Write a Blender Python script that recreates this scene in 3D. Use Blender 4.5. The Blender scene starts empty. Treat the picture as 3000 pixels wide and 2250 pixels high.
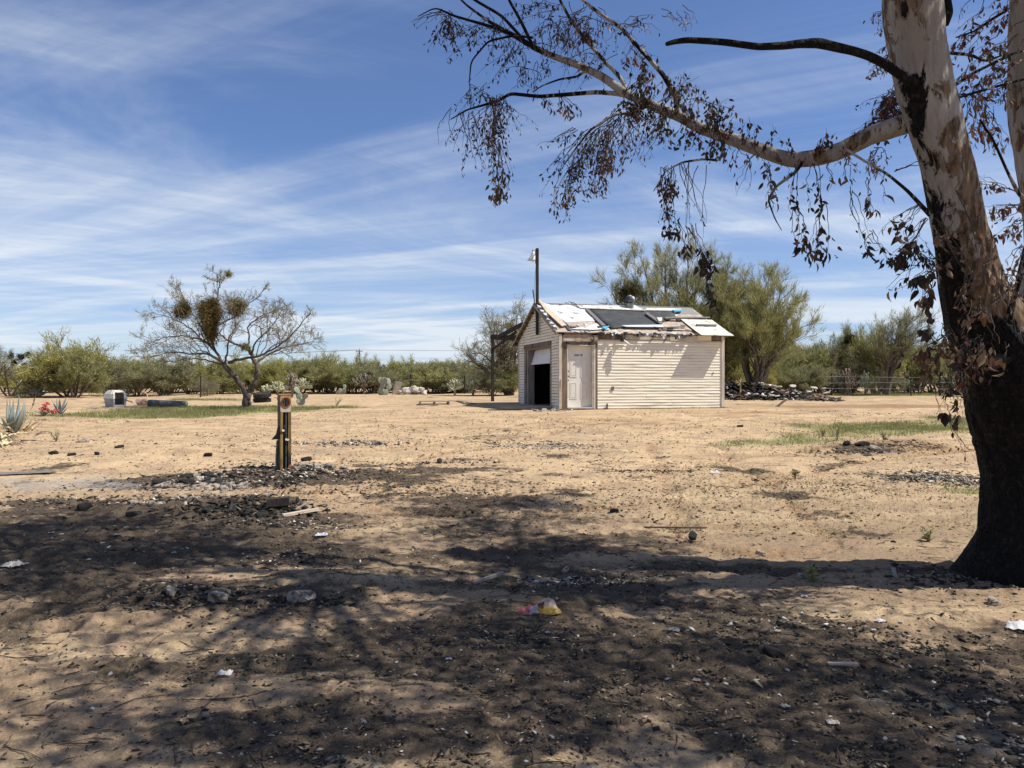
import bpy, math, random
import numpy as np
from mathutils import Vector, Matrix

S = bpy.context.scene
COL = S.collection
# ------------------------------------------------------------------ camera, sky, sun, exposure
F, CX, CY, EYE = 2254.0, 1500.0, 1125.0, 1.6      # the 3000 px photograph's focal length and principal point
cam_d = bpy.data.cameras.new('camera')
cam_d.sensor_width = 36.0
cam_d.lens = 36.0 * F / 3000.0
cam_d.clip_start = 0.05
cam_d.clip_end = 20000
cam = bpy.data.objects.new('camera', cam_d)
COL.objects.link(cam)
cam.location = (0, 0, EYE)
cam.rotation_euler = (math.radians(90), 0, 0)
S.camera = cam

SUN_L = 0.699                                     # horizontal run of a shadow per metre of height
SUN_U = (-0.989, 0.149)                            # the way shadows point
EL = math.atan(1 / SUN_L)
AZ = math.atan2(-SUN_U[0], -SUN_U[1])
sun_d = bpy.data.lights.new('sun', 'SUN')
sun_d.energy = 5.0
sun_d.angle = math.radians(0.55)
sun_d.color = (1.0, 0.94, 0.84)
sun = bpy.data.objects.new('sun', sun_d)
COL.objects.link(sun)
to_sun = Vector((-SUN_U[0] * math.cos(EL), -SUN_U[1] * math.cos(EL), math.sin(EL)))
sun.rotation_euler = to_sun.to_track_quat('Z', 'Y').to_euler()
sun.location = (20, -10, 40)

S.view_settings.view_transform = 'Standard'
S.view_settings.look = 'None'
S.view_settings.gamma = 1.0
S.view_settings.use_curve_mapping = False
S.view_settings.exposure = 0.40

W = bpy.data.worlds.new('World')
S.world = W
W.use_nodes = True


class NT:
    """short hand for building node trees"""
    def __init__(s, tree):
        s.t = tree
        s.t.nodes.clear()

    def n(s, typ, **kw):
        nd = s.t.nodes.new(typ)
        for k, v in kw.items():
            if k.startswith('i_'):
                key = k[2:]
                key = int(key) if key.isdigit() else key.replace('_', ' ')
                nd.inputs[key].default_value = v
            else:
                setattr(nd, k, v)
        return nd

    def l(s, a, b):
        s.t.links.new(a, b)

    def math(s, op, a, b=None, c=None, clamp=False):
        nd = s.t.nodes.new('ShaderNodeMath')
        nd.operation = op
        nd.use_clamp = clamp
        for i, v in enumerate((a, b, c)):
            if v is None:
                continue
            if isinstance(v, (int, float)):
                nd.inputs[i].default_value = v
            else:
                s.l(v, nd.inputs[i])
        return nd.outputs[0]

    def mix(s, fac, a, b, typ='MIX'):
        nd = s.t.nodes.new('ShaderNodeMix')
        nd.data_type = 'RGBA'
        nd.blend_type = typ
        for i, v in ((0, fac), (6, a), (7, b)):
            if isinstance(v, (int, float)):
                nd.inputs[i].default_value = v
            elif isinstance(v, tuple):
                nd.inputs[i].default_value = (v[0], v[1], v[2], 1)
            else:
                s.l(v, nd.inputs[i])
        return nd.outputs[2]

    def noise(s, vec, scale, detail=4, rough=0.55, dist=0.0, out=0):
        nd = s.t.nodes.new('ShaderNodeTexNoise')
        nd.inputs['Scale'].default_value = scale
        nd.inputs['Detail'].default_value = detail
        nd.inputs['Roughness'].default_value = rough
        nd.inputs['Distortion'].default_value = dist
        if vec is not None:
            s.l(vec, nd.inputs['Vector'])
        return nd.outputs[out]

    def ss(s, v, a, b, lo=0.0, hi=1.0):
        nd = s.t.nodes.new('ShaderNodeMapRange')
        nd.interpolation_type = 'SMOOTHSTEP'
        for i, q in ((1, a), (2, b), (3, lo), (4, hi)):
            nd.inputs[i].default_value = q
        s.l(v, nd.inputs[0])
        return nd.outputs[0]

    def mapping(s, vec, scale=(1, 1, 1), rot=(0, 0, 0), loc=(0, 0, 0)):
        nd = s.t.nodes.new('ShaderNodeMapping')
        nd.inputs['Scale'].default_value = scale
        nd.inputs['Rotation'].default_value = rot
        nd.inputs['Location'].default_value = loc
        s.l(vec, nd.inputs['Vector'])
        return nd.outputs[0]


def build_world():
    t = NT(W.node_tree)
    out = t.n('ShaderNodeOutputWorld')
    bg = t.n('ShaderNodeBackground')
    bg.inputs['Strength'].default_value = 0.1
    sky = t.n('ShaderNodeTexSky')
    sky.sky_type = 'NISHITA'
    sky.sun_disc = False
    sky.sun_elevation = EL
    sky.sun_rotation = AZ
    sky.altitude = 800
    sky.air_density = 1.0
    sky.dust_density = 0.5
    sky.ozone_density = 2.2
    tc = t.n('ShaderNodeTexCoord')
    d = tc.outputs['Generated']
    sep = t.n('ShaderNodeSeparateXYZ')
    t.l(d, sep.inputs[0])
    z = t.math('MAXIMUM', sep.outputs[2], 0.0)
    zz = t.math('ADD', z, 0.10)
    px = t.math('DIVIDE', sep.outputs[0], zz)
    py = t.math('DIVIDE', sep.outputs[1], zz)
    cmb = t.n('ShaderNodeCombineXYZ')
    t.l(px, cmb.inputs[0]); t.l(py, cmb.inputs[1])
    P = cmb.outputs[0]
    # high, thin, wind-drawn sheets of cirrus: each layer is turned to its own wind, then drawn out along it
    def layer(az, along, across, loc, detail, rough, dist):
        r = t.mapping(P, (1, 1, 1), (0, 0, -math.radians(90 - az)))
        return t.noise(t.mapping(r, (along, across, 1), (0, 0, 0), loc), 1.0, detail, rough, dist)
    n1 = layer(46, 0.42, 0.85, (3.4, 1.7, 0), 8, 0.60, 0.9)
    n2 = layer(112, 0.20, 1.15, (9.3, 4.2, 1), 7, 0.58, 0.8)
    n3 = layer(58, 0.9, 2.6, (1.3, 7.2, 2), 9, 0.68, 1.4)
    n4 = layer(97, 0.16, 0.75, (2.3, 8.8, 3), 7, 0.60, 0.6)
    a = t.ss(n1, 0.42, 0.74)
    b = t.ss(n2, 0.44, 0.70)
    c = t.ss(n3, 0.22, 0.86)
    e = t.ss(n4, 0.42, 0.62)
    streak = t.math('MULTIPLY', t.math('ADD', t.math('MULTIPLY', c, 0.65), 0.35), t.math('ADD', a, t.math('MULTIPLY', b, 0.75)))
    # seen at a low slant the sheet closes up into pale banks
    low = t.ss(z, 0.0, 0.40, 1.0, 0.0)
    bank = t.math('MULTIPLY', t.ss(z, 0.02, 0.30, 1.0, 0.0), t.math('ADD', t.math('MULTIPLY', e, 0.60), 0.24))
    amt = t.math('ADD', t.math('MULTIPLY', streak, t.math('ADD', t.math('MULTIPLY', low, 0.28), 0.52)), bank)
    amt = t.math('MINIMUM', t.math('MAXIMUM', t.math('ADD', amt, 0.05), 0.0), 0.93)
    deep = t.mix(1.0, sky.outputs[0], (0.52, 0.68, 0.94), 'MULTIPLY')
    skyc = t.mix(amt, deep, (6.0, 6.5, 7.1))
    t.l(skyc, bg.inputs['Color'])
    t.l(bg.outputs[0], out.inputs[0])


build_world()

# ------------------------------------------------------------------ numeric helpers
rng = np.random.default_rng(7)
random.seed(7)


def _hash(ix, iy, seed):
    h = (ix.astype(np.int64) * 374761393 + iy.astype(np.int64) * 668265263 + seed * 1274126177) & 0xFFFFFFFF
    h = ((h ^ (h >> 13)) * 1274126177) & 0xFFFFFFFF
    h = h ^ (h >> 16)
    return (h & 0xFFFF) / 65535.0


def vnoise(x, y, seed=0):
    ix = np.floor(x); iy = np.floor(y)
    fx = x - ix; fy = y - iy
    fx = fx * fx * fx * (fx * (fx * 6 - 15) + 10); fy = fy * fy * fy * (fy * (fy * 6 - 15) + 10)
    a = _hash(ix, iy, seed); b = _hash(ix + 1, iy, seed)
    c = _hash(ix, iy + 1, seed); d = _hash(ix + 1, iy + 1, seed)
    return (a * (1 - fx) + b * fx) * (1 - fy) + (c * (1 - fx) + d * fx) * fy


def fbm(x, y, scale, octv=4, seed=0, gain=0.5):
    s = np.zeros_like(x, dtype=float); amp = 1.0; tot = 0.0
    ca, sa = math.cos(0.6), math.sin(0.6)
    x = x * scale; y = y * scale
    for i in range(octv):
        s += amp * vnoise(x, y, seed + i * 17)
        tot += amp
        amp *= gain
        x, y = (x * ca - y * sa) * 2.03 + 3.7, (x * sa + y * ca) * 2.03 + 9.1
    return s / tot


def smooth01(v, a, b):
    t = np.clip((v - a) / (b - a), 0, 1)
    return t * t * (3 - 2 * t)


# ------------------------------------------------------------------ the lie of the land
_d = np.linspace(0, 400, 8001)
_g = np.interp(_d, [0, 7, 9, 13, 17, 21, 25, 30, 40, 55, 100, 200, 400],
               [0, 0, 0.03, 0.16, 0.37, 0.58, 0.755, 0.86, 0.98, 1.09, 1.28, 1.40, 1.45])
_k = np.exp(-0.5 * (np.arange(-40, 41) / 16.0) ** 2); _k /= _k.sum()
_g = np.convolve(np.pad(_g, 40, mode='edge'), _k, mode='valid')
MOUNDS = []


def g_low(x, y):
    x = np.asarray(x, float); y = np.asarray(y, float)
    z = np.interp(np.clip(y, 0, 400), _d, _g)
    for (mx, my, rx, ry, h) in MOUNDS:
        q = ((x - mx) / rx) ** 2 + ((y - my) / ry) ** 2
        z = z + h * np.exp(-q * 1.6)
    return z


def g_full(x, y):
    x = np.asarray(x, float); y = np.asarray(y, float)
    d = np.hypot(x, y)
    z = g_low(x, y)
    near = 1 - smooth01(d, 30, 70)
    flat = 1.0 - 0.85 * np.exp(-((np.clip(np.abs(x - 4.0) - 4.5, 0, 99)) ** 2 + (np.clip(np.abs(y - 28) - 3.5, 0, 99)) ** 2) / 1.5)
    z = z + (fbm(x, y, 0.35, 4, 3) - 0.5) * 0.16 * near * flat
    m = fbm(x, y, 0.22, 3, 40)
    trod_shade = smooth01(m, 0.34, 0.6)
    z = z + (fbm(x, y * 1.5, 2.6, 3, 11) - 0.5) * 0.085 * trod_shade * near * flat * (1 - 0.6 * smooth01(d, 9, 20))
    # footprints: rounded dips with a soft rim
    cell = 0.36
    gx, gy = x / cell, y / cell
    ix, iy = np.floor(gx), np.floor(gy)
    foot = np.zeros_like(z)
    fm = d < 16
    if fm.any():
        fx, fy, fxi, fyi = gx[fm], gy[fm], ix[fm], iy[fm]
        acc = np.zeros_like(fx)
        for ox in (-1, 0, 1):
            for oy in (-1, 0, 1):
                a, b = fxi + ox, fyi + oy
                jx = a + _hash(a, b, 5); jy = b + _hash(a, b, 6)
                on = _hash(a, b, 8) > 0.45
                r = 0.30 + 0.2 * _hash(a, b, 9)
                th = _hash(a, b, 10) * 6.28
                dx, dy = fx - jx, fy - jy
                u = (dx * np.cos(th) + dy * np.sin(th)); v = (-dx * np.sin(th) + dy * np.cos(th)) * 1.7
                q = np.sqrt(u * u + v * v) / r
                acc += on * (-(np.exp(-(q ** 2) * 1.2)) + 0.45 * np.exp(-((q - 1.35) ** 2) * 5))
        foot[fm] = acc
    z = z + foot * 0.046 * (0.35 + 0.65 * trod_shade) * (1 - smooth01(d, 9, 16)) * flat
    z = z + (fbm(x, y, 12.0, 3, 23) - 0.5) * 0.03 * (1 - smooth01(d, 8, 25)) * flat
    return z


def at(px, py):
    """where the sight line through a photograph pixel meets the ground"""
    d = np.geomspace(2.0, 390, 4000)
    x = (px - CX) / F * d
    ray = EYE - (py - CY) / F * d
    below = ray - g_low(x, d)
    i = np.argmax(below <= 0) if (below <= 0).any() else len(d) - 1
    if i > 0:
        t = below[i - 1] / (below[i - 1] - below[i] + 1e-12)
        dd = d[i - 1] + (d[i] - d[i - 1]) * t
    else:
        dd = d[i]
    X = (px - CX) / F * dd
    return Vector((X, dd, float(g_full(np.array([X]), np.array([dd]))[0])))


def gz(x, y):
    return float(g_full(np.array([x]), np.array([y]))[0])


def P3(px, py, d):
    return Vector(((px - CX) / F * d, d, EYE + (CY - py) / F * d))


for (mx_, my_, rx_, ry_, h_) in [(790, 1385, 1.7, 0.9, 0.10), (720, 1490, 1.3, 0.45, 0.12), (560, 1325, 2.4, 1.1, 0.14),
                                 (500, 1760, 0.7, 0.42, 0.10), (900, 1700, 1.0, 0.3, 0.07), (2620, 1305, 1.4, 0.8, 0.14), (2440, 1310, 0.8, 0.4, 0.08),
                                 (2750, 1820, 1.0, 0.35, 0.07), (2150, 1930, 1.1, 0.3, 0.05), (1080, 2060, 0.5, 0.3, 0.05), (620, 1150, 5, 1.6, 0.10)]:
    _p = at(mx_, my_)
    MOUNDS.append((_p.x, _p.y, rx_, ry_, h_))


# ------------------------------------------------------------------ objects
def tag(o, label=None, cat=None, group=None, kind=None):
    if label: o['label'] = label
    if cat: o['category'] = cat
    if group: o['group'] = group
    if kind: o['kind'] = kind
    return o


def empty(name, loc=(0, 0, 0), rz=0.0):
    o = bpy.data.objects.new(name, None)
    o.empty_display_size = 0.2
    COL.objects.link(o)
    o.location = loc
    o.rotation_euler = (0, 0, rz)
    return o


def mesh_np(name, V, faces, smooth=False):
    """V (n,3); faces: list of (m,k) int arrays"""
    me = bpy.data.meshes.new(name)
    V = np.asarray(V, np.float32)
    faces = [np.asarray(f, np.int32) for f in faces if len(f)]
    nl = sum(f.size for f in faces); nf = sum(len(f) for f in faces)
    me.vertices.add(len(V)); me.vertices.foreach_set('co', V.ravel())
    me.loops.add(nl); me.loops.foreach_set('vertex_index', np.concatenate([f.ravel() for f in faces]))
    me.polygons.add(nf)
    tot = np.concatenate([np.full(len(f), f.shape[1], np.int32) for f in faces])
    st = np.concatenate([[0], np.cumsum(tot)[:-1]]).astype(np.int32)
    me.polygons.foreach_set('loop_start', st)
    me.polygons.foreach_set('loop_total', tot)
    if smooth:
        me.polygons.foreach_set('use_smooth', np.ones(nf, bool))
    me.update(calc_edges=True)
    me.validate()
    return me


def fattr(me, name, arr):
    a = me.attributes.new(name, 'FLOAT', 'POINT')
    a.data.foreach_set('value', np.asarray(arr, np.float32))


def cattr(me, arr, name='col'):
    arr = np.asarray(arr, np.float32)
    if arr.shape[1] == 3:
        arr = np.concatenate([arr, np.ones((len(arr), 1), np.float32)], 1)
    a = me.attributes.new(name, 'FLOAT_COLOR', 'POINT')
    a.data.foreach_set('color', arr.ravel())


def link(name, me, mat=None, parent=None, loc=None):
    o = bpy.data.objects.new(name, me)
    COL.objects.link(o)
    if mat is not None and len(me.materials) == 0:
        me.materials.append(mat)
    if parent is not None:
        o.parent = parent
    if loc is not None:
        o.location = loc
    return o


def dup(root, loc, rz=0.0, scale=(1, 1, 1), **kw):
    r = root.copy(); COL.objects.link(r)
    r.location = loc; r.rotation_euler = (0, 0, rz); r.scale = scale
    tag(r, **kw)
    for ch in root.children:
        c = ch.copy(); COL.objects.link(c); c.parent = r
        for g in ch.children:
            q = g.copy(); COL.objects.link(q); q.parent = c
    return r


class MB:
    def __init__(s):
        s.v = []; s.f = []

    def box(s, x0, x1, y0, y1, z0, z1, M=None):
        b = len(s.v)
        for z in (z0, z1):
            for (x, y) in ((x0, y0), (x1, y0), (x1, y1), (x0, y1)):
                p = Vector((x, y, z))
                s.v.append(tuple(M @ p) if M is not None else (x, y, z))
        for q in ((0, 3, 2, 1), (4, 5, 6, 7), (0, 1, 5, 4), (1, 2, 6, 5), (2, 3, 7, 6), (3, 0, 4, 7)):
            s.f.append(tuple(b + i for i in q))
        return s

    def prism(s, poly, off):
        b = len(s.v); n = len(poly); off = Vector(off)
        for p in poly: s.v.append(tuple(Vector(p)))
        for p in poly: s.v.append(tuple(Vector(p) + off))
        s.f.append(tuple(b + i for i in range(n))[::-1])
        s.f.append(tuple(b + n + i for i in range(n)))
        for i in range(n):
            j = (i + 1) % n
            s.f.append((b + i, b + j, b + n + j, b + n + i))
        return s

    def bar(s, a, c, w, h=None):
        """a rectangular bar from a to c"""
        a, c = Vector(a), Vector(c)
        h = h or w
        t = (c - a).normalized()
        r = Vector((0, 0, 1)) if abs(t.z) < 0.9 else Vector((1, 0, 0))
        n1 = t.cross(r).normalized() * (w / 2); n2 = t.cross(n1).normalized() * (h / 2)
        b = len(s.v)
        for p in (a, c):
            for (i, j) in ((-1, -1), (1, -1), (1, 1), (-1, 1)):
                s.v.append(tuple(p + n1 * i + n2 * j))
        for q in ((0, 1, 2, 3), (7, 6, 5, 4), (0, 4, 5, 1), (1, 5, 6, 2), (2, 6, 7, 3), (3, 7, 4, 0)):
            s.f.append(tuple(b + i for i in q))
        return s

    def tube(s, pts, rad, k=10, cap=True):
        pts = [Vector(p) for p in pts]
        b = len(s.v); n = len(pts)
        ref = None
        for i, p in enumerate(pts):
            t = (pts[min(i + 1, n - 1)] - pts[max(i - 1, 0)]).normalized()
            if ref is None:
                ref = Vector((0, 0, 1)) if abs(t.z) < 0.9 else Vector((1, 0, 0))
                n1 = t.cross(ref).normalized()
            else:
                n1 = (n1 - t * n1.dot(t)).normalized()
            n2 = t.cross(n1)
            r = rad[i] if hasattr(rad, '__len__') else rad
            for j in range(k):
                a = 2 * math.pi * j / k
                s.v.append(tuple(p + (n1 * math.cos(a) + n2 * math.sin(a)) * r))
        for i in range(n - 1):
            for j in range(k):
                j2 = (j + 1) % k
                s.f.append((b + i * k + j, b + i * k + j2, b + (i + 1) * k + j2, b + (i + 1) * k + j))
        if cap:
            s.f.append(tuple(b + j for j in range(k))[::-1])
            s.f.append(tuple(b + (n - 1) * k + j for j in range(k)))
        return s

    def lathe(s, prof, k=20, M=None):
        """prof: (radius, z) pairs"""
        b = len(s.v); n = len(prof)
        for (r, z) in prof:
            for j in range(k):
                a = 2 * math.pi * j / k
                p = Vector((r * math.cos(a), r * math.sin(a), z))
                s.v.append(tuple(M @ p) if M is not None else tuple(p))
        for i in range(n - 1):
            for j in range(k):
                j2 = (j + 1) % k
                s.f.append((b + i * k + j, b + i * k + j2, b + (i + 1) * k + j2, b + (i + 1) * k + j))
        return s

    def mesh(s, name, smooth=False):
        me = bpy.data.meshes.new(name)
        me.from_pydata([tuple(v) for v in s.v], [], s.f)
        if smooth:
            me.polygons.foreach_set('use_smooth', np.ones(len(me.polygons), bool))
        me.update()
        return me

    def obj(s, name, mat, parent=None, smooth=False):
        return link(name, s.mesh(name, smooth), mat, parent)


def tubes_np(polys, k=4):
    """polys: list of (pts, radii). returns V, F"""
    groups = {}
    for p, r in polys:
        groups.setdefault(len(p), []).append((p, r))
    Vs, Fs, base = [], [], 0
    for n, lst in groups.items():
        Pm = np.array([[tuple(q) for q in p] for p, _ in lst], float)
        Rm = np.array([r for _, r in lst], float)
        m = len(lst)
        T = np.gradient(Pm, axis=1)
        T /= np.linalg.norm(T, axis=2, keepdims=True) + 1e-9
        mt = T.mean(axis=1)
        ref = np.where(np.abs(mt[:, 2:3]) > 0.8, np.array([[1.0, 0.2, 0]]), np.array([[0, 0, 1.0]]))
        N1 = np.cross(T, ref[:, None, :]); N1 /= np.linalg.norm(N1, axis=2, keepdims=True) + 1e-9
        N2 = np.cross(T, N1)
        ang = np.arange(k) * 2 * np.pi / k
        V = Pm[:, :, None, :] + Rm[:, :, None, None] * (np.cos(ang)[None, None, :, None] * N1[:, :, None, :] + np.sin(ang)[None, None, :, None] * N2[:, :, None, :])
        Vs.append(V.reshape(-1, 3))
        i0 = base + (np.arange(m)[:, None, None] * n + np.arange(n - 1)[None, :, None]) * k
        j = np.arange(k)[None, None, :]; j2 = (j + 1) % k
        q = np.stack([i0 + j, i0 + j2, i0 + k + j2, i0 + k + j], -1)
        Fs.append(q.reshape(-1, 4))
        base += m * n * k
    return np.concatenate(Vs), np.concatenate(Fs)


def unit(a):
    return a / (np.linalg.norm(a, axis=-1, keepdims=True) + 1e-9)


def leaves_np(C, D, N, Ln, Wd, curl=0.18):
    """leaf blades: base C, direction D, normal N, length, width; 8 vertices folded along the midrib"""
    D = unit(D); Sd = unit(np.cross(D, N)); Nn = np.cross(Sd, D)
    n = len(C)
    prof = [(0.0, 0.0, 0.0), (0.28, 0.8, 0.10), (0.28, -0.8, 0.10), (0.30, 0.0, -0.03), (0.62, 0.75, 0.02), (0.62, -0.75, 0.02), (0.62, 0.0, -0.12), (1.0, 0.0, -0.35)]
    V = np.zeros((n, 8, 3))
    for i, (a, b, c) in enumerate(prof):
        V[:, i] = C + D * (Ln * a)[:, None] + Sd * (Wd * 0.5 * b)[:, None] + Nn * (Ln * c * curl * 2)[:, None]
    b = np.arange(n)[:, None] * 8
    tri = np.concatenate([b + np.array([[0, 3, 1]]), b + np.array([[0, 2, 3]]), b + np.array([[4, 6, 7]]), b + np.array([[6, 5, 7]])])
    quad = np.concatenate([b + np.array([[1, 3, 6, 4]]), b + np.array([[3, 2, 5, 6]])])
    return V.reshape(-1, 3), [tri, quad]


def slivers_np(C, D, Ln, Wd, r):
    """thin pointed shoots, one triangle each"""
    n = len(C)
    D = unit(D)
    Sd = unit(np.cross(D, r.normal(size=(n, 3))))
    V = np.stack([C - Sd * (Wd / 2)[:, None], C + Sd * (Wd / 2)[:, None], C + D * Ln[:, None]], 1).reshape(-1, 3)
    return V, np.arange(n * 3).reshape(n, 3)


# ------------------------------------------------------------------ materials
def pm(name, c1, c2=None, scale=6.0, rough=0.85, bump=0.0, bscale=40.0, stretch=(1, 1, 1), c3=None, s3=2.0, t3=(0.55, 0.68), metal=0.0, spec=0.3, dist=0.0):
    m = bpy.data.materials.new(name)
    m.use_nodes = True
    t = NT(m.node_tree)
    out = t.n('ShaderNodeOutputMaterial')
    b = t.n('ShaderNodeBsdfPrincipled')
    b.inputs['Roughness'].default_value = rough
    b.inputs['Metallic'].default_value = metal
    b.inputs['Specular IOR Level'].default_value = spec
    tc = t.n('ShaderNodeTexCoord')
    v = t.mapping(tc.outputs['Object'], stretch)
    if c2 is None:
        c2 = tuple(q * 0.75 for q in c1)
    col = t.mix(t.ss(t.noise(v, scale, 6, 0.6, dist), 0.3, 0.7), c1, c2)
    if c3 is not None:
        col = t.mix(t.ss(t.noise(v, s3, 6, 0.65), t3[0], t3[1]), col, c3)
    t.l(col, b.inputs['Base Color'])
    if bump:
        bp = t.n('ShaderNodeBump')
        bp.inputs['Strength'].default_value = bump
        bp.inputs['Distance'].default_value = 0.02
        t.l(t.noise(v, bscale, 5, 0.6), bp.inputs['Height'])
        t.l(bp.outputs[0], b.inputs['Normal'])
    t.l(b.outputs[0], out.inputs[0])
    return m


def leaf_mat(name, transl=0.3, rough=0.6):
    """colour from each blade's own pigment attribute"""
    m = bpy.data.materials.new(name)
    m.use_nodes = True
    t = NT(m.node_tree)
    out = t.n('ShaderNodeOutputMaterial')
    at_ = t.n('ShaderNodeAttribute', attribute_name='col')
    tc = t.n('ShaderNodeTexCoord')
    c = t.mix(t.ss(t.noise(tc.outputs['Object'], 30.0, 3), 0.3, 0.7, 0.0, 0.5), at_.outputs[0], t.mix(1.0, at_.outputs[0], (0.6, 0.55, 0.5), 'MULTIPLY'))
    b = t.n('ShaderNodeBsdfPrincipled')
    b.inputs['Roughness'].default_value = rough
    b.inputs['Specular IOR Level'].default_value = 0.25
    t.l(c, b.inputs['Base Color'])
    tr = t.n('ShaderNodeBsdfTranslucent')
    t.l(c, tr.inputs['Color'])
    mx = t.n('ShaderNodeMixShader')
    mx.inputs[0].default_value = transl
    t.l(b.outputs[0], mx.inputs[1]); t.l(tr.outputs[0], mx.inputs[2])
    t.l(mx.outputs[0], out.inputs[0])
    return m


M = {}
M['leaf'] = leaf_mat('leaf_blade', 0.25)
M['shoot'] = leaf_mat('green_shoots', 0.35)
M['chip'] = leaf_mat('debris_chips', 0.0, 0.9)
M['siding'] = pm('cream_siding', (0.84, 0.785, 0.64), (0.78, 0.715, 0.57), 3.0, 0.75, 0.08, 30, (0.4, 1, 3), (0.42, 0.33, 0.24), 1.3, (0.54, 0.78))
M['trim'] = pm('dusty_trim', (0.64, 0.58, 0.49), (0.46, 0.40, 0.33), 5, 0.8, 0.1, 40, (1, 1, 0.3))
M['oldwood'] = pm('weathered_wood', (0.24, 0.18, 0.13), (0.13, 0.095, 0.07), 7, 0.9, 0.5, 30, (1, 1, 0.15), (0.04, 0.032, 0.027), 2.2, (0.5, 0.64))
M['burntwood'] = pm('charred_wood', (0.045, 0.036, 0.03), (0.018, 0.016, 0.015), 9, 0.9, 0.6, 30, (1, 1, 0.2), (0.14, 0.09, 0.055), 3, (0.6, 0.75))
M['greywood'] = pm('grey_wood', (0.33, 0.29, 0.25), (0.20, 0.17, 0.145), 8, 0.9, 0.4, 40, (1, 1, 0.15), (0.09, 0.07, 0.055), 3, (0.58, 0.72))
M['door'] = pm('white_door_paint', (0.72, 0.70, 0.64), (0.66, 0.63, 0.56), 2.0, 0.5, 0.03, 20, (1, 1, 0.5), (0.50, 0.45, 0.37), 2.5, (0.62, 0.9))
M['jamb'] = pm('door_jamb_paint', (0.62, 0.58, 0.50), (0.46, 0.41, 0.34), 5, 0.7, 0.1, 30)
M['osb'] = pm('bare_board', (0.46, 0.38, 0.30), (0.28, 0.22, 0.17), 7, 0.9, 0.3, 60, (1, 1, 1), (0.62, 0.56, 0.48), 4, (0.55, 0.62))
M['whitefelt'] = pm('white_membrane', (0.60, 0.63, 0.68), (0.46, 0.48, 0.52), 1.8, 0.7, 0.6, 4, (1, 1, 1), (0.16, 0.155, 0.15), 3.0, (0.56, 0.66))
M['whiteboard'] = pm('white_roof_board', (0.68, 0.66, 0.59), (0.52, 0.49, 0.42), 3, 0.7, 0.3, 20, (1, 1, 1), (0.26, 0.22, 0.17), 4, (0.55, 0.66))
M['blackfelt'] = pm('black_roofing_felt', (0.055, 0.058, 0.062), (0.035, 0.037, 0.04), 3, 0.8, 0.3, 6, (1, 1, 1), (0.10, 0.10, 0.105), 2.5, (0.5, 0.75))
M['shingle'] = pm('grey_shingle', (0.27, 0.265, 0.26), (0.19, 0.185, 0.18), 20, 0.95, 0.3, 90)
M['lath'] = pm('grey_lath', (0.20, 0.185, 0.17), (0.12, 0.11, 0.10), 14, 0.9, 0.3, 60)
M['tan'] = pm('tan_board', (0.56, 0.46, 0.36), (0.44, 0.34, 0.25), 8, 0.9, 0.2, 40)
M['bluetarp'] = pm('blue_tarp', (0.10, 0.42, 0.58), (0.07, 0.30, 0.45), 12, 0.6, 0.2, 40)
M['metal'] = pm('dull_galvanised_metal', (0.30, 0.33, 0.34), (0.20, 0.22, 0.23), 9, 0.5, 0.05, 50, metal=0.6, spec=0.5)
M['darkmetal'] = pm('dark_metal', (0.05, 0.05, 0.05), (0.03, 0.03, 0.03), 9, 0.5, metal=0.5)
M['lampwhite'] = pm('white_lamp_shell', (0.72, 0.71, 0.68), (0.55, 0.53, 0.50), 20, 0.45)
M['black'] = pm('black_print', (0.03, 0.03, 0.03), (0.02, 0.02, 0.02), 9, 0.7)
M['inside'] = pm('shade_dark_lining', (0.035, 0.03, 0.027), (0.02, 0.018, 0.016), 4, 0.95)  # near-black colour stands in for indoor shade and shade between siding boards
M['concrete'] = pm('sandy_concrete', (0.42, 0.33, 0.235), (0.34, 0.26, 0.18), 3, 0.95, 0.3, 50, (1, 1, 1), (0.22, 0.17, 0.125), 2, (0.55, 0.7))
M['stone'] = pm('broken_masonry', (0.42, 0.36, 0.29), (0.24, 0.20, 0.165), 3, 0.95, 0.5, 30, (1, 1, 1), (0.07, 0.06, 0.052), 2.2, (0.48, 0.62))
M['whitestone'] = pm('pale_block', (0.56, 0.53, 0.48), (0.40, 0.37, 0.33), 6, 0.95, 0.2, 50)
M['charlump'] = pm('charcoal_lump', (0.03, 0.027, 0.025), (0.016, 0.015, 0.014), 12, 0.9, 0.5, 60, (1, 1, 1), (0.10, 0.095, 0.09), 6, (0.6, 0.75))
M['rustpost'] = pm('scorched_rusty_metal', (0.24, 0.145, 0.045), (0.06, 0.035, 0.018), 6, 0.7, 0.2, 40, (1, 1, 0.35), (0.022, 0.018, 0.015), 3.0, (0.5, 0.62), metal=0.2)
M['rustplate'] = pm('bleached_meter_plate', (0.44, 0.37, 0.28), (0.52, 0.46, 0.38), 7, 0.6, 0.05, 40, (1, 1, 0.5), (0.34, 0.19, 0.06), 6, (0.44, 0.58), metal=0.1)
M['rustorange'] = pm('orange_rust', (0.34, 0.14, 0.06), (0.22, 0.09, 0.04), 12, 0.9, 0.2, 60)
M['tyre'] = pm('old_rubber', (0.022, 0.022, 0.023), (0.04, 0.038, 0.036), 8, 0.85, 0.2, 60)
M['crate_top'] = pm('cream_plastic', (0.70, 0.66, 0.57), (0.62, 0.57, 0.48), 5, 0.55)
M['crate_base'] = pm('grey_blue_plastic', (0.33, 0.37, 0.38), (0.26, 0.29, 0.30), 5, 0.55)
M['mesh_wire'] = pm('galvanised_wire', (0.22, 0.24, 0.26), (0.15, 0.165, 0.18), 9, 0.6, metal=0.4)
M['euc_twig'] = pm('dark_twig_bark', (0.085, 0.065, 0.055), (0.05, 0.04, 0.035), 12, 0.9)
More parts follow.
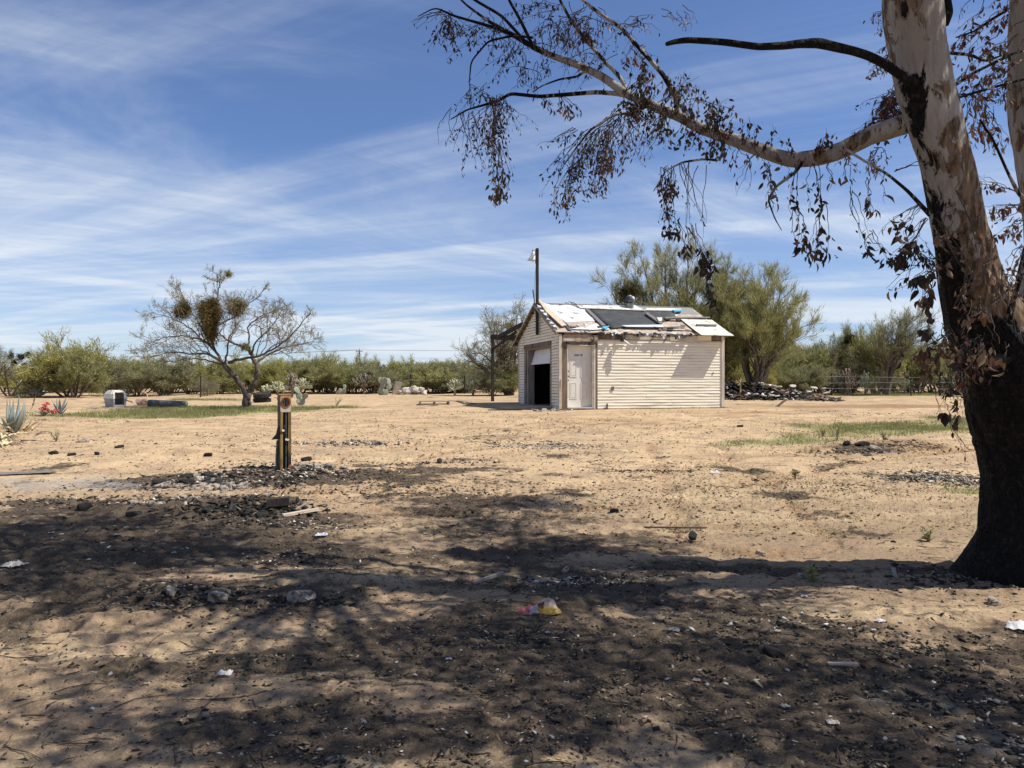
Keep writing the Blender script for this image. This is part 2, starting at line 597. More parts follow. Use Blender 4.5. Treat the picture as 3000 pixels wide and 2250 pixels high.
M['mesq'] = pm('mesquite_bark', (0.15, 0.12, 0.095), (0.09, 0.072, 0.056), 12, 0.95, 0.5, 60, (1, 1, 0.4), (0.05, 0.04, 0.032), 3, (0.5, 0.66))
M['mesq_twig'] = pm('mesquite_twig_bark', (0.23, 0.185, 0.14), (0.15, 0.12, 0.09), 6, 0.95)
M['bushwood'] = pm('scrub_bark', (0.20, 0.165, 0.125), (0.12, 0.10, 0.075), 10, 0.95)
M['pale_dead'] = pm('bleached_dead_leaf', (0.66, 0.56, 0.34), (0.52, 0.41, 0.22), 9, 0.8, 0.1, 40)
M['agave'] = pm('grey_green_agave', (0.33, 0.37, 0.335), (0.22, 0.265, 0.245), 9, 0.6, 0.15, 30, (1, 1, 0.3), (0.42, 0.36, 0.26), 4, (0.60, 0.75))
M['aloeflower'] = pm('coral_flower', (0.62, 0.12, 0.10), (0.50, 0.08, 0.07), 12, 0.6)
M['cactus_pad'] = pm('grey_green_pad', (0.30, 0.32, 0.25), (0.21, 0.24, 0.18), 8, 0.7, 0.2, 60)
M['cholla'] = pm('straw_spined_cholla', (0.46, 0.45, 0.30), (0.32, 0.33, 0.21), 14, 0.9, 0.6, 70)
M['cholla_old'] = pm('grey_brown_cholla', (0.27, 0.23, 0.18), (0.17, 0.145, 0.115), 14, 0.9, 0.6, 70)
M['wireblack'] = pm('black_wire', (0.02, 0.02, 0.02), (0.03, 0.03, 0.03), 9, 0.6)
M['paper'] = pm('dirty_white_paper', (0.78, 0.78, 0.80), (0.66, 0.65, 0.66), 9, 0.8, 0.2, 30)
M['ashwhite'] = pm('ash_residue', (0.45, 0.44, 0.43), (0.30, 0.29, 0.28), 14, 0.95, 0.5, 60)

# ================================================================== GROUND
CHAR = [(300, 1420, 1.5, 0.8, 0.6), (620, 1405, 1.8, 0.5, 1.1), (450, 1490, 1.8, 0.9, 1.3), (120, 1560, 1.5, 1.0, 1.4), (330, 1610, 1.3, 0.7, 1.2), (600, 1560, 1.0, 0.5, 0.8),
        (800, 1530, 0.9, 0.6, 1.1), (860, 1620, 0.5, 0.5, 0.9), (650, 1740, 0.9, 0.5, 1.1), (150, 1700, 1.0, 0.5, 0.8), (950, 1400, 1.3, 0.6, 0.9),
        (1250, 1385, 1.4, 0.6, 0.6), (1150, 1430, 1.6, 0.8, 0.45), (1050, 1360, 1.6, 0.8, 0.45), (1500, 1420, 2.0, 0.8, 0.3), (2000, 1480, 2.2, 0.9, 0.3), (2400, 1400, 2.0, 0.9, 0.3), (1800, 1340, 2.5, 0.8, 0.22), (1380, 1300, 1.4, 0.9, 0.42), (1430, 1490, 1.2, 0.9, 0.7), (1560, 1590, 1.1, 0.8, 0.95), (1350, 1690, 0.8, 0.5, 0.75),
        (1700, 1700, 0.7, 0.5, 0.9), (1500, 1850, 0.9, 0.5, 1.3), (1750, 1850, 0.6, 0.4, 0.7), (1250, 1900, 0.5, 0.35, 0.8), (1900, 1740, 0.8, 0.35, 0.6), (2100, 1850, 0.8, 0.4, 0.8),
        (2450, 1880, 0.9, 0.35, 0.9), (2600, 2050, 1.0, 0.5, 1.5), (2300, 2050, 0.8, 0.4, 1.2), (2850, 2150, 0.8, 0.4, 1.4), (2450, 2160, 0.6, 0.3, 0.8), (2200, 1950, 0.6, 0.3, 0.8), (1800, 2000, 0.7, 0.3, 0.5),
        (900, 2110, 0.5, 0.3, 0.8), (700, 1980, 0.7, 0.25, 0.5), (1700, 2150, 0.5, 0.3, 0.4), (2300, 1455, 0.6, 0.4, 0.7), (2000, 1650, 0.7, 0.3, 0.5),
        (2750, 1400, 0.9, 0.6, 0.5), (2530, 1315, 0.9, 0.4, 0.8), (1700, 1310, 1.2, 0.8, 0.28), (2060, 1380, 0.7, 0.2, 0.6), (2100, 1390, 1.5, 0.5, 0.25),
        (450, 2150, 0.6, 0.25, 0.5), (1300, 2200, 0.6, 0.2, 0.5), (2300, 1660, 0.8, 0.2, 0.6), (2650, 1660, 0.3, 0.15, 0.7), (60, 1380, 1.0, 0.8, 0.6)]
ASH = [(1620, 1690, 0.35, 0.22, 0.8), (2650, 2060, 0.6, 0.3, 0.35), (1600, 1312, 0.8, 0.5, 0.8), (120, 1410, 1.6, 0.7, 0.9), (450, 1425, 1.2, 0.4, 0.7), (860, 1690, 0.4, 0.2, 0.6),
       (1750, 1820, 0.3, 0.2, 0.5), (2750, 1400, 0.8, 0.5, 0.5), (2600, 1330, 0.5, 0.2, 0.6), (620, 1730, 0.4, 0.2, 0.6), (2950, 2200, 0.3, 0.2, 0.35)]
GREEN = [(480, 1213, 2.2, 1.6, 1.2), (620, 1202, 2.4, 1.6, 1.2), (780, 1196, 2.4, 1.3, 1.1), (640, 1172, 3.0, 1.6, 0.8), (900, 1193, 1.6, 0.8, 0.9), (2700, 1250, 1.9, 1.1, 1.0), (2860, 1232, 1.4, 1.2, 1.0), (2450, 1248, 1.8, 0.7, 0.75), (2600, 1262, 1.6, 0.8, 0.6), (2300, 1275, 2.0, 0.7, 0.5), (2820, 1440, 0.8, 0.5, 0.4), (2150, 1300, 1.6, 0.5, 0.4),
         (2190, 1170, 1.8, 1.2, 0.8), (2620, 1157, 6, 2.6, 1.1), (2350, 1150, 4, 2.5, 0.9), (2850, 1152, 4, 3, 1.1), (1440, 1188, 1.4, 0.9, 0.7), (1330, 1180, 1.5, 0.8, 0.4), (2250, 1290, 1.8, 0.7, 0.4),
         (2800, 1585, 0.3, 0.2, 0.7), (940, 1195, 1.2, 0.6, 0.7), (300, 1180, 1.6, 0.7, 0.4), (150, 1215, 2.4, 0.6, 0.5), (1420, 1150, 2.5, 1.5, 0.8)]
BROWN = [(2450, 1190, 4.2, 1.6, 0.9), (2750, 1192, 3.2, 1.2, 0.8), (2660, 1303, 1.3, 0.7, 0.9), (1000, 1500, 1.2, 0.3, 0.4), (2250, 1208, 2.5, 0.6, 0.4), (2350, 1165, 4, 1.2, 0.8), (720, 1720, 1, 0.3, 0.3),
         (560, 1330, 2.0, 0.8, 0.35), (2400, 1420, 1.5, 0.6, 0.2)]


def blobs(lst):
    out = []
    for (px_, py_, rx, ry, s) in lst:
        p = at(px_, py_)
        out.append((p.x, p.y, rx, ry, s))
    return out


CHAR_B, ASH_B, GREEN_B, BROWN_B = blobs(CHAR), blobs(ASH), blobs(GREEN), blobs(BROWN)


def field(x, y, bl):
    z = np.zeros_like(x)
    for (bx, by, rx, ry, s) in bl:
        z += s * np.exp(-(((x - bx) / rx) ** 2 + ((y - by) / ry) ** 2) * 0.9)
    return z


def char_mask(x, y):
    d = np.hypot(x, y)
    c = field(x, y, CHAR_B) * 0.85 + 0.20 * (1 - smooth01(d, 6, 12))
    n = fbm(x, y * 1.4, 1.3, 5, 77, 0.6)
    return np.clip(smooth01(c * 0.98 + (n - 0.5) * 2.1, 0.12, 1.05) * 1.03, 0, 1)


def green_mask(x, y):
    return smooth01(field(x, y, GREEN_B) + (fbm(x, y, 0.9, 4, 91, 0.6) - 0.5) * 1.2, 0.35, 0.85)


TRACKS = [[(3000, 1215), (2500, 1228), (2050, 1240), (1500, 1248), (1000, 1238), (500, 1240), (0, 1235)], [(3000, 1190), (2500, 1196), (2150, 1212), (1900, 1232), (1400, 1226), (900, 1222)],
          [(2010, 1310), (2040, 1350), (2080, 1400), (2130, 1470), (2230, 1560)], [(1700, 1230), (1400, 1290), (1100, 1340), (980, 1420)], [(2900, 1290), (2400, 1340), (1900, 1430), (1500, 1480), (1250, 1470)]]
TRACK_W = [[at(*p) for p in tr] for tr in TRACKS]


def tracks(x, y):
    """wheel tracks: colour strength and rut depth"""
    col = np.zeros_like(x); rut = np.zeros_like(x)
    near = (y > 7) & (y < 45) & (np.abs(x) < 40)
    xs, ys = x[near], y[near]
    c0 = np.zeros_like(xs); r0 = np.zeros_like(xs)
    for tr in TRACK_W:
        best = np.full_like(xs, 9.0); arc = np.zeros_like(xs); run = 0.0
        for a, b in zip(tr[:-1], tr[1:]):
            dx, dy = b.x - a.x, b.y - a.y; L = math.hypot(dx, dy)
            t = np.clip(((xs - a.x) * dx + (ys - a.y) * dy) / L ** 2, 0, 1)
            side = ((xs - a.x) * dy - (ys - a.y) * dx) / L
            dist = np.hypot(xs - a.x - t * dx, ys - a.y - t * dy) * np.sign(side)
            m = np.abs(dist) < np.abs(best)
            best = np.where(m, dist, best); arc = np.where(m, run + t * L, arc)
            run += L
        wob = best + (fbm(xs, ys, 0.5, 2, 71) - 0.5) * 0.3
        for off in (-0.75, 0.75):
            q = np.exp(-(((wob - off) / 0.14) ** 2))
            tread = 0.55 + 0.45 * np.sign(np.sin(arc * 42 + np.abs(wob - off) * 34))
            r0 = np.maximum(r0, q * (0.5 + 0.5 * tread)); c0 = np.maximum(c0, q * (0.5 + 0.4 * tread))
        c0 = np.maximum(c0, 0.35 * np.exp(-((wob / 0.9) ** 2)))
    col[near] = c0; rut[near] = r0
    return col, rut


def build_ground():
    fr = np.radians(39.0)
    a_front = np.linspace(-fr, fr, 761)
    a_rest = np.linspace(fr, 2 * np.pi - fr, 72)[1:-1]
    ang = np.concatenate([a_front, a_rest])
    rad = np.concatenate([np.linspace(0.25, 2.4, 14)[:-1], np.geomspace(2.4, 34, 640), np.geomspace(34, 400, 60)[1:], np.geomspace(400, 6000, 16)[1:]])
    na, nr = len(ang), len(rad)
    A, R = np.meshgrid(ang, rad)
    x = (R * np.sin(A)).ravel(); y = (R * np.cos(A)).ravel()
    z = g_full(x, y)
    z[R.ravel() > 500] = 1.45
    ch = char_mask(x, y)
    tr, rut = tracks(x, y)
    z = z - rut * 0.05
    z = z + ch * (fbm(x, y, 16.0, 3, 61) - 0.45) * 0.035 * (1 - smooth01(np.hypot(x, y), 10, 22))
    V = np.stack([x, y, z], 1)
    V = np.concatenate([V, [[0, 0, float(g_full(np.array([0.0]), np.array([0.0]))[0])]]])
    i = np.arange(nr - 1)[:, None] * na
    j = np.arange(na)[None, :]; j2 = (j + 1) % na
    q = np.stack([i + j, i + na + j, i + na + j2, i + j2], -1).reshape(-1, 4)
    j = np.arange(na)
    tri = np.stack([np.full(na, nr * na), j, (j + 1) % na], -1)
    me = mesh_np('ground', V, [q, tri], smooth=True)
    ext = lambda a: np.concatenate([a, [0.0]])
    fattr(me, 'char', ext(ch))
    nz = (fbm(x, y, 2.0, 4, 131, 0.6) - 0.5)
    fattr(me, 'ash', ext(smooth01(field(x, y, ASH_B) + nz * 1.0, 0.35, 0.9)))
    fattr(me, 'green', ext(green_mask(x, y)))
    fattr(me, 'brown', ext(smooth01(field(x, y, BROWN_B) + (fbm(x, y * 3, 0.8, 4, 15) - 0.5) * 1.1 + tr * 0.8, 0.2, 1.0)))
    o = link('ground', me, ground_mat())
    tag(o, 'bare sandy ground, scorched black in the front', kind='structure')


def ground_mat():
    m = bpy.data.materials.new('scorched_sandy_ground')
    m.use_nodes = True
    t = NT(m.node_tree)
    out = t.n('ShaderNodeOutputMaterial')
    b = t.n('ShaderNodeBsdfPrincipled')
    b.inputs['Roughness'].default_value = 0.95
    b.inputs['Specular IOR Level'].default_value = 0.1
    tc = t.n('ShaderNodeTexCoord')
    v = tc.outputs['Object']
    A = lambda n: t.n('ShaderNodeAttribute', attribute_name=n).outputs['Fac']
    big = t.noise(v, 0.35, 5, 0.6)
    mid = t.noise(v, 2.2, 6, 0.65)
    fine = t.noise(v, 14, 6, 0.7)
    grain = t.noise(v, 70, 4, 0.7)
    lane = t.noise(t.mapping(v, (0.18, 1.5, 1)), 1.0, 5, 0.6)
    sx = t.n('ShaderNodeSeparateXYZ'); t.l(v, sx.inputs[0])
    c = t.mix(t.ss(big, 0.3, 0.7), (0.54, 0.39, 0.23), (0.43, 0.305, 0.175))
    trod_shade = t.math('MULTIPLY', t.ss(sx.outputs[1], 7.0, 14.0, 1.0, 0.0), t.ss(t.noise(v, 0.9, 6, 0.65), 0.26, 0.58, 0.75, 1.0))  # near sand coloured darker and browner, partly standing in for tree shade
    c = t.mix(trod_shade, c, t.mix(t.ss(mid, 0.3, 0.7), (0.245, 0.175, 0.108), (0.165, 0.12, 0.077)))
    c = t.mix(t.ss(lane, 0.45, 0.75, 0.0, 0.7), c, (0.60, 0.455, 0.27))
    c = t.mix(t.ss(mid, 0.40, 0.70, 0.0, 0.8), c, (0.30, 0.205, 0.13))
    c = t.mix(t.ss(t.noise(t.mapping(v, (0.5, 1.2, 1)), 0.75, 7, 0.7), 0.50, 0.70, 0.0, 0.75), c, (0.235, 0.17, 0.115))
    c = t.mix(t.ss(fine, 0.50, 0.70, 0.0, 0.65), c, (0.17, 0.125, 0.085))
    c = t.mix(t.ss(grain, 0.45, 0.75, 0.0, 0.45), c, (0.56, 0.44, 0.32))
    c = t.mix(t.ss(t.noise(v, 45, 4, 0.7), 0.54, 0.66, 0.0, 0.55), c, (0.13, 0.095, 0.065))
    c = t.mix(t.math('MULTIPLY', A('brown'), 0.85), c, t.mix(t.ss(fine, 0.35, 0.65), (0.30, 0.185, 0.10), (0.21, 0.13, 0.075)))
    c = t.mix(t.math('MULTIPLY', A('green'), t.ss(fine, 0.2, 0.6, 0.4, 0.9)), c, t.mix(t.ss(mid, 0.35, 0.65), (0.17, 0.195, 0.065), (0.26, 0.24, 0.11)))
    # scattered dark leaf crumbs lying on the sand
    cr = t.n('ShaderNodeTexVoronoi'); cr.inputs['Scale'].default_value = 26; cr.inputs['Randomness'].default_value = 1
    wv = t.n('ShaderNodeVectorMath', operation='ADD')
    nv = t.noise(v, 9, 4, 0.6, out=1)
    sc = t.n('ShaderNodeVectorMath', operation='SCALE'); sc.inputs['Scale'].default_value = 0.12
    t.l(nv, sc.inputs[0]); t.l(v, wv.inputs[0]); t.l(sc.outputs[0], wv.inputs[1])
    t.l(t.mapping(wv.outputs[0], (0.5, 1.3, 1)), cr.inputs['Vector'])
    crumb = t.math('MULTIPLY', t.ss(cr.outputs['Distance'], 0.12, 0.30, 1.0, 0.0), t.ss(mid, 0.38, 0.58))
    c = t.mix(t.math('MULTIPLY', crumb, 0.9), c, (0.085, 0.062, 0.045))
    ch = t.math('ADD', A('char'), t.math('MULTIPLY', t.math('ADD', t.math('SUBTRACT', fine, 0.5), t.math('ADD', t.math('SUBTRACT', grain, 0.5), t.math('MULTIPLY', t.math('SUBTRACT', t.noise(v, 5.5, 6, 0.68), 0.5), 1.3))), 1.15))
    chm = t.ss(ch, 0.24, 0.78)
    soot = t.mix(t.ss(grain, 0.35, 0.7), (0.031, 0.026, 0.021), (0.105, 0.079, 0.056))
    soot = t.mix(t.ss(mid, 0.48, 0.72, 0.0, 0.6), soot, (0.15, 0.11, 0.075))
    c = t.mix(t.math('MULTIPLY', chm, 0.93), c, soot)
    am = t.math('MULTIPLY', A('ash'), t.ss(fine, 0.38, 0.62, 0.15, 0.8))
    c = t.mix(am, c, t.mix(t.ss(grain, 0.3, 0.7), (0.36, 0.34, 0.32), (0.22, 0.21, 0.20)))
    t.l(c, b.inputs['Base Color'])
    bp = t.n('ShaderNodeBump'); bp.inputs['Strength'].default_value = 0.7; bp.inputs['Distance'].default_value = 0.02
    h = t.math('ADD', t.math('MULTIPLY', fine, 1.1), t.math('ADD', t.math('MULTIPLY', grain, 0.4), t.math('MULTIPLY', t.noise(v, 5.0, 5, 0.6), 1.3)))
    t.l(h, bp.inputs['Height'])
    t.l(bp.outputs[0], b.inputs['Normal'])
    t.l(b.outputs[0], out.inputs[0])
    return m


build_ground()


# ================================================================== EUCALYPTUS
def bark_mat():
    m = bpy.data.materials.new('mottled_burnt_bark')
    m.use_nodes = True
    t = NT(m.node_tree)
    out = t.n('ShaderNodeOutputMaterial')
    b = t.n('ShaderNodeBsdfPrincipled')
    b.inputs['Roughness'].default_value = 0.85
    b.inputs['Specular IOR Level'].default_value = 0.2
    tc = t.n('ShaderNodeTexCoord')
    v = tc.outputs['Object']
    ch = t.n('ShaderNodeAttribute', attribute_name='char').outputs['Fac']
    pe = t.n('ShaderNodeAttribute', attribute_name='peel').outputs['Fac']
    vs = t.mapping(v, (1, 1, 0.28))
    n1 = t.noise(vs, 4.0, 6, 0.6, 0.4)
    n2 = t.noise(t.mapping(v, (1, 1, 0.4)), 9.0, 7, 0.65, 0.6)
    n3 = t.noise(t.mapping(v, (1, 1, 0.12)), 26, 5, 0.65)
    c = t.mix(t.ss(n1, 0.35, 0.62), (0.37, 0.35, 0.32), (0.27, 0.24, 0.205))
    c = t.mix(t.ss(n3, 0.42, 0.75, 0, 0.6), c, (0.20, 0.165, 0.13))
    pk = t.ss(t.math('ADD', n2, t.math('MULTIPLY', pe, 0.20)), 0.56, 0.61)
    c = t.mix(pk, c, t.mix(t.ss(n3, 0.4, 0.6), (0.22, 0.155, 0.10), (0.085, 0.057, 0.036)))
    ck = t.ss(t.math('ADD', ch, t.math('MULTIPLY', t.math('SUBTRACT', n2, 0.5), 2.0)), 0.40, 0.50)
    c = t.mix(ck, c, t.mix(t.ss(t.noise(v, 18, 6, 0.7), 0.52, 0.75), (0.010, 0.009, 0.008), (0.06, 0.053, 0.047)))
    t.l(c, b.inputs['Base Color'])
    bp = t.n('ShaderNodeBump'); bp.inputs['Strength'].default_value = 0.8; bp.inputs['Distance'].default_value = 0.03
    vo = t.n('ShaderNodeTexVoronoi', feature='DISTANCE_TO_EDGE'); vo.inputs['Scale'].default_value = 22
    t.l(t.mapping(v, (1, 1, 0.55)), vo.inputs['Vector'])
    scal = t.ss(vo.outputs['Distance'], 0.0, 0.16)
    t.l(t.math('ADD', t.math('MULTIPLY', pk, 0.25), t.math('ADD', n3, t.math('MULTIPLY', ck, t.math('ADD', t.noise(v, 30, 5, 0.7), t.math('MULTIPLY', scal, 1.6))))), bp.inputs['Height'])
    t.l(bp.outputs[0], b.inputs['Normal'])
    t.l(b.outputs[0], out.inputs[0])
    return m


M['eucbark'] = bark_mat()
EB = P3(3056, 1125, 6.4); EB = Vector((EB.x, 6.4, gz(EB.x, 6.4) - 0.02))      # foot of the tree
euc = empty('eucalyptus_tree', EB)
tag(euc, 'fire-blackened eucalyptus leaning in at the right, one long pale limb reaching left', 'tree')


def resample(pts, n):
    """smooth curve through control points (x,y,z,r)"""
    p = np.array(pts, float)
    t = np.concatenate([[0], np.cumsum(np.linalg.norm(np.diff(p[:, :3], axis=0), axis=1))])
    u = np.linspace(0, t[-1], n)
    q = np.stack([np.interp(u, t, p[:, k]) for k in range(4)], 1)
    w = max(2, n // (len(p) * 2))
    ker = np.hanning(2 * w + 1); ker /= ker.sum()
    out = q.copy()
    for k in range(4):
        e = np.concatenate([2 * q[0, k] - q[w:0:-1, k], q[:, k], 2 * q[-1, k] - q[-2:-w - 2:-1, k]])
        out[:, k] = np.convolve(e, ker, mode='valid')
    return out


def stem_mesh(name, ctrl, n, k, rough_amp, seed, charf, peelf, lobes=0.0):
    q = resample(ctrl, n)
    T = unit(np.gradient(q[:, :3], axis=0))
    ref = np.array([0.0, 1.0, 0.0]) if abs(T[:, 1]).mean() < 0.8 else np.array([1.0, 0, 0])
    N1 = unit(np.cross(T, ref)); N2 = np.cross(T, N1)
    a = np.arange(k) * 2 * np.pi / k
    s = np.concatenate([[0], np.cumsum(np.linalg.norm(np.diff(q[:, :3], axis=0), axis=1))])
    Sg, Ag = np.meshgrid(s, a, indexing='ij')
    R = q[:, 3][:, None] * np.ones((1, k))
    nx = np.cos(Ag) * 1.3; ny = np.sin(Ag) * 1.3
    dis = fbm(nx + Sg * 1.9 + seed, ny * 1.0 + Sg * 0.7 + 5, 1.6, 4, seed) - 0.5
    dis2 = fbm(nx * 3 + 9, ny * 3 + Sg * 1.2, 2.4, 4, seed + 3) - 0.5
    R = R * (1 + dis * rough_amp + dis2 * rough_amp * 0.7)
    if lobes:
        fl = np.exp(-Sg / 0.45)
        R = R * (1 + lobes * fl * (np.cos(Ag * 5 + 0.7) * 0.5 + np.cos(Ag * 3 + 2) * 0.5) * 0.35)
    V = q[:, None, :3] + R[..., None] * (np.cos(Ag)[..., None] * N1[:, None] + np.sin(Ag)[..., None] * N2[:, None])
    V = V.reshape(-1, 3)
    i = np.arange(n - 1)[:, None] * k; j = np.arange(k)[None, :]; j2 = (j + 1) % k
    F_ = np.stack([i + j, i + j2, i + k + j2, i + k + j], -1).reshape(-1, 4)
    me = mesh_np(name, V - np.array(EB), [F_, np.arange(k)[None, ::-1], (np.arange(k) + (n - 1) * k)[None]], True)
    fattr(me, 'char', charf(V)); fattr(me, 'peel', peelf(V))
    return me


def px4(lst, d):
    out = []
    for i, t in enumerate(lst):
        dd = d if not hasattr(d, '__len__') else d[0] + (d[1] - d[0]) * i / (len(lst) - 1)
        p = P3(t[0], t[1], dd)
        out.append((p.x, p.y, p.z, t[2] / F * dd))
    return out


def zpix(z, d=6.4):
    return CY - (z - EYE) / d * F


def trunk_char_hollow(V):
    py = CY - (V[:, 2] - EYE) / V[:, 1] * F
    px = CX + V[:, 0] / V[:, 1] * F
    c = smooth01(py, 900, 1080) * 1.6
    for (bx, by, rx, ry, s) in [(2690, 330, 42, 110, 0.58), (2725, 560, 50, 90, 0.52), (2640, 30, 45, 50, 0.5), (2770, 700, 50, 110, 0.55), (2790, 880, 60, 80, 0.7), (2880, 980, 70, 60, 0.9), (2660, 250, 50, 40, 0.6), (2800, 800, 40, 80, 0.4)]:  # burnt patches; one paints in the dark of the lost limb's hollow
        c += s * np.exp(-((px - bx) / rx) ** 2 - ((py - by) / ry) ** 2)
    return np.clip(c, 0, 1.7)


def trunk_peel(V):
    py = CY - (V[:, 2] - EYE) / V[:, 1] * F
    px = CX + V[:, 0] / V[:, 1] * F
    return np.clip(smooth01(px, 2700, 2900) * smooth01(py, 100, 600) * 0.9 + smooth01(py, 700, 950) * 0.6 + np.exp(-((px - 2640) / 60) ** 2 - ((py - 20) / 60) ** 2), 0, 1)


foot = P3(3056, 1125, 6.4)
trunk_ctrl = [(foot.x, 6.4, EB.z - 0.05, 0.64), (foot.x, 6.4, EB.z + 0.05, 0.57)] + [px4([c_[:3]], c_[3])[0] for c_ in [(3062, 1620, 180, 6.4), (3062, 1540, 164, 6.4), (3062, 1400, 156, 6.4), (3042, 1250, 164, 6.38), (2995, 1120, 160, 6.33), (2935, 1020, 132, 6.27), (2893, 955, 110, 6.2), (2857, 872, 86, 6.1), (2835, 796, 77, 6.0), (2809, 646, 71, 5.85), (2777, 497, 67, 5.76), (2737, 348, 72, 5.7), (2707, 249, 74, 5.66), (2669, 0, 77, 5.6), (2630, -350, 70, 5.6), (2600, -800, 60, 5.7), (2590, -1200, 40, 5.8)]]
link('trunk', stem_mesh('trunk', trunk_ctrl, 300, 96, 0.18, 3, trunk_char_hollow, trunk_peel, 0.3), M['eucbark'], euc)
stem_ctrl = px4([(3050, 1230, 110), (3080, 1080, 125), (3112, 900, 108), (3125, 700, 100), (3102, 522, 100), (3071, 300, 104), (3082, 0, 106), (3100, -350, 95), (3120, -900, 70)], 6.5)
link('stem', stem_mesh('stem', stem_ctrl, 150, 48, 0.10, 9, lambda V: trunk_char_hollow(V) * 0.9, lambda V: trunk_peel(V) * 0.3), M['eucbark'], euc)
# scar and torn collar where a limb was lost at the fork
collar = MB()
for pts_, d0_, w_ in (([(2925, 900), (2962, 925), (2982, 965), (2968, 1005), (2925, 1030)], 6.02, 0.036), ([(2880, 1040), (2925, 1056), (2975, 1045), (3020, 1010)], 6.0, 0.045), ([(2945, 905), (2990, 950), (3005, 1000)], 6.05, 0.04), ([(2900, 1062), (2950, 1078), (3000, 1062)], 6.02, 0.03)):
    cp = [P3(a_, b_, d0_ + 0.03 * math.sin(a_)) - EB for a_, b_ in pts_]
    q_ = resample([(p.x, p.y, p.z, 0) for p in cp], 16)
    collar.tube([Vector(r_[:3]) + Vector((random.gauss(0, 0.008), random.gauss(0, 0.012), random.gauss(0, 0.008))) for r_ in q_], [w_ * random.uniform(0.55, 1.15) * (0.5 + math.sin(math.pi * (k_ + 1) / 17)) * 0.75 for k_ in range(16)], 9)
link('limb_scar', collar.mesh('limb_scar', True), pm('torn_bark_collar', (0.17, 0.13, 0.09), (0.08, 0.06, 0.042), 9, 0.9, 0.7, 40, (1, 1, 1), (0.02, 0.017, 0.014), 5, (0.48, 0.6)), euc)


def whitechar(V):
    px = CX + V[:, 0] / V[:, 1] * F
    return 0.10 + 0.25 * smooth01(px, 2560, 2660) + 0.5 * (1 - smooth01(px, 1500, 1780)) + 0.0 * px


limb_px = [(2700, 350, 34), (2651, 363, 30), (2546, 398, 27), (2462, 443, 25), (2397, 462, 24), (2323, 470, 22), (2273, 457, 20), (2198, 428, 19), (2124, 400, 18), (2049, 375, 16.5), (2000, 345, 15.5), (1917, 312, 14.5), (1833, 274, 13), (1770, 228, 11.5), (1706, 196, 10), (1622, 165, 9), (1563, 139, 8), (1516, 110, 7), (1432, 63, 4.5), (1369, 17, 3), (1310, -40, 2)]
def d_shift(px):
    """the tree leans a little towards the camera: everything on it comes forward with it"""
    t = np.clip((2700 - px) / 1390.0, 0, 1)
    return -0.55 * (1 - t) - 0.05


limb = px4(limb_px, (5.80, 7.25))
_q = P3(2715, 330, 5.88); limb[0] = (_q.x, _q.y, _q.z, 36 / F * 5.8)
_q = P3(2668, 357, 5.80); limb[1] = (_q.x, _q.y, _q.z, 31 / F * 5.8)
link('branch', stem_mesh('branch', limb, 150, 20, 0.10, 21, whitechar, lambda V: np.full(len(V), 0.15)), M['eucbark'], euc)
dead_px = [(2735, 285, 17), (2712, 258, 16), (2646, 224, 14), (2596, 189, 13), (2546, 164, 12.5), (2497, 149, 12.5), (2440, 136, 14), (2395, 126, 14.5), (2345, 128, 12), (2298, 134, 11), (2223, 137, 10), (2124, 124, 9.5), (2060, 120, 9), (2014, 117, 8.5), (1975, 122, 7.5), (1953, 129, 6)]
dead_limb = px4(dead_px, (5.52, 5.1))
_q = P3(2745, 300, 5.78); dead_limb[0] = (_q.x, _q.y, _q.z, 16 / F * 5.7)
_q = P3(2720, 268, 5.62); dead_limb[1] = (_q.x, _q.y, _q.z, 15.5 / F * 5.6)
bd = link('branch', stem_mesh('branch', dead_limb, 110, 16, 0.22, 33, lambda V: np.full(len(V), 1.6), lambda V: np.full(len(V), 0.0)), M['eucbark'], euc)
tag(bd, 'charred black leafless branch')
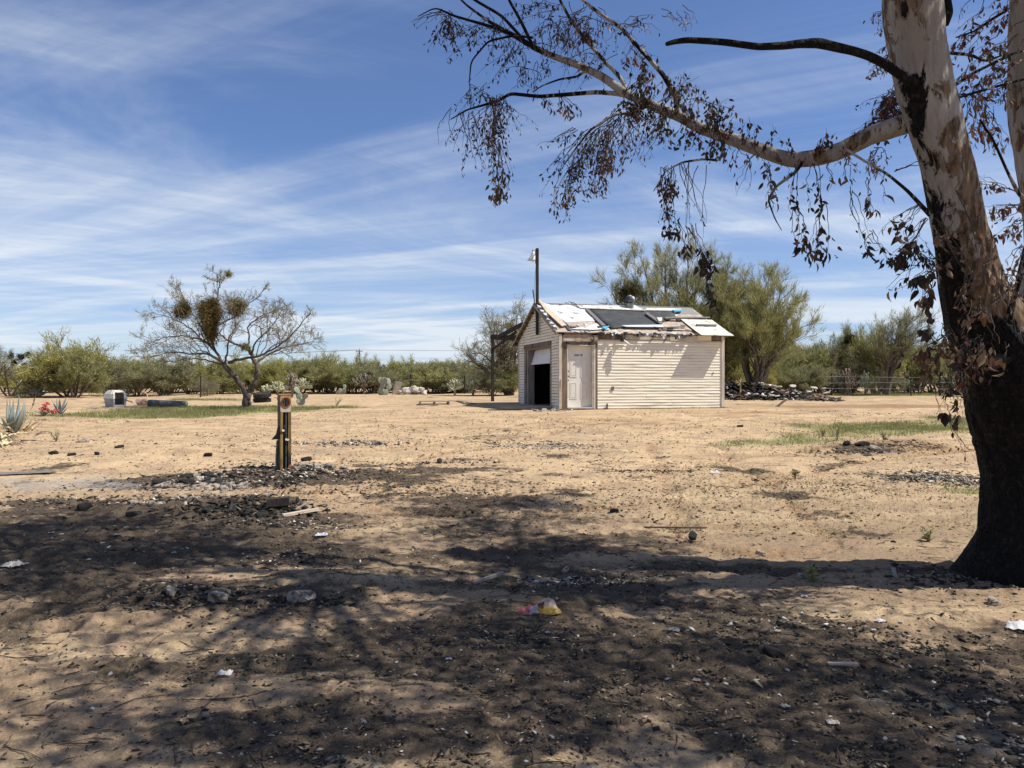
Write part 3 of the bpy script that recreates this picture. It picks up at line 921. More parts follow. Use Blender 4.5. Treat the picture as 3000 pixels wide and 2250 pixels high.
sub = [([(1850, 282, 9), (1807, 274, 7), (1748, 270, 6.5), (1643, 278, 6), (1580, 283, 5.5), (1495, 274, 5), (1462, 295, 4.5), (1410, 310, 3.5), (1369, 321, 2.5), (1320, 350, 1.5)], (6.95, 7.3)),
       ([(1985, 335, 8), (1981, 287, 8), (1943, 219, 7), (1871, 139, 6), (1824, 84, 5), (1761, 42, 4.5), (1706, 0, 4), (1650, -60, 3)], (6.7, 6.6)),
       ([(1840, 276, 6), (1824, 236, 6), (1727, 131, 5), (1672, 59, 4.5), (1640, 0, 4), (1620, -60, 3)], (6.9, 7.2)),
       ([(1563, 139, 5), (1525, 60, 4.5), (1491, 0, 4), (1470, -60, 3)], (7.15, 7.3)),
       ([(1537, 120, 5), (1470, 46, 4.5), (1390, 0, 4), (1340, -40, 3)], (7.2, 7.5)),
       ([(1530, 112, 5), (1440, 78, 4.5), (1327, 46, 3.5), (1276, 21, 2), (1225, 48, 1.2)], (7.2, 7.0)),
       ([(1900, 308, 6), (1855, 330, 5), (1800, 335, 4.5), (1730, 380, 3.5), (1690, 430, 2.5), (1655, 480, 1.6)], (6.9, 6.8)),
       ([(2118, 412, 7), (2118, 450, 5), (2105, 470, 4), (2060, 466, 3.5), (2000, 475, 3), (1950, 500, 2), (1915, 560, 1.5)], (6.55, 6.3)),
       ([(1720, 205, 5), (1690, 225, 3.5), (1640, 232, 3), (1590, 250, 2), (1560, 270, 1.5)], (7.1, 7.0)),
       ([(1560, 110, 3.5), (1500, 105, 3.5), (1430, 120, 3), (1380, 180, 2.5), (1375, 240, 1.5)], (7.1, 6.8)),
       ([(2470, 432, 4), (2530, 470, 3.5), (2600, 510, 4), (2660, 560, 5), (2725, 630, 7)], (6.1, 6.2)),
       ([(2350, 476, 6), (2330, 505, 5), (2275, 545, 4), (2250, 585, 3), (2270, 640, 2), (2290, 675, 1)], (6.4, 6.3)),
       ([(2765, 70, 15), (2775, 40, 17), (2768, 0, 17), (2755, -60, 16)], (6.2, 6.2)),
       ([(2950, 30, 4), (2900, 60, 4), (2860, 90, 3), (2800, 110, 2)], (6.8, 7.2)),
       ([(2790, 255, 5), (2850, 215, 4.5), (2960, 160, 4), (3020, 140, 3)], (6.6, 7.0)),
       ([(2795, 290, 4), (2860, 270, 4), (2950, 245, 3.5), (3010, 230, 3)], (6.6, 6.9)),
       ([(2780, 155, 5), (2840, 160, 4.5), (2890, 180, 3.5), (2940, 160, 2.5)], (6.5, 6.8)),
       ([(2870, 350, 3), (2910, 410, 3.5), (2950, 500, 4), (2985, 570, 6), (3040, 610, 8)], (6.2, 6.3)),
       ([(2955, 920, 8), (2985, 830, 6), (3010, 740, 5)], (6.2, 6.1)),
       ([(2960, 935, 6), (2985, 800, 5), (3020, 650, 3)], (6.3, 6.5))]
for pl, dd in sub:
    dd = (dd[0] + d_shift(pl[0][0]), dd[1] + d_shift(pl[0][0]))
    c4 = px4(pl, dd)
    me = stem_mesh('branch', c4, 10 + 6 * len(pl), 10, 0.12, random.randint(1, 99), (lambda V: whitechar(V) + 0.25), lambda V: np.full(len(V), 0.2))
    link('branch', me, M['eucbark'], euc)

TWIG = []            # (pts, radii), world
LEAVES = []          # mass foliage: C, D, N, L, W, colour
SINGLE = []          # leaves large enough to be told apart
PAL = {'brown': [(0.20, 0.115, 0.06), (0.14, 0.08, 0.045), (0.26, 0.155, 0.085)], 'dark': [(0.055, 0.038, 0.026), (0.07, 0.05, 0.033), (0.045, 0.027, 0.02)],
       'green': [(0.05, 0.068, 0.028), (0.035, 0.048, 0.022), (0.075, 0.085, 0.035)], 'red': [(0.13, 0.042, 0.034), (0.085, 0.03, 0.028), (0.17, 0.07, 0.05)],
       'tan': [(0.34, 0.235, 0.135), (0.26, 0.165, 0.09), (0.42, 0.31, 0.19)], 'rust': [(0.22, 0.115, 0.075), (0.17, 0.085, 0.06), (0.26, 0.15, 0.10)]}


def pick(pal):
    ks = pal.split('+')
    return random.choice(PAL[random.choice(ks)])


def add_leaf(c, d, ln, pal, single=False, wr=0.36):
    n = Vector((random.gauss(0, 1), random.gauss(0, 1), random.gauss(0, 0.4)))
    col = pick(pal)
    f = random.uniform(0.7, 1.25)
    rec = (tuple(c), tuple(d), tuple(n), ln, ln * wr * random.uniform(0.7, 1.25), tuple(q * f for q in col))
    (SINGLE if single else LEAVES).append(rec)


def cluster(s, e, spread, nstr, nl, leaf_px, d, pal, single=False, tipbias=0.0, start_t=0.3, wr=0.42, sspread=None, tw=1.0):
    """drooping strands from around pixel s to around pixel e at distance d"""
    d = d + (d_shift(s[0]) if s[1] < 960 else (-0.30 if s[1] < 1020 else -0.15))
    for i in range(nstr):
        ds = d + random.gauss(0, 0.18)
        ss_ = spread * 0.5 if sspread is None else sspread
        a = P3(s[0] + random.gauss(0, ss_), s[1] + random.gauss(0, ss_ * 0.4), d + random.gauss(0, 0.05))
        b = P3(e[0] + random.gauss(0, spread), e[1] + random.gauss(0, spread * 0.55), ds)
        mid = a.lerp(b, 0.45) + Vector((random.gauss(0, 0.05), random.gauss(0, 0.05), 0.10 * (a - b).length * random.random()))
        pts = []
        n = 8
        for k in range(n):
            t = k / (n - 1)
            p = a * (1 - t) ** 2 + mid * 2 * t * (1 - t) + b * t * t
            pts.append(p + Vector((random.gauss(0, 0.009), random.gauss(0, 0.009), random.gauss(0, 0.006))))
        r0 = 0.0036 * tw
        TWIG.append((pts, [r0 * (1 - 0.7 * k / (n - 1)) for k in range(n)]))
        for k in range(nl):
            t = start_t + (1 - start_t) * (random.random() ** (1 / (1 + tipbias)))
            q = t * (n - 1); i0 = min(int(q), n - 2)
            p = pts[i0].lerp(pts[i0 + 1], q - i0)
            dirv = Vector((random.gauss(0, 0.55), random.gauss(0, 0.55), -1.0 + random.gauss(0, 0.4)))
            st = 0.03 * random.random()
            p2 = p + Vector((random.gauss(0, st), random.gauss(0, st), -st))
            add_leaf(p2, dirv, leaf_px / F * d * random.uniform(0.5, 1.2), pal, single, wr)


# --- the long limb, from its tip inward
cluster((1310, 40), (1310, 130), 38, 12, 14, 15, 7.2, 'dark', wr=0.5)
cluster((1300, 30), (1225, 60), 25, 6, 1, 12, 7.1, 'dark')
cluster((1380, 60), (1360, 120), 60, 10, 8, 14, 7.2, 'dark')
cluster((1470, 70), (1420, 170), 80, 14, 6, 14, 7.2, 'dark')
cluster((1500, 130), (1460, 215), 70, 12, 5, 14, 7.1, 'dark')
cluster((1400, 250), (1390, 320), 35, 8, 10, 14, 7.0, 'dark+green')
cluster((1450, 290), (1400, 420), 40, 16, 15, 15, 7.0, 'dark+brown', tipbias=0.5)
cluster((1440, 285), (1460, 480), 18, 9, 14, 15, 7.0, 'dark')
cluster((1455, 420), (1457, 585), 12, 8, 20, 19, 6.95, 'brown+dark', tipbias=1.4)
cluster((1380, 330), (1385, 500), 35, 8, 8, 14, 7.1, 'dark', tipbias=0.5)
cluster((1460, 290), (1500, 370), 45, 10, 9, 14, 7.0, 'dark+brown')
cluster((1340, 320), (1320, 430), 25, 5, 3, 12, 7.1, 'dark')
cluster((1640, 280), (1670, 330), 14, 6, 11, 18, 7.0, 'brown+dark', tipbias=1)
cluster((1600, 285), (1610, 315), 10, 3, 6, 18, 7.0, 'dark')
cluster((1560, 200), (1540, 250), 60, 10, 5, 14, 7.1, 'dark')
cluster((1640, 60), (1620, 130), 60, 16, 10, 14, 7.1, 'dark+brown')
cluster((1720, 40), (1700, 110), 70, 18, 9, 14, 7.0, 'dark+brown')
cluster((1600, 10), (1580, 60), 60, 12, 10, 14, 7.2, 'dark')
cluster((1730, 80), (1725, 115), 14, 6, 16, 17, 6.9, 'dark+red', tipbias=1)
cluster((1660, 90), (1640, 170), 60, 14, 6, 15, 7.0, 'dark')
cluster((1760, 150), (1740, 220), 60, 12, 4, 14, 7.0, 'dark')
cluster((1860, 60), (1850, 95), 45, 10, 5, 14, 6.7, 'dark+tan')
cluster((1870, 130), (1880, 185), 30, 8, 8, 18, 6.7, 'dark+brown', tipbias=1)
cluster((1960, 30), (1990, 80), 50, 7, 2, 14, 6.7, 'dark+tan')
cluster((1800, 350), (1700, 470), 40, 14, 12, 15, 6.9, 'dark+brown', tipbias=0.6)
cluster((1730, 380), (1640, 530), 30, 14, 15, 15, 6.85, 'dark', tipbias=0.7)
cluster((1680, 470), (1650, 610), 25, 10, 14, 16, 6.8, 'brown+dark+tan', tipbias=1.4)
cluster((1770, 380), (1740, 560), 22, 12, 16, 16, 6.8, 'brown+rust+dark', tipbias=1.0)
cluster((1790, 390), (1780, 500), 18, 8, 16, 17, 6.8, 'brown+rust', tipbias=0.8)
cluster((1800, 340), (1790, 450), 45, 10, 6, 15, 6.9, 'dark', tipbias=0.3)
cluster((1840, 360), (1850, 460), 40, 10, 5, 15, 6.9, 'dark+tan')
cluster((1690, 380), (1630, 430), 20, 5, 7, 15, 6.9, 'dark')
cluster((1960, 490), (1950, 570), 16, 10, 16, 16, 6.4, 'brown+red+dark', tipbias=0.6)
cluster((1950, 520), (1945, 640), 14, 6, 9, 17, 6.4, 'brown+dark', tipbias=1)
cluster((1950, 620), (1968, 685), 8, 5, 9, 22, 6.35, 'dark', True, tipbias=0.8, wr=0.5)
cluster((2010, 480), (2060, 650), 35, 10, 1, 16, 6.3, 'dark')
cluster((1930, 330), (1900, 440), 50, 10, 5, 15, 6.7, 'dark+brown')
# dense regrowth hugging the limb
for i in range(72):
    t = random.random()
    cx = 1820 + t * 300
    cy = 268 + t * 130
    up = random.random() < 0.45
    e = (cx + random.gauss(0, 22) + (10 if up else -6), cy + (-60 - 50 * random.random() if up else 40 + 60 * random.random()))
    cluster((cx, cy), e, 10, 1, 13, 17, 6.7 - 0.3 * t, random.choice(['green', 'dark', 'dark', 'green+dark', 'red+dark']), start_t=0.15, wr=0.55)
for i in range(16):
    t = random.random()
    cx = 2050 + t * 210
    cy = 375 + t * 80
    cluster((cx, cy), (cx + random.gauss(10, 22), cy - 30 - 60 * random.random() if random.random() < 0.6 else cy + 70), 8, 1, 11, 17, 6.55, 'red+dark', start_t=0.2, wr=0.55)
cluster((2330, 465), (2300, 405), 10, 2, 8, 17, 6.4, 'dark+red', wr=0.5)
cluster((2400, 450), (2430, 390), 14, 4, 10, 19, 6.35, 'red+dark', wr=0.55)
cluster((1950, 300), (1990, 240), 40, 8, 10, 16, 6.7, 'dark+green+brown')
cluster((2020, 290), (2120, 320), 20, 3, 6, 20, 6.6, 'dark+brown', start_t=0.6)
# strands under the pale limb
cluster((2250, 480), (2262, 590), 14, 5, 5, 26, 6.3, 'brown+dark', True, tipbias=0.8, wr=0.36)
cluster((2330, 480), (2330, 640), 8, 3, 8, 21, 6.3, 'dark', True, tipbias=0.4, wr=0.42)
cluster((2335, 600), (2345, 730), 10, 4, 9, 29, 6.3, 'dark+brown', True, tipbias=1.5, wr=0.38)
cluster((2390, 480), (2400, 620), 12, 4, 9, 23, 6.3, 'dark+brown', True, tipbias=0.6, wr=0.42)
cluster((2410, 600), (2400, 755), 14, 6, 11, 28, 6.25, 'dark+brown', True, tipbias=1.2, wr=0.42)
cluster((2420, 480), (2430, 550), 8, 2, 3, 26, 6.3, 'brown', True, wr=0.32)
cluster((2480, 470), (2488, 545), 6, 2, 4, 26, 6.25, 'brown+dark', True, wr=0.34)
cluster((2540, 520), (2560, 620), 8, 3, 6, 30, 6.2, 'brown+dark', True, tipbias=0.8, wr=0.42)
cluster((2590, 500), (2594, 600), 4, 1, 2, 34, 6.2, 'brown', True, tipbias=1.5, wr=0.45)
cluster((2490, 560), (2540, 700), 20, 4, 2, 22, 6.2, 'dark', True, tipbias=1)
cluster((2560, 440), (2570, 500), 25, 7, 8, 19, 6.3, 'tan+brown', tipbias=0.5)
cluster((2470, 445), (2500, 480), 20, 4, 5, 18, 6.3, 'brown+tan')
cluster((2170, 435), (2150, 490), 30, 5, 6, 17, 6.5, 'dark+red')
cluster((2200, 450), (2180, 560), 20, 3, 1, 14, 6.5, 'dark')
# over the far tree
cluster((1985, 640), (2010, 745), 12, 3, 6, 26, 6.2, 'dark', True, tipbias=2, wr=0.48)
cluster((2020, 660), (2072, 790), 16, 6, 9, 28, 6.2, 'dark', True, tipbias=1.8, wr=0.46)
cluster((2060, 740), (2080, 880), 9, 4, 8, 26, 6.2, 'dark', True, tipbias=0.9, wr=0.42)
cluster((2075, 850), (2088, 915), 5, 2, 5, 22, 6.2, 'dark', True, tipbias=0.8, wr=0.42)
# behind the trunk
cluster((2640, 260), (2570, 330), 36, 16, 12, 19, 6.9, 'red+dark', wr=0.5)
cluster((2650, 290), (2600, 380), 40, 14, 10, 19, 6.9, 'red', wr=0.5)
cluster((2620, 330), (2530, 390), 25, 10, 9, 17, 6.9, 'rust+red', wr=0.45)
cluster((2620, 120), (2590, 180), 20, 10, 10, 15, 7.2, 'rust+brown')
cluster((2610, 170), (2540, 220), 20, 8, 7, 16, 7.1, 'brown+tan')
cluster((2600, 30), (2570, 50), 15, 5, 6, 14, 7.3, 'tan+brown')
cluster((2620, 30), (2585, 90), 12, 6, 6, 14, 7.3, 'brown')
# between the stems
for i in range(70):
    cx, cy = random.uniform(2790, 2985), random.uniform(-20, 290)
    if cx < 2830 and cy < 60: continue
    cluster((cx + 40, cy - 20), (cx - 20, cy + 45), 18, 1, 9, random.uniform(17, 27), random.uniform(6.6, 7.6), 'rust+brown+red', start_t=0.2, wr=0.42)
cluster((2920, 140), (2910, 170), 25, 5, 9, 20, 6.7, 'green+brown')
cluster((2860, 290), (2850, 400), 30, 12, 7, 24, 6.6, 'rust+brown+tan', tipbias=0.6)
cluster((2900, 330), (2900, 440), 30, 8, 5, 25, 6.5, 'rust+brown', tipbias=0.7)
cluster((2960, 560), (2880, 520), 22, 6, 5, 22, 6.4, 'rust+brown')
cluster((2985, 600), (2900, 620), 25, 8, 6, 24, 6.4, 'brown+rust', True, tipbias=0.5)
cluster((3000, 640), (2950, 700), 25, 7, 6, 26, 6.3, 'rust+brown', True, tipbias=0.8)
cluster((3000, 720), (2960, 800), 20, 6, 5, 27, 6.2, 'brown+rust', True, tipbias=0.8)
cluster((2960, 800), (2965, 870), 25, 6, 5, 26, 6.1, 'brown+dark', True)
# sprouts along the trunk face: big curled leaves
cluster((2700, 600), (2625, 680), 18, 6, 5, 30, 6.1, 'dark+brown', True, tipbias=1.0, wr=0.55)
cluster((2710, 640), (2615, 770), 16, 7, 8, 33, 6.1, 'dark', True, tipbias=1.2, wr=0.6)
cluster((2735, 760), (2680, 740), 30, 6, 9, 22, 6.05, 'dark+green', True, wr=0.45)
cluster((2750, 790), (2690, 820), 16, 5, 7, 34, 6.05, 'dark', True, tipbias=0.9, wr=0.55)
cluster((2730, 770), (2700, 890), 14, 5, 5, 36, 6.0, 'brown+dark', True, tipbias=1.3, wr=0.55)
cluster((2560, 680), (2580, 760), 22, 5, 5, 26, 6.15, 'dark', True, tipbias=1, wr=0.5)
cluster((2700, 760), (2620, 850), 20, 4, 3, 28, 6.1, 'dark+brown', True, tipbias=1.5)
for i in range(24):
    cx, cy = random.uniform(2760, 2900), random.uniform(640, 1080)
    cx = cx + (cy - 800) * 0.22
    cluster((cx + 10, cy - 50), (cx, cy + 10), 18, 2, 2, random.uniform(20, 34), 6.05, 'brown+dark+tan+rust', True, start_t=0.5, wr=0.62)
cluster((2770, 960), (2800, 1040), 26, 7, 4, 34, 6.0, 'brown+dark+tan', True, wr=0.6)
cluster((2880, 980), (2890, 1060), 30, 6, 3, 38, 5.95, 'tan+rust', True, wr=0.62)
cluster((2770, 1000), (2740, 1050), 20, 5, 5, 40, 5.95, 'dark+brown', True, wr=0.6)
cluster((2830, 1010), (2820, 1100), 40, 11, 5, 30, 5.95, 'red+brown+dark', True, wr=0.5)
cluster((2740, 1000), (2740, 910), 10, 2, 4, 40, 5.95, 'dark', True, wr=0.75)
cluster((2780, 1090), (2790, 1190), 40, 16, 1, 18, 6.0, 'dark')
cluster((2790, 1100), (2790, 1160), 20, 3, 3, 34, 6.0, 'dark', True, tipbias=2, wr=0.5)
cluster((2785, 1180), (2800, 1225), 12, 3, 4, 38, 6.0, 'dark', True, tipbias=1, wr=0.55)
cluster((2780, 1215), (2830, 1340), 12, 4, 1, 18, 6.0, 'dark')
cluster((2760, 980), (2660, 1055), 24, 5, 3, 32, 6.05, 'dark+brown+red', True, tipbias=1, wr=0.6)
cluster((2740, 1060), (2710, 1090), 18, 3, 3, 34, 6.05, 'red+brown', True, wr=0.6)
cluster((2720, 1100), (2760, 1230), 6, 2, 0, 18, 6.05, 'dark')
for (a_, b_) in (((2740, 640), (2860, 860)), ((2800, 560), (2880, 800)), ((2760, 690), (2800, 760)), ((2850, 930), (2960, 850)), ((2870, 900), (2930, 1010)), ((2800, 900), (2840, 760)), ((2620, 500), (2720, 470))):
    cluster(a_, b_, 8, 2, 0, 10, 5.9, 'tan', tw=1.5)

# --- the crown above and beside the frame, which shades the foreground
SHADE = [(120, 1640, 1.25, 1.0), (420, 1640, 0.9, 0.9), (60, 1540, 1.0, 0.8), (300, 1545, 0.9, 0.7), (620, 1580, 0.7, 0.7), (560, 1740, 0.6, 0.7), (900, 1720, 0.5, 0.6), (1000, 1600, 0.5, 0.4), (1350, 1540, 0.9, 0.9), (1560, 1490, 0.9, 0.8),
         (1600, 1620, 1.0, 1.0), (1350, 1740, 0.6, 0.8), (1800, 1640, 0.8, 0.9), (1750, 1760, 0.6, 0.9), (1480, 1870, 0.65, 1.0), (1200, 1830, 0.5, 0.7), (1000, 1960, 0.45, 0.6), (700, 2010, 0.5, 0.6), (300, 1990, 0.4, 0.5),
         (150, 2120, 0.45, 0.6), (1150, 2080, 0.45, 0.7), (1500, 2100, 0.45, 0.5), (1800, 1950, 0.5, 0.8), (2100, 1900, 0.55, 0.8), (2100, 2120, 0.5, 0.7), (2450, 2000, 0.55, 0.9), (2800, 2040, 0.5, 0.8), (2700, 1920, 0.4, 0.6),
         (2650, 2200, 0.5, 0.9), (2950, 2180, 0.4, 0.9), (2000, 1700, 0.5, 0.7), (800, 2180, 0.4, 0.7), (450, 2200, 0.4, 0.6), (1850, 2230, 0.45, 0.6), (100, 2210, 0.4, 0.9), (480, 2120, 0.4, 0.8), (950, 2230, 0.4, 0.8), (1350, 2000, 0.45, 0.9), (1250, 1690, 0.5, 0.6), (750, 1850, 0.4, 0.7), (2350, 1780, 0.4, 0.5), (2250, 2230, 0.4, 0.8), (200, 1760, 0.5, 0.8), (100, 1960, 0.35, 0.5), (330, 1880, 0.35, 0.5), (620, 2150, 0.4, 0.8), (1000, 1850, 0.4, 0.6), (1650, 2010, 0.4, 0.7), (1650, 2180, 0.4, 0.7), (1250, 2200, 0.35, 0.8), (-150, 1600, 1.2, 0.9), (-250, 1750, 1.0, 0.8)]
shade_limbs = []
tops = [Vector((P3(2610, -700, 5.7))), Vector(P3(3110, -600, 6.5)), Vector(P3(2595, -1050, 5.8)), Vector(P3(3105, -450, 6.5))]
for (sx, sy, r_, dens) in SHADE:
    g = at(sx, sy) if sx >= 0 else at(10, sy) + Vector(((sx - 10) / F * at(10, sy).y, 0, 0))
    h = max(5.3, 1.6 + 0.5 * g.y + r_ * 1.0) + random.uniform(0.2, 1.6)
    for _ in range(4):
        cpos = Vector((g.x - SUN_U[0] * SUN_L * h, g.y - SUN_U[1] * SUN_L * h, g.z + h))
        if cpos.z - r_ * 0.8 < 1.7 + 0.5 * cpos.y + 0.15: h += 0.5
    src = min(tops, key=lambda q: (q - cpos).length)
    m_ = src.lerp(cpos, 0.5) + Vector((random.gauss(0, 0.2), random.gauss(0, 0.2), 0.35))
    pts = [src * (1 - t) ** 2 + m_ * 2 * t * (1 - t) + cpos * t * t for t in np.linspace(0, 1, 8)]
    shade_limbs.append((pts, [0.034 * (1 - 0.8 * t) for t in np.linspace(0, 1, 8)]))
    nlv = int(620 * r_ * r_ * dens * 2.1)
    for k in range(max(6, int(10 * r_ * r_))):
        q = cpos + Vector((random.gauss(0, r_ * 0.55), random.gauss(0, r_ * 0.55), random.gauss(0, r_ * 0.35)))
        TWIG.append(([cpos.lerp(q, t) + Vector((0, 0, -0.15 * t * t)) for t in np.linspace(0, 1, 8)], [0.008 * (1 - 0.7 * t) for t in np.linspace(0, 1, 8)]))
        for _ in range(nlv // max(6, int(10 * r_ * r_))):
            c = cpos.lerp(q, random.uniform(0.3, 1.1)) + Vector((random.gauss(0, 0.16 + 0.1 * r_), random.gauss(0, 0.16 + 0.1 * r_), random.gauss(0, 0.15) - 0.1))
            add_leaf(c, Vector((random.gauss(0, 0.6), random.gauss(0, 0.6), -1)), random.uniform(0.11, 0.17), 'brown+green+rust', False, 0.38)
Vt, Ft = tubes_np([([p - EB for p in a], b) for a, b in shade_limbs], 8)
link('branch', mesh_np('branch', Vt, [Ft], True), M['eucbark'], euc)
Vt, Ft = tubes_np([([p - EB for p in a], b) for a, b in TWIG], 4)
link('twig', mesh_np('twig', Vt, [Ft], True), M['euc_twig'], euc)['kind'] = 'stuff'


def leaf_mesh(name, recs, origin, curl=0.22):
    C = np.array([r[0] for r in recs]) - np.array(origin)
    V, Fs = leaves_np(C, np.array([r[1] for r in recs]), np.array([r[2] for r in recs]), np.array([r[3] for r in recs]), np.array([r[4] for r in recs]), curl)
    me = mesh_np(name, V, Fs, True)
    cattr(me, np.repeat(np.array([r[5] for r in recs]), 8, 0))
    return me


random.shuffle(SINGLE)
SINGLE.sort(key=lambda r: -r[3] / r[0][1])
LEAVES += SINGLE[300:]
link('foliage', leaf_mesh('foliage', LEAVES, EB), M['leaf'], euc)['kind'] = 'stuff'
for r in SINGLE[:300]:
    link('leaf', leaf_mesh('leaf', [((0, 0, 0),) + r[1:]], (0, 0, 0), 0.45), M['leaf'], euc, Vector(r[0]) - EB)
print('leaves', len(LEAVES), len(SINGLE))

# ================================================================== SHED
WX, WY = Vector((0.966, 0.26, 0)).normalized(), None
WY = Vector((-WX.y, WX.x, 0))
SO = Vector((1.553, 25.0, 0.78))
LX, LY, RIDGE_Y = 5.93, 4.90, 2.45
EAVE_Z, SLOPE = 2.54, 0.465
shed = empty('shed', SO, math.atan2(WX.y, WX.x))
tag(shed, 'small derelict cream-sided shed with a patched, half stripped roof', 'shed')


def loc(p):
    q = Vector(p) - SO
    return Vector((q.dot(WX), q.dot(WY), q.z))


def roofpt(px, py, lift=0.0):
    """sight line against the front roof slope -> shed space"""
    o = loc((0, 0, EYE)); e = loc(P3(px, py, 10.0)); d = e - o
    # z = EAVE_Z + SLOPE*y
    t = (EAVE_Z + lift + SLOPE * o.y - o.z) / (d.z - SLOPE * d.y)
    return o + d * t


RN = Vector((0, -SLOPE, 1)).normalized()


def zr(x, y):          # pixels of the enlarged roof view -> photograph pixels
    return (1550 + x / 3.687, 860 + y / 3.687)


# shell: lining walls, floor, so the inside is dark
T = 0.10
fl = MB().box(0.0, LX, 0.0, LY, -0.25, 0.02).obj('floor_slab', M['concrete'], shed)
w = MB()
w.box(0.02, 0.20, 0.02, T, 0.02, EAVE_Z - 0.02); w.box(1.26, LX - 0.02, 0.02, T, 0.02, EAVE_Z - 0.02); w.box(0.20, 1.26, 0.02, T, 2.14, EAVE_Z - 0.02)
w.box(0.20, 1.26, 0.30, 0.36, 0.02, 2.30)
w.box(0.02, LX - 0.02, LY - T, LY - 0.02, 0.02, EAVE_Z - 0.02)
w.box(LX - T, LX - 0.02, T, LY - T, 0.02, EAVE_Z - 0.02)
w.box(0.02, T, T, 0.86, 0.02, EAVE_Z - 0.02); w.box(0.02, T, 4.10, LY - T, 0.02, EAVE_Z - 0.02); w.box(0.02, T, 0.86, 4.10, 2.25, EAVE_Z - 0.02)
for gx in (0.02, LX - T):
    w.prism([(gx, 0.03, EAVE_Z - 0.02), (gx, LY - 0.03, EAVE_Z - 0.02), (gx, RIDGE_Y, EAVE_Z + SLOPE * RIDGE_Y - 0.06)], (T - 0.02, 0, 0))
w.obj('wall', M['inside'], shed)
MB().box(0.0, LX, -0.02, 0.0, -0.22, 0.015).box(-0.02, 0.0, 0.0, 0.80, -0.22, 0.015).box(-0.02, 0.0, 4.15, LY, -0.22, 0.015).obj('footing', M['oldwood'], shed)


def siding_strip(axis, a0, a1, z0, h, seed, warp=0.006):
    """one lapped course, lower lip standing proud; axis 'x' along the long wall, 'y' along the gable"""
    r = np.random.default_rng(seed)
    n = max(2, int((a1 - a0) / 0.35) + 1)
    aa = np.linspace(a0, a1, n)
    top = -0.004 if axis == 'x' else -0.013
    lip = (0.0195 if axis == 'x' else 0.026) + r.normal(0, warp * (0.20 if axis == 'x' else 0.45), n); dz = r.normal(0, 0.0022 if axis == 'x' else 0.0035, n)
    v, f = [], []
    for i in range(n):
        prof = [(0.004, z0 + h + top), (max(0.007, lip[i] - 0.002), z0 + 0.012 + dz[i]), (max(0.008, lip[i]), z0 + dz[i]), (-0.008, z0 + dz[i] + 0.001)]
        for (o, z) in prof:
            v.append((aa[i], -o, z) if axis == 'x' else (-o, aa[i], z))
    for i in range(n - 1):
        for k in range(3):
            q = (i * 4 + k, i * 4 + k + 1, i * 4 + 5 + k, i * 4 + 4 + k)
            f.append(q if axis == 'x' else q[::-1])
    me = bpy.data.meshes.new('siding_board')
    me.from_pydata(v, [], f); me.update()
    link('siding_board', me, M['siding'], shed)


H = 0.0985
for i in range(23):
    z0 = 0.015 + i * H
    cuts = [1.305, LX - 0.075]
    if i in (0, 1, 2): cuts.insert(1, 4.0)
    if i in (2, 6, 7, 14, 15): cuts.insert(1, 2.15 + 0.05 * (i % 2))
    if i in (9, 17): cuts.insert(len(cuts) - 1, 4.62)
    if i in (10, 4): cuts.insert(1, 3.05)
    for a, b in zip(cuts[:-1], cuts[1:]):
        siding_strip('x', a, b - 0.002, z0, H, 100 + i * 7 + int(a * 10), 0.010 if i < 16 else 0.004)
for i in range(36):
    z0 = 0.015 + i * H
    zt = z0 + H
    if z0 < 2.26:
        segs = [(0.07, 0.815), (4.125, LY - 0.07)] if zt < 2.28 else [(0.07, LY - 0.07)]
    else:
        inset = max(0.0, (zt - EAVE_Z) / SLOPE)
        segs = [(inset + 0.06, LY - inset - 0.06)]
    for a, b in segs:
        if b - a > 0.15:
            siding_strip('y', a, b, z0, H, 900 + i * 3 + int(a), 0.012 if i > 26 else 0.005)
# corner boards and the rotten corner
MB().box(-0.035, 0.06, -0.035, 0.0, 0.0, 2.44).box(-0.035, 0.0, 0.0, 0.065, 0.0, 2.44).obj('corner_board', M['trim'], shed)
MB().box(LX - 0.075, LX + 0.035, -0.04, 0.0, 0.0, 2.46).obj('corner_board', M['trim'], shed)
MB().box(-0.035, 0.0, LY - 0.065, LY, 0.0, 2.44).obj('corner_board', M['trim'], shed)
cw = MB()
cw.box(0.065, 0.13, -0.028, 0.0, 0.0, 2.40); cw.box(0.132, 0.198, -0.02, 0.0, 0.0, 2.36)
cw.box(0.198, 0.245, -0.012, 0.20, 0.0, 2.13)
o_ = cw.obj('stud', M['oldwood'], shed); tag(o_, 'stained bare stud beside the white door')
MB().box(-0.04, 0.05, -0.06, -0.036, 0.0, 0.75).bar((0.02, -0.05, 0.70), (0.03, -0.055, 0.98), 0.03).obj('trim_splinter', M['tan'], shed)
# header above the door, bare and rotten
MB().box(0.10, 1.30, -0.03, 0.0, 2.20, 2.42).obj('header_board', M['osb'], shed)
MB().box(0.14, 1.10, -0.05, -0.03, 2.38, 2.50).obj('header_board', M['oldwood'], shed)
MB().box(0.24, 1.30, -0.022, 0.0, 2.13, 2.198).obj('header_board', M['oldwood'], shed)
MB().box(0.13, 1.28, -0.045, -0.0305, 2.22, 2.30).obj('header_board', pm('stained_ply', (0.40, 0.30, 0.22), (0.24, 0.17, 0.12), 6, 0.9, 0.3, 30, (0.4, 1, 1), (0.56, 0.50, 0.44), 4, (0.5, 0.6)), shed)
MB().tube([(1.08, -0.05, 2.46), (1.14, -0.07, 2.38), (1.15, -0.08, 2.28), (1.10, -0.07, 2.2), (0.95, -0.06, 2.16)], 0.018, 6).obj('strip', M['burntwood'], shed)
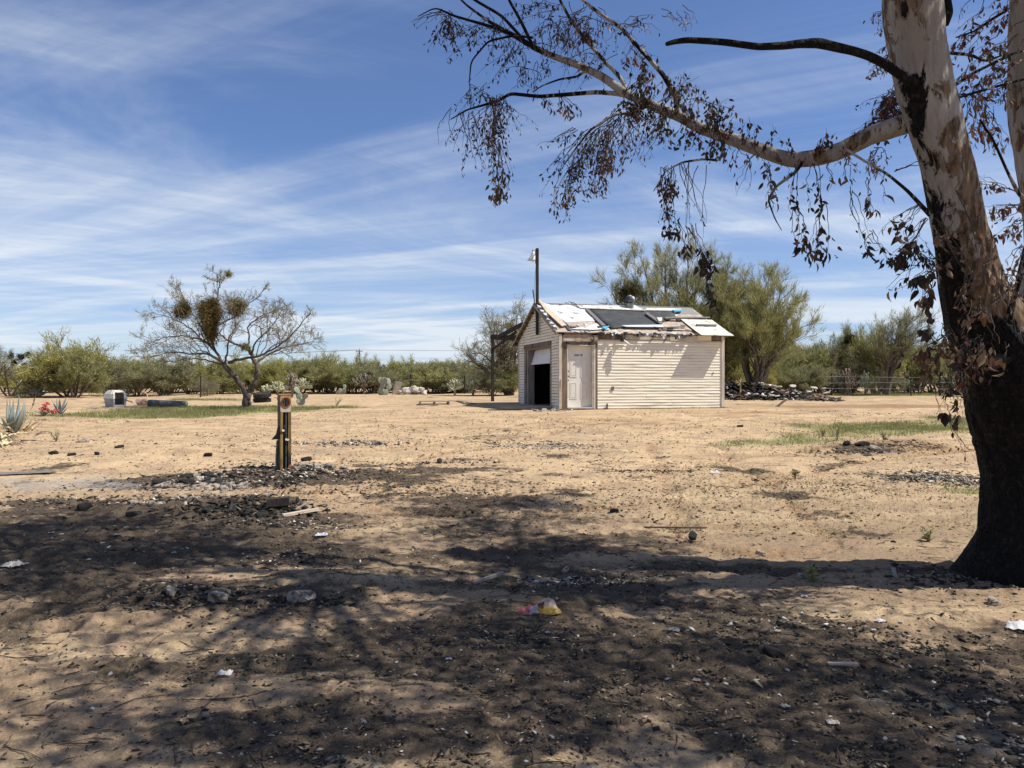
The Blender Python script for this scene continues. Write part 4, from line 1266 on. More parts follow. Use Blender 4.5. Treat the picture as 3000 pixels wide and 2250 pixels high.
# frieze under the eave
x = 1.30
k = 0
while x < LX - 0.1:
    wdt = random.uniform(0.5, 1.1); x2 = min(x + wdt, LX - 0.08)
    mm = [M['oldwood'], M['trim'], M['osb'], M['trim'], M['siding']][k % 5]
    MB().box(x, x2 - 0.004, -0.018 - 0.006 * (k % 2), 0.0, 2.285 + 0.015 * (k % 3), 2.47).obj('frieze_board', mm, shed)
    x = x2; k += 1
MB().box(1.30, LX - 0.08, -0.012, 0.0, 2.24, 2.286).obj('frieze_board', M['trim'], shed)

# the side door, set back in its opening
dr = MB().box(0.272, 1.128, 0.14, 0.18, 0.06, 2.07).obj('door', M['door'], shed)
DY = 0.14
for (xa, xb, za, zb) in ((0.385, 0.635, 1.05, 1.66), (0.765, 1.015, 1.05, 1.66), (0.385, 0.635, 0.33, 0.87), (0.765, 1.015, 0.33, 0.87)):
    pnl = MB()
    m_ = 0.028
    pnl.box(xa, xb, DY - 0.012, DY - 0.001, za, za + m_).box(xa, xb, DY - 0.012, DY - 0.001, zb - m_, zb)
    pnl.box(xa, xa + m_, DY - 0.012, DY - 0.001, za + m_, zb - m_).box(xb - m_, xb, DY - 0.012, DY - 0.001, za + m_, zb - m_)
    pnl.box(xa + 0.05, xb - 0.05, DY - 0.009, DY - 0.001, za + 0.05, zb - 0.05)
    pnl.obj('panel', M['door'], dr)
for zz_ in (0.94, 1.07, 1.24):
    MB().lathe([(0.0, 0.0), (0.028, 0.0), (0.028, 0.02), (0.018, 0.03), (0.024, 0.05), (0.0, 0.058)], 12, Matrix.Translation((0.318, DY, zz_)) @ Matrix.Rotation(math.radians(90), 4, 'X')).obj('lock' if zz_ > 1 else 'knob', M['darkmetal'], dr)
MB().box(0.300, 0.330, DY - 0.006, DY, 0.36, 0.42).obj('scuff_plate', M['darkmetal'], dr)
lt = MB()                      # worn stick-on lettering, no longer legible
for i, (lx_, lw, lh) in enumerate([(0.0, 0.032, 0.055), (0.045, 0.04, 0.06), (0.095, 0.028, 0.06), (0.132, 0.04, 0.055), (0.215, 0.036, 0.07), (0.262, 0.034, 0.07)]):
    x0_ = 0.545 + lx_
    lt.box(x0_, x0_ + lw, DY - 0.004, DY - 0.001, 1.735, 1.735 + 0.016); lt.box(x0_, x0_ + 0.012, DY - 0.004, DY - 0.001, 1.753, 1.735 + lh)
    if i % 2: lt.box(x0_ + 0.014, x0_ + lw, DY - 0.004, DY - 0.001, 1.735 + lh - 0.02, 1.735 + lh)
    else: lt.box(x0_ + lw - 0.011, x0_ + lw, DY - 0.004, DY - 0.001, 1.765, 1.735 + lh)
lt.obj('lettering', M['black'], dr)
fr = MB()
fr.box(0.246, 0.271, -0.014, 0.21, 0.02, 2.105); fr.box(1.129, 1.165, -0.016, 0.21, 0.02, 2.105); fr.box(0.271, 1.129, -0.014, 0.21, 2.075, 2.105)
fr.box(1.167, 1.225, -0.026, 0.0, 0.0, 2.12); fr.box(0.271, 1.129, -0.03, 0.21, 0.02, 0.055)
fr.obj('door_frame', M['jamb'], shed)
MB().box(1.227, 1.30, -0.016, 0.0, 0.0, 2.13).obj('stud', M['oldwood'], shed)

# garage opening in the gable
gf = MB()
gf.box(-0.03, 0.0, 0.82, 0.93, 0.02, 2.24); gf.box(-0.03, 0.0, 3.88, 4.12, 0.02, 2.24)
gf.obj('opening_frame', M['greywood'], shed)
MB().box(0.0, 0.24, 3.66, 3.78, 0.02, 2.14).box(0.0, 0.24, 3.78, 3.86, 0.02, 2.14).obj('opening_jamb', M['greywood'], shed)
MB().box(0.0, 0.24, 0.935, 1.0, 0.02, 2.14).obj('opening_jamb', M['greywood'], shed)
MB().box(-0.045, 0.0, 0.82, 4.12, 2.12, 2.26).obj('header_beam', M['oldwood'], shed)
MB().box(0.0, 0.24, 1.0, 3.66, 2.07, 2.118).obj('header_beam', M['greywood'], shed)
od = MB()
od.prism([(0.12, 1.04, 1.56), (0.12, 3.62, 1.58), (0.24, 3.56, 2.06), (0.18, 1.04, 2.07)], (0.03, 0, 0.01))
dm = pm('overhead_door_sheet', (0.72, 0.73, 0.74), (0.66, 0.67, 0.68), 3, 0.6)
dobj = od.obj('overhead_door', dm, shed); tag(dobj, 'pale overhead door stuck half open')
MB().box(0.095, 0.118, 1.04, 3.62, 1.53, 1.585).obj('bottom_rail', dm, dobj)

# roof deck, both slopes, with joists showing at the rake
def slope_slab(y0, y1, x0, x1, th, name, mat, back=False, lift=0.0):
    pts = []
    for (x_, y_) in ((x0, y0), (x1, y0), (x1, y1), (x0, y1)):
        pts.append((x_, (2 * RIDGE_Y - y_) if back else y_, EAVE_Z + SLOPE * y_ + lift))
    if back: pts = pts[::-1]
    return MB().prism(pts, (0, 0, th)).obj(name, mat, shed)


slope_slab(-0.05, RIDGE_Y, -0.16, LX + 0.14, 0.018, 'roof_deck', M['osb'], lift=-0.022)
slope_slab(-0.45, RIDGE_Y, -0.16, LX + 0.14, 0.022, 'roof_deck', M['shingle'], True, lift=-0.022)
# rake boards on the gable, dark ends of battens beneath
for bk in (False, True):
    y0 = -0.10 if not bk else -0.45
    f_ = (lambda y_: 2 * RIDGE_Y - y_) if bk else (lambda y_: y_)
    a_ = (-0.165, f_(y0), EAVE_Z + SLOPE * y0 - 0.10); b_ = (-0.165, f_(RIDGE_Y), EAVE_Z + SLOPE * RIDGE_Y - 0.10)
    MB().prism([a_, b_, (b_[0], b_[1], b_[2] + 0.085), (a_[0], a_[1], a_[2] + 0.085)] if not bk else [b_, a_, (a_[0], a_[1], a_[2] + 0.085), (b_[0], b_[1], b_[2] + 0.085)], (0.03, 0, 0)).obj('rake_board', M['oldwood'] if bk else M['greywood'], shed)
    for q in range(7):
        y_ = y0 + 0.2 + q * 0.36
        MB().box(-0.13, 0.0, f_(y_) - 0.045, f_(y_) + 0.045, EAVE_Z + SLOPE * y_ - 0.10, EAVE_Z + SLOPE * y_ - 0.03).obj('lookout', M['oldwood'], shed)
MB().prism([(-0.18, 2 * RIDGE_Y + 0.47, EAVE_Z - SLOPE * 0.45 - 0.06), (-0.18, RIDGE_Y + 0.1, EAVE_Z + SLOPE * (RIDGE_Y - 0.1) - 0.06), (-0.18, RIDGE_Y + 0.1, EAVE_Z + SLOPE * (RIDGE_Y - 0.1) - 0.02), (-0.18, 2 * RIDGE_Y + 0.47, EAVE_Z - SLOPE * 0.45 - 0.02)], (0.03, 0, 0)).obj('rake_batten', M['tan'], shed)
MB().box(-0.16, LX + 0.14, RIDGE_Y - 0.05, RIDGE_Y + 0.05, EAVE_Z + SLOPE * RIDGE_Y - 0.035, EAVE_Z + SLOPE * RIDGE_Y + 0.012).obj('ridge_cap', M['shingle'], shed)

LIFT = [0.0]


def patch(name, zpoly, mat, th=0.012, lift=None, label=None, puff=0.0):
    """a sheet or board lying on the front roof slope, outlined in the enlarged roof view"""
    if lift is None:
        LIFT[0] += 0.0045
        lift = 0.004 + LIFT[0]
    pts = [roofpt(*zr(*p)) for p in zpoly]
    pts = [Vector((p.x, p.y, EAVE_Z + SLOPE * p.y + lift)) for p in pts]
    if puff:
        # loose membrane: a gently rumpled sheet over the outline
        c = sum(pts, Vector()) / len(pts)
        v, f = [], []
        n = len(pts); rings = 7
        fine = []
        for i in range(n):
            a, b = pts[i], pts[(i + 1) % n]
            for s_ in range(6): fine.append(a.lerp(b, s_ / 6))
        n = len(fine)
        for rI in range(rings):
            t = 1 - rI / (rings)
            for p in fine:
                q = c.lerp(p, t)
                hx = np.array([q.x]); hy = np.array([q.y])
                bump = (float(fbm(hx * 1.0, hy * 2.0, 2.3, 3, 5)[0]) - 0.45) * puff * (1 if rI else 0.5) + abs(math.sin(q.x * 9 + q.y * 4 + 3 * math.sin(q.x * 2.2))) ** 6 * puff * 0.35
                v.append(tuple(q + RN * max(0.003, bump + puff * 0.25)))
        v.append(tuple(c + RN * puff * 0.4))
        for rI in range(rings - 1):
            for i in range(n):
                j = (i + 1) % n
                f.append((rI * n + i, rI * n + j, (rI + 1) * n + j, (rI + 1) * n + i))
        for i in range(n): f.append(((rings - 1) * n + i, (rings - 1) * n + (i + 1) % n, rings * n))
        for i in range(n): v.append(tuple(fine[i] - RN * 0.002))
        b0 = rings * n + 1
        for i in range(n): f.append((b0 + i, b0 + (i + 1) % n, (i + 1) % n, i))
        me = bpy.data.meshes.new(name); me.from_pydata(v, [], f); me.update()
        me.polygons.foreach_set('use_smooth', np.ones(len(me.polygons), bool))
        o = link(name, me, mat, shed)
    else:
        e1 = pts[1] - pts[0]; e2 = pts[2] - pts[0]
        if e1.cross(e2).z < 0: pts = pts[::-1]
        o = MB().prism(pts, RN * th).obj(name, mat, shed)
    if label: o['label'] = label
    return o


patch('shingle_strip', [(190, 105), (1740, 152), (1790, 200), (1250, 172), (520, 146), (260, 130)], M['shingle'], 0.006)
patch('shingle_strip', [(1600, 190), (1785, 196), (1870, 246), (1570, 238)], M['shingle'], 0.006)
patch('roof_board', [(395, 322), (700, 305), (735, 350), (600, 392), (450, 372)], M['osb'])
patch('felt_scrap', [(370, 330), (450, 372), (530, 395), (420, 405)], M['blackfelt'])
patch('roof_board', [(1420, 330), (1650, 318), (1770, 412), (1690, 408), (1430, 402)], M['osb'])
patch('roof_board', [(1555, 238), (1860, 246), (1905, 292), (1600, 292)], M['osb'])
patch('white_membrane', [(110, 105), (250, 138), (430, 138), (520, 168), (630, 192), (725, 310), (520, 318), (390, 328), (250, 230)], M['whitefelt'], puff=0.035, label='loose white membrane at the front of the roof')
patch('membrane_strip', [(440, 397), (600, 372), (700, 340), (750, 330), (850, 392), (700, 405)], M['whitefelt'], puff=0.02)
patch('black_felt', [(630, 180), (1180, 203), (1560, 205), (1585, 270), (1480, 300), (1430, 330), (1450, 368), (1020, 378), (890, 392)], M['blackfelt'], puff=0.03, label='large sheet of black felt across the middle of the roof')
patch('ridge_board', [(515, 143), (1040, 148), (1245, 203), (900, 192), (560, 176)], M['whiteboard'])
patch('flashing', [(960, 150), (1140, 143), (1250, 196), (1150, 188)], M['whitefelt'])
patch('ridge_batten', [(515, 168), (565, 180), (1240, 206), (1240, 212), (560, 186)], M['lath'], 0.03)
patch('white_strip', [(1280, 178), (1650, 184), (1610, 206), (1240, 200)], M['whiteboard'])
patch('rake_plank', [(85, 78), (130, 108), (405, 368), (352, 380), (180, 220)], M['tan'], 0.03)
patch('batten', [(606, 196), (640, 196), (830, 376), (786, 378)], M['lath'], 0.035)
patch('batten', [(1250, 250), (1278, 244), (1442, 352), (1412, 366)], M['lath'], 0.06)
patch('batten', [(1465, 290), (1950, 288), (1950, 300), (1470, 306)], M['lath'], 0.05)
patch('batten', [(1440, 396), (1680, 384), (1685, 392), (1445, 404)], M['lath'], 0.03)
patch('white_block', [(1375, 312), (1432, 310), (1432, 345), (1395, 350)], M['whiteboard'], 0.09)
patch('eave_strip', [(995, 378), (1440, 370), (1455, 396), (1050, 392)], M['whitefelt'], 0.02)
patch('tarp_scrap', [(790, 392), (872, 384), (822, 418)], M['bluetarp'], 0.015)
patch('tarp_scrap', [(1545, 212), (1660, 205), (1640, 228), (1575, 232)], M['bluetarp'], 0.03)
for i in range(14):     # torn felt along the front rake
    t0 = i / 14; t1 = t0 + random.uniform(0.05, 0.09)
    a = (48 + 240 * t0, 100 + 310 * t0); b = (48 + 240 * t1, 100 + 310 * t1)
    o2 = random.uniform(20, 45)
    patch('torn_felt' if i % 2 else 'membrane_scrap', [a, (a[0] + o2, a[1] + random.uniform(-8, 14)), (b[0] + o2 * 0.8, b[1] + random.uniform(-5, 12)), b], M['blackfelt'] if i % 2 else M['whitefelt'], 0.02, 0.03 + 0.03 * random.random())
# dark cracks and open seams across the membrane and boards
for i in range(11):
    ax, ay = random.uniform(150, 500), random.uniform(125, 250)
    pts = []
    for k in range(5):
        q = roofpt(*zr(ax, ay)); pts.append(Vector((q.x, q.y, EAVE_Z + SLOPE * q.y + 0.035)))
        ax += random.uniform(12, 34); ay += random.uniform(-3, 26)
    MB().tube(pts, [random.uniform(0.006, 0.016) for _ in pts], 5).obj('crack_seam', M['blackfelt'] if i % 3 else M['lath'], shed)
for i in range(18):
    ax, ay = random.choice([(random.uniform(400, 820), random.uniform(330, 400)), (random.uniform(1440, 1900), random.uniform(240, 410)), (random.uniform(600, 1700), random.uniform(370, 400))])
    ln_ = random.uniform(25, 80)
    patch('shingle_scrap', [(ax, ay), (ax + ln_, ay + random.uniform(-8, 10)), (ax + ln_ * 0.9, ay + random.uniform(12, 26)), (ax + ln_ * 0.15, ay + random.uniform(10, 22))], random.choice([M['shingle'], M['blackfelt'], M['tan'], M['whitefelt'], M['oldwood'], M['lath']]), random.uniform(0.006, 0.03), random.uniform(0.02, 0.06))
# ridge scraps of white membrane
for (zx, zy) in ((410, 120), (440, 112), (475, 118), (500, 130)):
    p = roofpt(*zr(zx, zy)); p.z = EAVE_Z + SLOPE * p.y
    MB().tube([p + Vector((-0.06, 0, 0.02)), p + Vector((-0.02, 0, 0.09)), p + Vector((0.04, 0, 0.08)), p + Vector((0.09, 0, 0.02))], [0.02, 0.03, 0.03, 0.015], 6).obj('membrane_scrap', M['whitefelt'], shed)

# white boards at the far end run out past the eave and lie flatter there
OV = -0.42


def flat_board(x0, x1, y0, ytop, lift, mat, name, zedge=2.465):
    prof = [(y0, zedge - 0.01), (-0.05, EAVE_Z - 0.012 + lift), (ytop, EAVE_Z + SLOPE * ytop + lift)]
    v, f = [], []
    for xx in (x0, x1):
        for (y_, z_) in prof:
            sh = 0.0
            v.append((xx, y_, z_)); v.append((xx, y_, z_ + 0.02))
    n = len(prof) * 2
    for k_ in range(len(prof) - 1):
        f.append((k_ * 2 + 1, n + k_ * 2 + 1, n + k_ * 2 + 3, k_ * 2 + 3)); f.append((k_ * 2, k_ * 2 + 2, n + k_ * 2 + 2, n + k_ * 2))
    f.append((0, n, n + 1, 1)); f.append((4, 5, n + 5, n + 4))
    f.append((0, 1, 3, 2)); f.append((2, 3, 5, 4)); f.append((n, n + 2, n + 3, n + 1)); f.append((n + 2, n + 4, n + 5, n + 3))
    me = bpy.data.meshes.new(name); me.from_pydata(v, [], f); me.update()
    return link(name, me, mat, shed)


bx0 = roofpt(*zr(1820, 430)).x
o_ = flat_board(bx0 - 0.10, LX + 0.17, OV, 1.05, 0.075, M['whiteboard'], 'white_board'); o_['label'] = 'white board overhanging the eave at the far corner'
patch('batten', [(1800, 372), (2025, 378), (2020, 390), (1810, 386)], M['lath'], 0.05, 0.10)
# open eave strips: slim battens standing out from the wall line with gaps between
for (xa, xb, yo) in ((1.45, 2.9, -0.10), (3.3, 4.35, -0.15)):
    MB().prism([(xa, yo, EAVE_Z + SLOPE * -0.1 - 0.02), (xb, yo, EAVE_Z + SLOPE * -0.1 - 0.02), (xb, yo + 0.05, EAVE_Z - 0.05), (xa, yo + 0.05, EAVE_Z - 0.05)], (0, 0, 0.018)).obj('eave_batten', M['lath'], shed)
for xr in (1.42, 2.07, 2.58, 3.30, 3.81, 4.47):
    MB().box(xr, xr + 0.04, -0.17 if xr > 3 else -0.13, 0.0, EAVE_Z - 0.13, EAVE_Z - 0.055).obj('rafter_tail', M['oldwood'], shed)
slope_slab(-0.10, -0.02, 4.30, bx0, 0.018, 'eave_board', M['osb'], lift=-0.015)
slope_slab(-0.07, -0.04, 0.02, 1.40, 0.018, 'eave_board', M['osb'], lift=-0.012)
# tattered felt hanging from the eave
for i in range(40):
    xx = random.uniform(1.2, 4.9); wd = random.uniform(0.05, 0.22); ln = random.uniform(0.04, 0.16) * (1.6 if random.random() < 0.15 else 1)
    y_ = -0.09 - random.random() * 0.06
    zt = EAVE_Z - 0.04 + random.uniform(-0.02, 0.03)
    pts = [(xx, y_, zt), (xx + wd, y_, zt), (xx + wd * random.uniform(0.6, 1), y_ - 0.03, zt - ln * random.uniform(0.4, 1)), (xx + wd * random.uniform(0.2, 0.5), y_ - 0.05 * random.random(), zt - ln)]
    MB().prism(pts[::-1], (0, 0.006, 0)).obj('felt_tatter', random.choice([M['blackfelt'], M['blackfelt'], M['burntwood'], M['whitefelt'], M['osb']]), shed)
# flattened run of white and black rolls along the eave edge
for i in range(24):
    xx = random.uniform(0.0, 4.8)
    MB().tube([(xx, -0.14, EAVE_Z - 0.045 + random.uniform(0, 0.03)), (xx + 0.08, -0.16, EAVE_Z - 0.03 + random.uniform(0, 0.03)), (xx + random.uniform(0.12, 0.24), -0.14, EAVE_Z - 0.045)], [0.015, random.uniform(0.02, 0.035), 0.012], 6).obj('eave_scrap', random.choice([M['whitefelt'], M['whitefelt'], M['blackfelt'], M['lath']]), shed)
# floodlight bundle hanging from the eave
fx = 2.12
MB().tube([(fx, -0.18, 2.46), (fx - 0.01, -0.20, 2.34), (fx - 0.03, -0.21, 2.22)], [0.03, 0.06, 0.07], 8).obj('eave_lamp_bracket', M['darkmetal'], shed)
MB().tube([(fx + 0.02, -0.22, 2.25), (fx + 0.10, -0.25, 2.19), (fx + 0.20, -0.28, 2.11)], [0.035, 0.05, 0.03], 10).obj('eave_lamp', M['lampwhite'], shed)
# hose bib riser by the door, hole and box on the wall
MB().tube([(1.62, -0.06, -0.1), (1.62, -0.06, 0.12), (1.61, -0.10, 0.16)], 0.03, 8).obj('tap_pipe', M['oldwood'], shed)
MB().box(1.80, 1.88, -0.045, -0.015, 0.62, 0.74).obj('socket_box', M['lath'], shed)
MB().box(5.52, 5.56, -0.04, -0.015, 1.17, 1.22).obj('socket_box', M['lath'], shed)
MB().box(LX - 0.12, LX + 0.06, -0.07, -0.025, -0.2, 0.02).obj('corner_block', M['burntwood'], shed)

# turbine ventilator
vp = roofpt(*zr(1085, 165)); vp = Vector((vp.x, vp.y, EAVE_Z + SLOPE * vp.y))
vt = MB().lathe([(0.15, -0.05), (0.15, 0.16), (0.17, 0.17)], 20, Matrix.Translation(vp)).obj('roof_vent', M['metal'], shed, True)
vm = Matrix.Translation(vp)
MB().lathe([(0.17, 0.17), (0.175, 0.19), (0.0, 0.19)], 20, vm).obj('collar', M['metal'], vt)
for q in range(20):
    a = 2 * math.pi * q / 20
    pts = []
    for s_ in range(6):
        ph = math.pi * (0.12 + 0.76 * s_ / 5)
        pts.append(vp + Vector((0.19 * math.sin(ph) * math.cos(a + 0.5 * s_ / 5), 0.19 * math.sin(ph) * math.sin(a + 0.5 * s_ / 5), 0.335 - 0.15 * math.cos(ph))))
    b_ = MB()
    for i in range(5):
        r0 = Vector((pts[i].x - vp.x, pts[i].y - vp.y, 0)).normalized() * 0.03; r1 = Vector((pts[i + 1].x - vp.x, pts[i + 1].y - vp.y, 0)).normalized() * 0.03
        t0 = Vector((-r0.y, r0.x, 0)) * 1.1; t1 = Vector((-r1.y, r1.x, 0)) * 1.1
        k0 = len(b_.v)
        b_.v += [tuple(pts[i]), tuple(pts[i] + t0 + r0 * 0.5), tuple(pts[i + 1] + t1 + r1 * 0.5), tuple(pts[i + 1])]
        b_.f += [(k0, k0 + 1, k0 + 2, k0 + 3)]
    b_.obj('vane', M['metal'], vt)
MB().lathe([(0.0, 0.50), (0.07, 0.49), (0.09, 0.465)], 16, vm).obj('cap', M['metal'], vt)
MB().lathe([(0.11, 0.19), (0.13, 0.33), (0.10, 0.46)], 16, vm).obj('core', M['darkmetal'], vt)

# light mast on the gable
mast_base = loc(P3(1567.5, 981, 27.05))
my = mast_base.y
mp = empty('light_mast', SO + WX * -0.10 + WY * my + Vector((0, 0, 0)), shed.rotation_euler.z)
tag(mp, 'dark wooden mast bolted to the shed gable carrying a white lamp', 'light mast')
ztop = EYE + (1125 - 728) / F * 27.1 - SO.z; zlow = EYE + (1125 - 981) / F * 27.1 - SO.z
mp.location.z = SO.z + zlow
Hm = ztop - zlow
MB().box(-0.05, 0.04, -0.045, 0.045, 0, Hm).obj('pole', M['burntwood'], mp)
MB().box(-0.05, 0.04, -0.0, 0.09, Hm - 0.52, Hm - 0.03).obj('cleat', M['burntwood'], mp)
MB().bar((-0.02, 0.03, 0.65), (-0.06, 0.35, 1.62), 0.04, 0.03).obj('stay', M['burntwood'], mp)
lm = Matrix.Translation((-0.02, 0.27, Hm - 0.28))
arm_ = MB().tube([(0, 0.05, Hm - 0.22), (-0.01, 0.2, Hm - 0.17), (-0.02, 0.42, Hm - 0.2)], 0.022, 8).obj('arm', M['lampwhite'], mp)
lampo = MB().lathe([(0.0, 0.20), (0.045, 0.20), (0.06, 0.14), (0.08, 0.06), (0.14, -0.03), (0.205, -0.12), (0.20, -0.127), (0.12, -0.03), (0.04, 0.04)], 18, Matrix.Translation((-0.02, 0.47, Hm - 0.24)) @ Matrix.Rotation(math.radians(8), 4, 'X')).obj('lamp_shade', M['lampwhite'], mp, True)
MB().lathe([(0.0, 0.27), (0.03, 0.26), (0.035, 0.20)], 12, Matrix.Translation((-0.02, 0.47, Hm - 0.24))).obj('photocell', M['metal'], lampo)
MB().lathe([(0.0, -0.18), (0.02, -0.16), (0.03, -0.10), (0.02, -0.02)], 10, Matrix.Translation((-0.02, 0.47, Hm - 0.24))).obj('bulb', M['lampwhite'], lampo)
MB().tube([(-0.03, 0.06, Hm - 0.5), (-0.04, 0.12, Hm - 0.9), (-0.05, 0.20, Hm - 1.3), (-0.05, 0.19, Hm - 1.7), (-0.05, 0.13, Hm - 2.1), (-0.05, 0.12, Hm - 2.6)], 0.006, 5).obj('cable', M['metal'], mp)

# lean-to frame off the back slope
lt_ = empty('lean_to_frame', SO, shed.rotation_euler.z)
LPp = loc(P3(1443, 1175, 31.8)); LPt = loc(P3(1443, 981, 31.8))
lt_.location = SO + WX * LPp.x + WY * LPp.y; lt_.location.z = gz(lt_.location.x, lt_.location.y) - 0.05
tag(lt_, 'charred open lean-to frame against the far side of the shed', 'frame')
L0 = Vector((LPp.x, LPp.y, lt_.location.z - SO.z))
hp = LPt.z - L0.z
rel = lambda x_, y_, z_: Vector((x_, y_, z_)) - L0
MB().box(-0.055, 0.055, -0.055, 0.055, 0.0, hp).obj('post', M['burntwood'], lt_)
tb = rel(0.25, LY + 0.25, 0); 
pb = loc(P3(1518, 988, 29.9))
MB().bar((-0.06, 0, hp - 0.09), tuple(Vector((pb.x, pb.y, pb.z - 0.05)) - L0), 0.09, 0.19).obj('beam', M['burntwood'], lt_)
r1 = loc(P3(1462, 986, 31.2)); r2 = loc(P3(1532, 949, 29.0))
MB().bar(tuple(r1 - L0), tuple(r2 - L0), 0.10, 0.14).obj('rafter', M['burntwood'], lt_)
b1 = loc(P3(1443, 1024, 31.8)); b2 = loc(P3(1514, 971, 29.9))
MB().bar(tuple(b1 - L0), tuple(b2 - L0), 0.07, 0.09).obj('brace', M['burntwood'], lt_)
far_ = Vector((LPp.x + 3.6, LPp.y + 0.1, LPp.z))
MB().bar((0, 0, hp - 0.06), (3.7, 0.1, hp - 0.06), 0.09, 0.14).obj('beam', M['burntwood'], lt_)
MB().box(3.60, 3.70, 0.04, 0.14, -0.3, hp - 0.13).obj('post', M['burntwood'], lt_)
ts = loc(P3(1474, 972, 30.8)) - L0
MB().tube([ts + Vector((0, 0, -0.16)), ts + Vector((0.03, 0, 0)), ts + Vector((0.1, 0, 0.1)), ts + Vector((0.12, 0.02, 0.02))], [0.05, 0.08, 0.06, 0.03], 7).obj('tarp_scrap', pm('faded_blue_cloth', (0.34, 0.46, 0.52), (0.25, 0.36, 0.43), 9, 0.8), lt_)

# apron in front of the gable, bins in the dark opening
ap = MB()
A0 = SO + WX * -1.6 + WY * 0.7
pts = [SO + WX * a + WY * b for a, b in ((-0.05, 0.6), (-0.05, 4.3), (-1.5, 4.2), (-1.7, 0.8))]
zz0 = max(gz(p.x, p.y) for p in pts) + 0.015
ap.prism([(p.x, p.y, zz0 - 0.15) for p in pts][::-1], (0, 0, 0.15))
o_ = ap.obj('apron_slab', M['concrete']); tag(o_, 'worn concrete slab in front of the garage opening', kind='structure')
bin_ = empty('bin', SO + WX * 1.0 + WY * 2.05 + Vector((0, 0, 0.02)))
tag(bin_, 'dim pale bin standing just inside the dark garage opening', 'bin')
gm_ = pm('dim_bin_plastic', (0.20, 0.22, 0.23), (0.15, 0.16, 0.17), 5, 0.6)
MB().lathe([(0.0, 0.0), (0.21, 0.0), (0.25, 0.8), (0.27, 0.8), (0.27, 0.84), (0.24, 0.84), (0.2, 0.1)], 20).obj('body', gm_, bin_, True)
MB().lathe([(0.275, 0.845), (0.26, 0.88), (0.0, 0.91)], 20).obj('lid', gm_, bin_, True)
bar2 = empty('barrel', SO + WX * 1.3 + WY * 1.35 + Vector((0, 0, 0.02)))
tag(bar2, 'dark barrel beside the pale bin inside the shed', 'barrel')
MB().lathe([(0.0, 0), (0.26, 0), (0.27, 0.02), (0.26, 0.04), (0.26, 0.28), (0.275, 0.30), (0.26, 0.32), (0.26, 0.58), (0.275, 0.6), (0.26, 0.62), (0.26, 0.84), (0.0, 0.84)], 20).obj('body', M['darkmetal'], bar2)
MB().lathe([(0.25, 0.845), (0.27, 0.85), (0.27, 0.87), (0.25, 0.875)], 20).obj('rim', M['darkmetal'], bar2)

# ================================================================== METER POST
B = at(833, 1372)
post = empty('meter_post', (B.x, B.y, B.z - 0.04), math.radians(31))
tag(post, 'scorched rusty meter pedestal with a round empty socket, standing in rubble', 'meter post')
s_ = 0.0875
hP = EYE + (1125 - 1158) / F * B.y - (B.z - 0.04)
pl_ = MB().box(-s_, -s_ + 0.006, -s_, s_, 0, hP).obj('side_panel', M['rustpost'], post)
MB().box(s_ - 0.006, s_, -s_, s_, 0, hP - 0.28).obj('side_panel', M['rustpost'], post)
MB().box(s_ - 0.0065, s_ - 0.0005, -s_, s_, hP - 0.28, hP).obj('side_panel', M['rustplate'], post)
MB().box(-s_ + 0.006, s_ - 0.006, s_ - 0.006, s_, 0, hP).obj('back_panel', M['rustpost'], post)
MB().box(-s_ + 0.006, -s_ + 0.042, -s_ - 0.001, -s_ + 0.003, 0, hP - 0.272).obj('flange', pm('yellowed_flange', (0.34, 0.24, 0.09), (0.20, 0.13, 0.045), 9, 0.7, 0.2, 40, (1, 1, 0.3), (0.06, 0.045, 0.03), 5, (0.52, 0.62)), post)
MB().box(s_ - 0.05, s_ - 0.007, -s_ - 0.001, -s_ + 0.003, 0, hP - 0.272).obj('flange', M['rustpost'], post)
MB().box(-s_ - 0.004, s_ + 0.004, -s_ - 0.006, s_ + 0.002, hP, hP + 0.012).obj('cap', M['rustorange'], post)
# face plate with a round hole
mt_z = hP - 0.135; n_ = 40; rr = 0.068
v, f = [], []
hz = 0.135
for i in range(n_):
    a = 2 * math.pi * i / n_
    c_, q_ = math.cos(a), math.sin(a)
    sc_ = min((s_ - 0.001) / abs(c_) if abs(c_) > 1e-6 else 9, hz / abs(q_) if abs(q_) > 1e-6 else 9)
    v.append((c_ * sc_, -s_ - 0.002, mt_z + q_ * sc_)); v.append((c_ * rr, -s_ - 0.002, mt_z + 0.02 + q_ * rr * 1.12)); v.append((c_ * rr, -s_ + 0.05, mt_z + 0.02 + q_ * rr * 1.12))
for i in range(n_):
    j = (i + 1) % n_
    f.append((i * 3, j * 3, j * 3 + 1, i * 3 + 1)); f.append((i * 3 + 1, j * 3 + 1, j * 3 + 2, i * 3 + 2))
me = bpy.data.meshes.new('socket_plate'); me.from_pydata(v, [], f); me.update()
sp = link('socket_plate', me, M['rustplate'], post)
rg = MB()
for rad_, wd_ in ((rr + 0.006, 0.007), (rr - 0.014, 0.004)):
    rg.tube([(math.cos(a) * rad_, -s_ - 0.006, mt_z + 0.02 + math.sin(a) * rad_ * 1.12) for a in np.linspace(0, 2 * math.pi, 33)], wd_, 6, False)
rg.obj('socket_ring', M['rustorange'], sp)
MB().box(-0.02, 0.0, -0.05, -0.03, mt_z - 0.02, mt_z + 0.06).box(0.02, 0.04, -0.05, -0.03, mt_z - 0.02, mt_z + 0.06).obj('socket_jaw', M['metal'], sp)
MB().tube([(0.012, -0.06, 0.02), (0.012, -0.062, 0.5), (0.012, -0.06, hP - 0.29)], 0.009, 8).obj('conduit', M['metal'], post)
MB().tube([(-0.02, -0.05, 0.55), (-0.03, -0.09, 0.62), (0.0, -0.10, 0.68), (-0.02, -0.06, 0.75)], 0.006, 6).obj('wire', M['wireblack'], post)
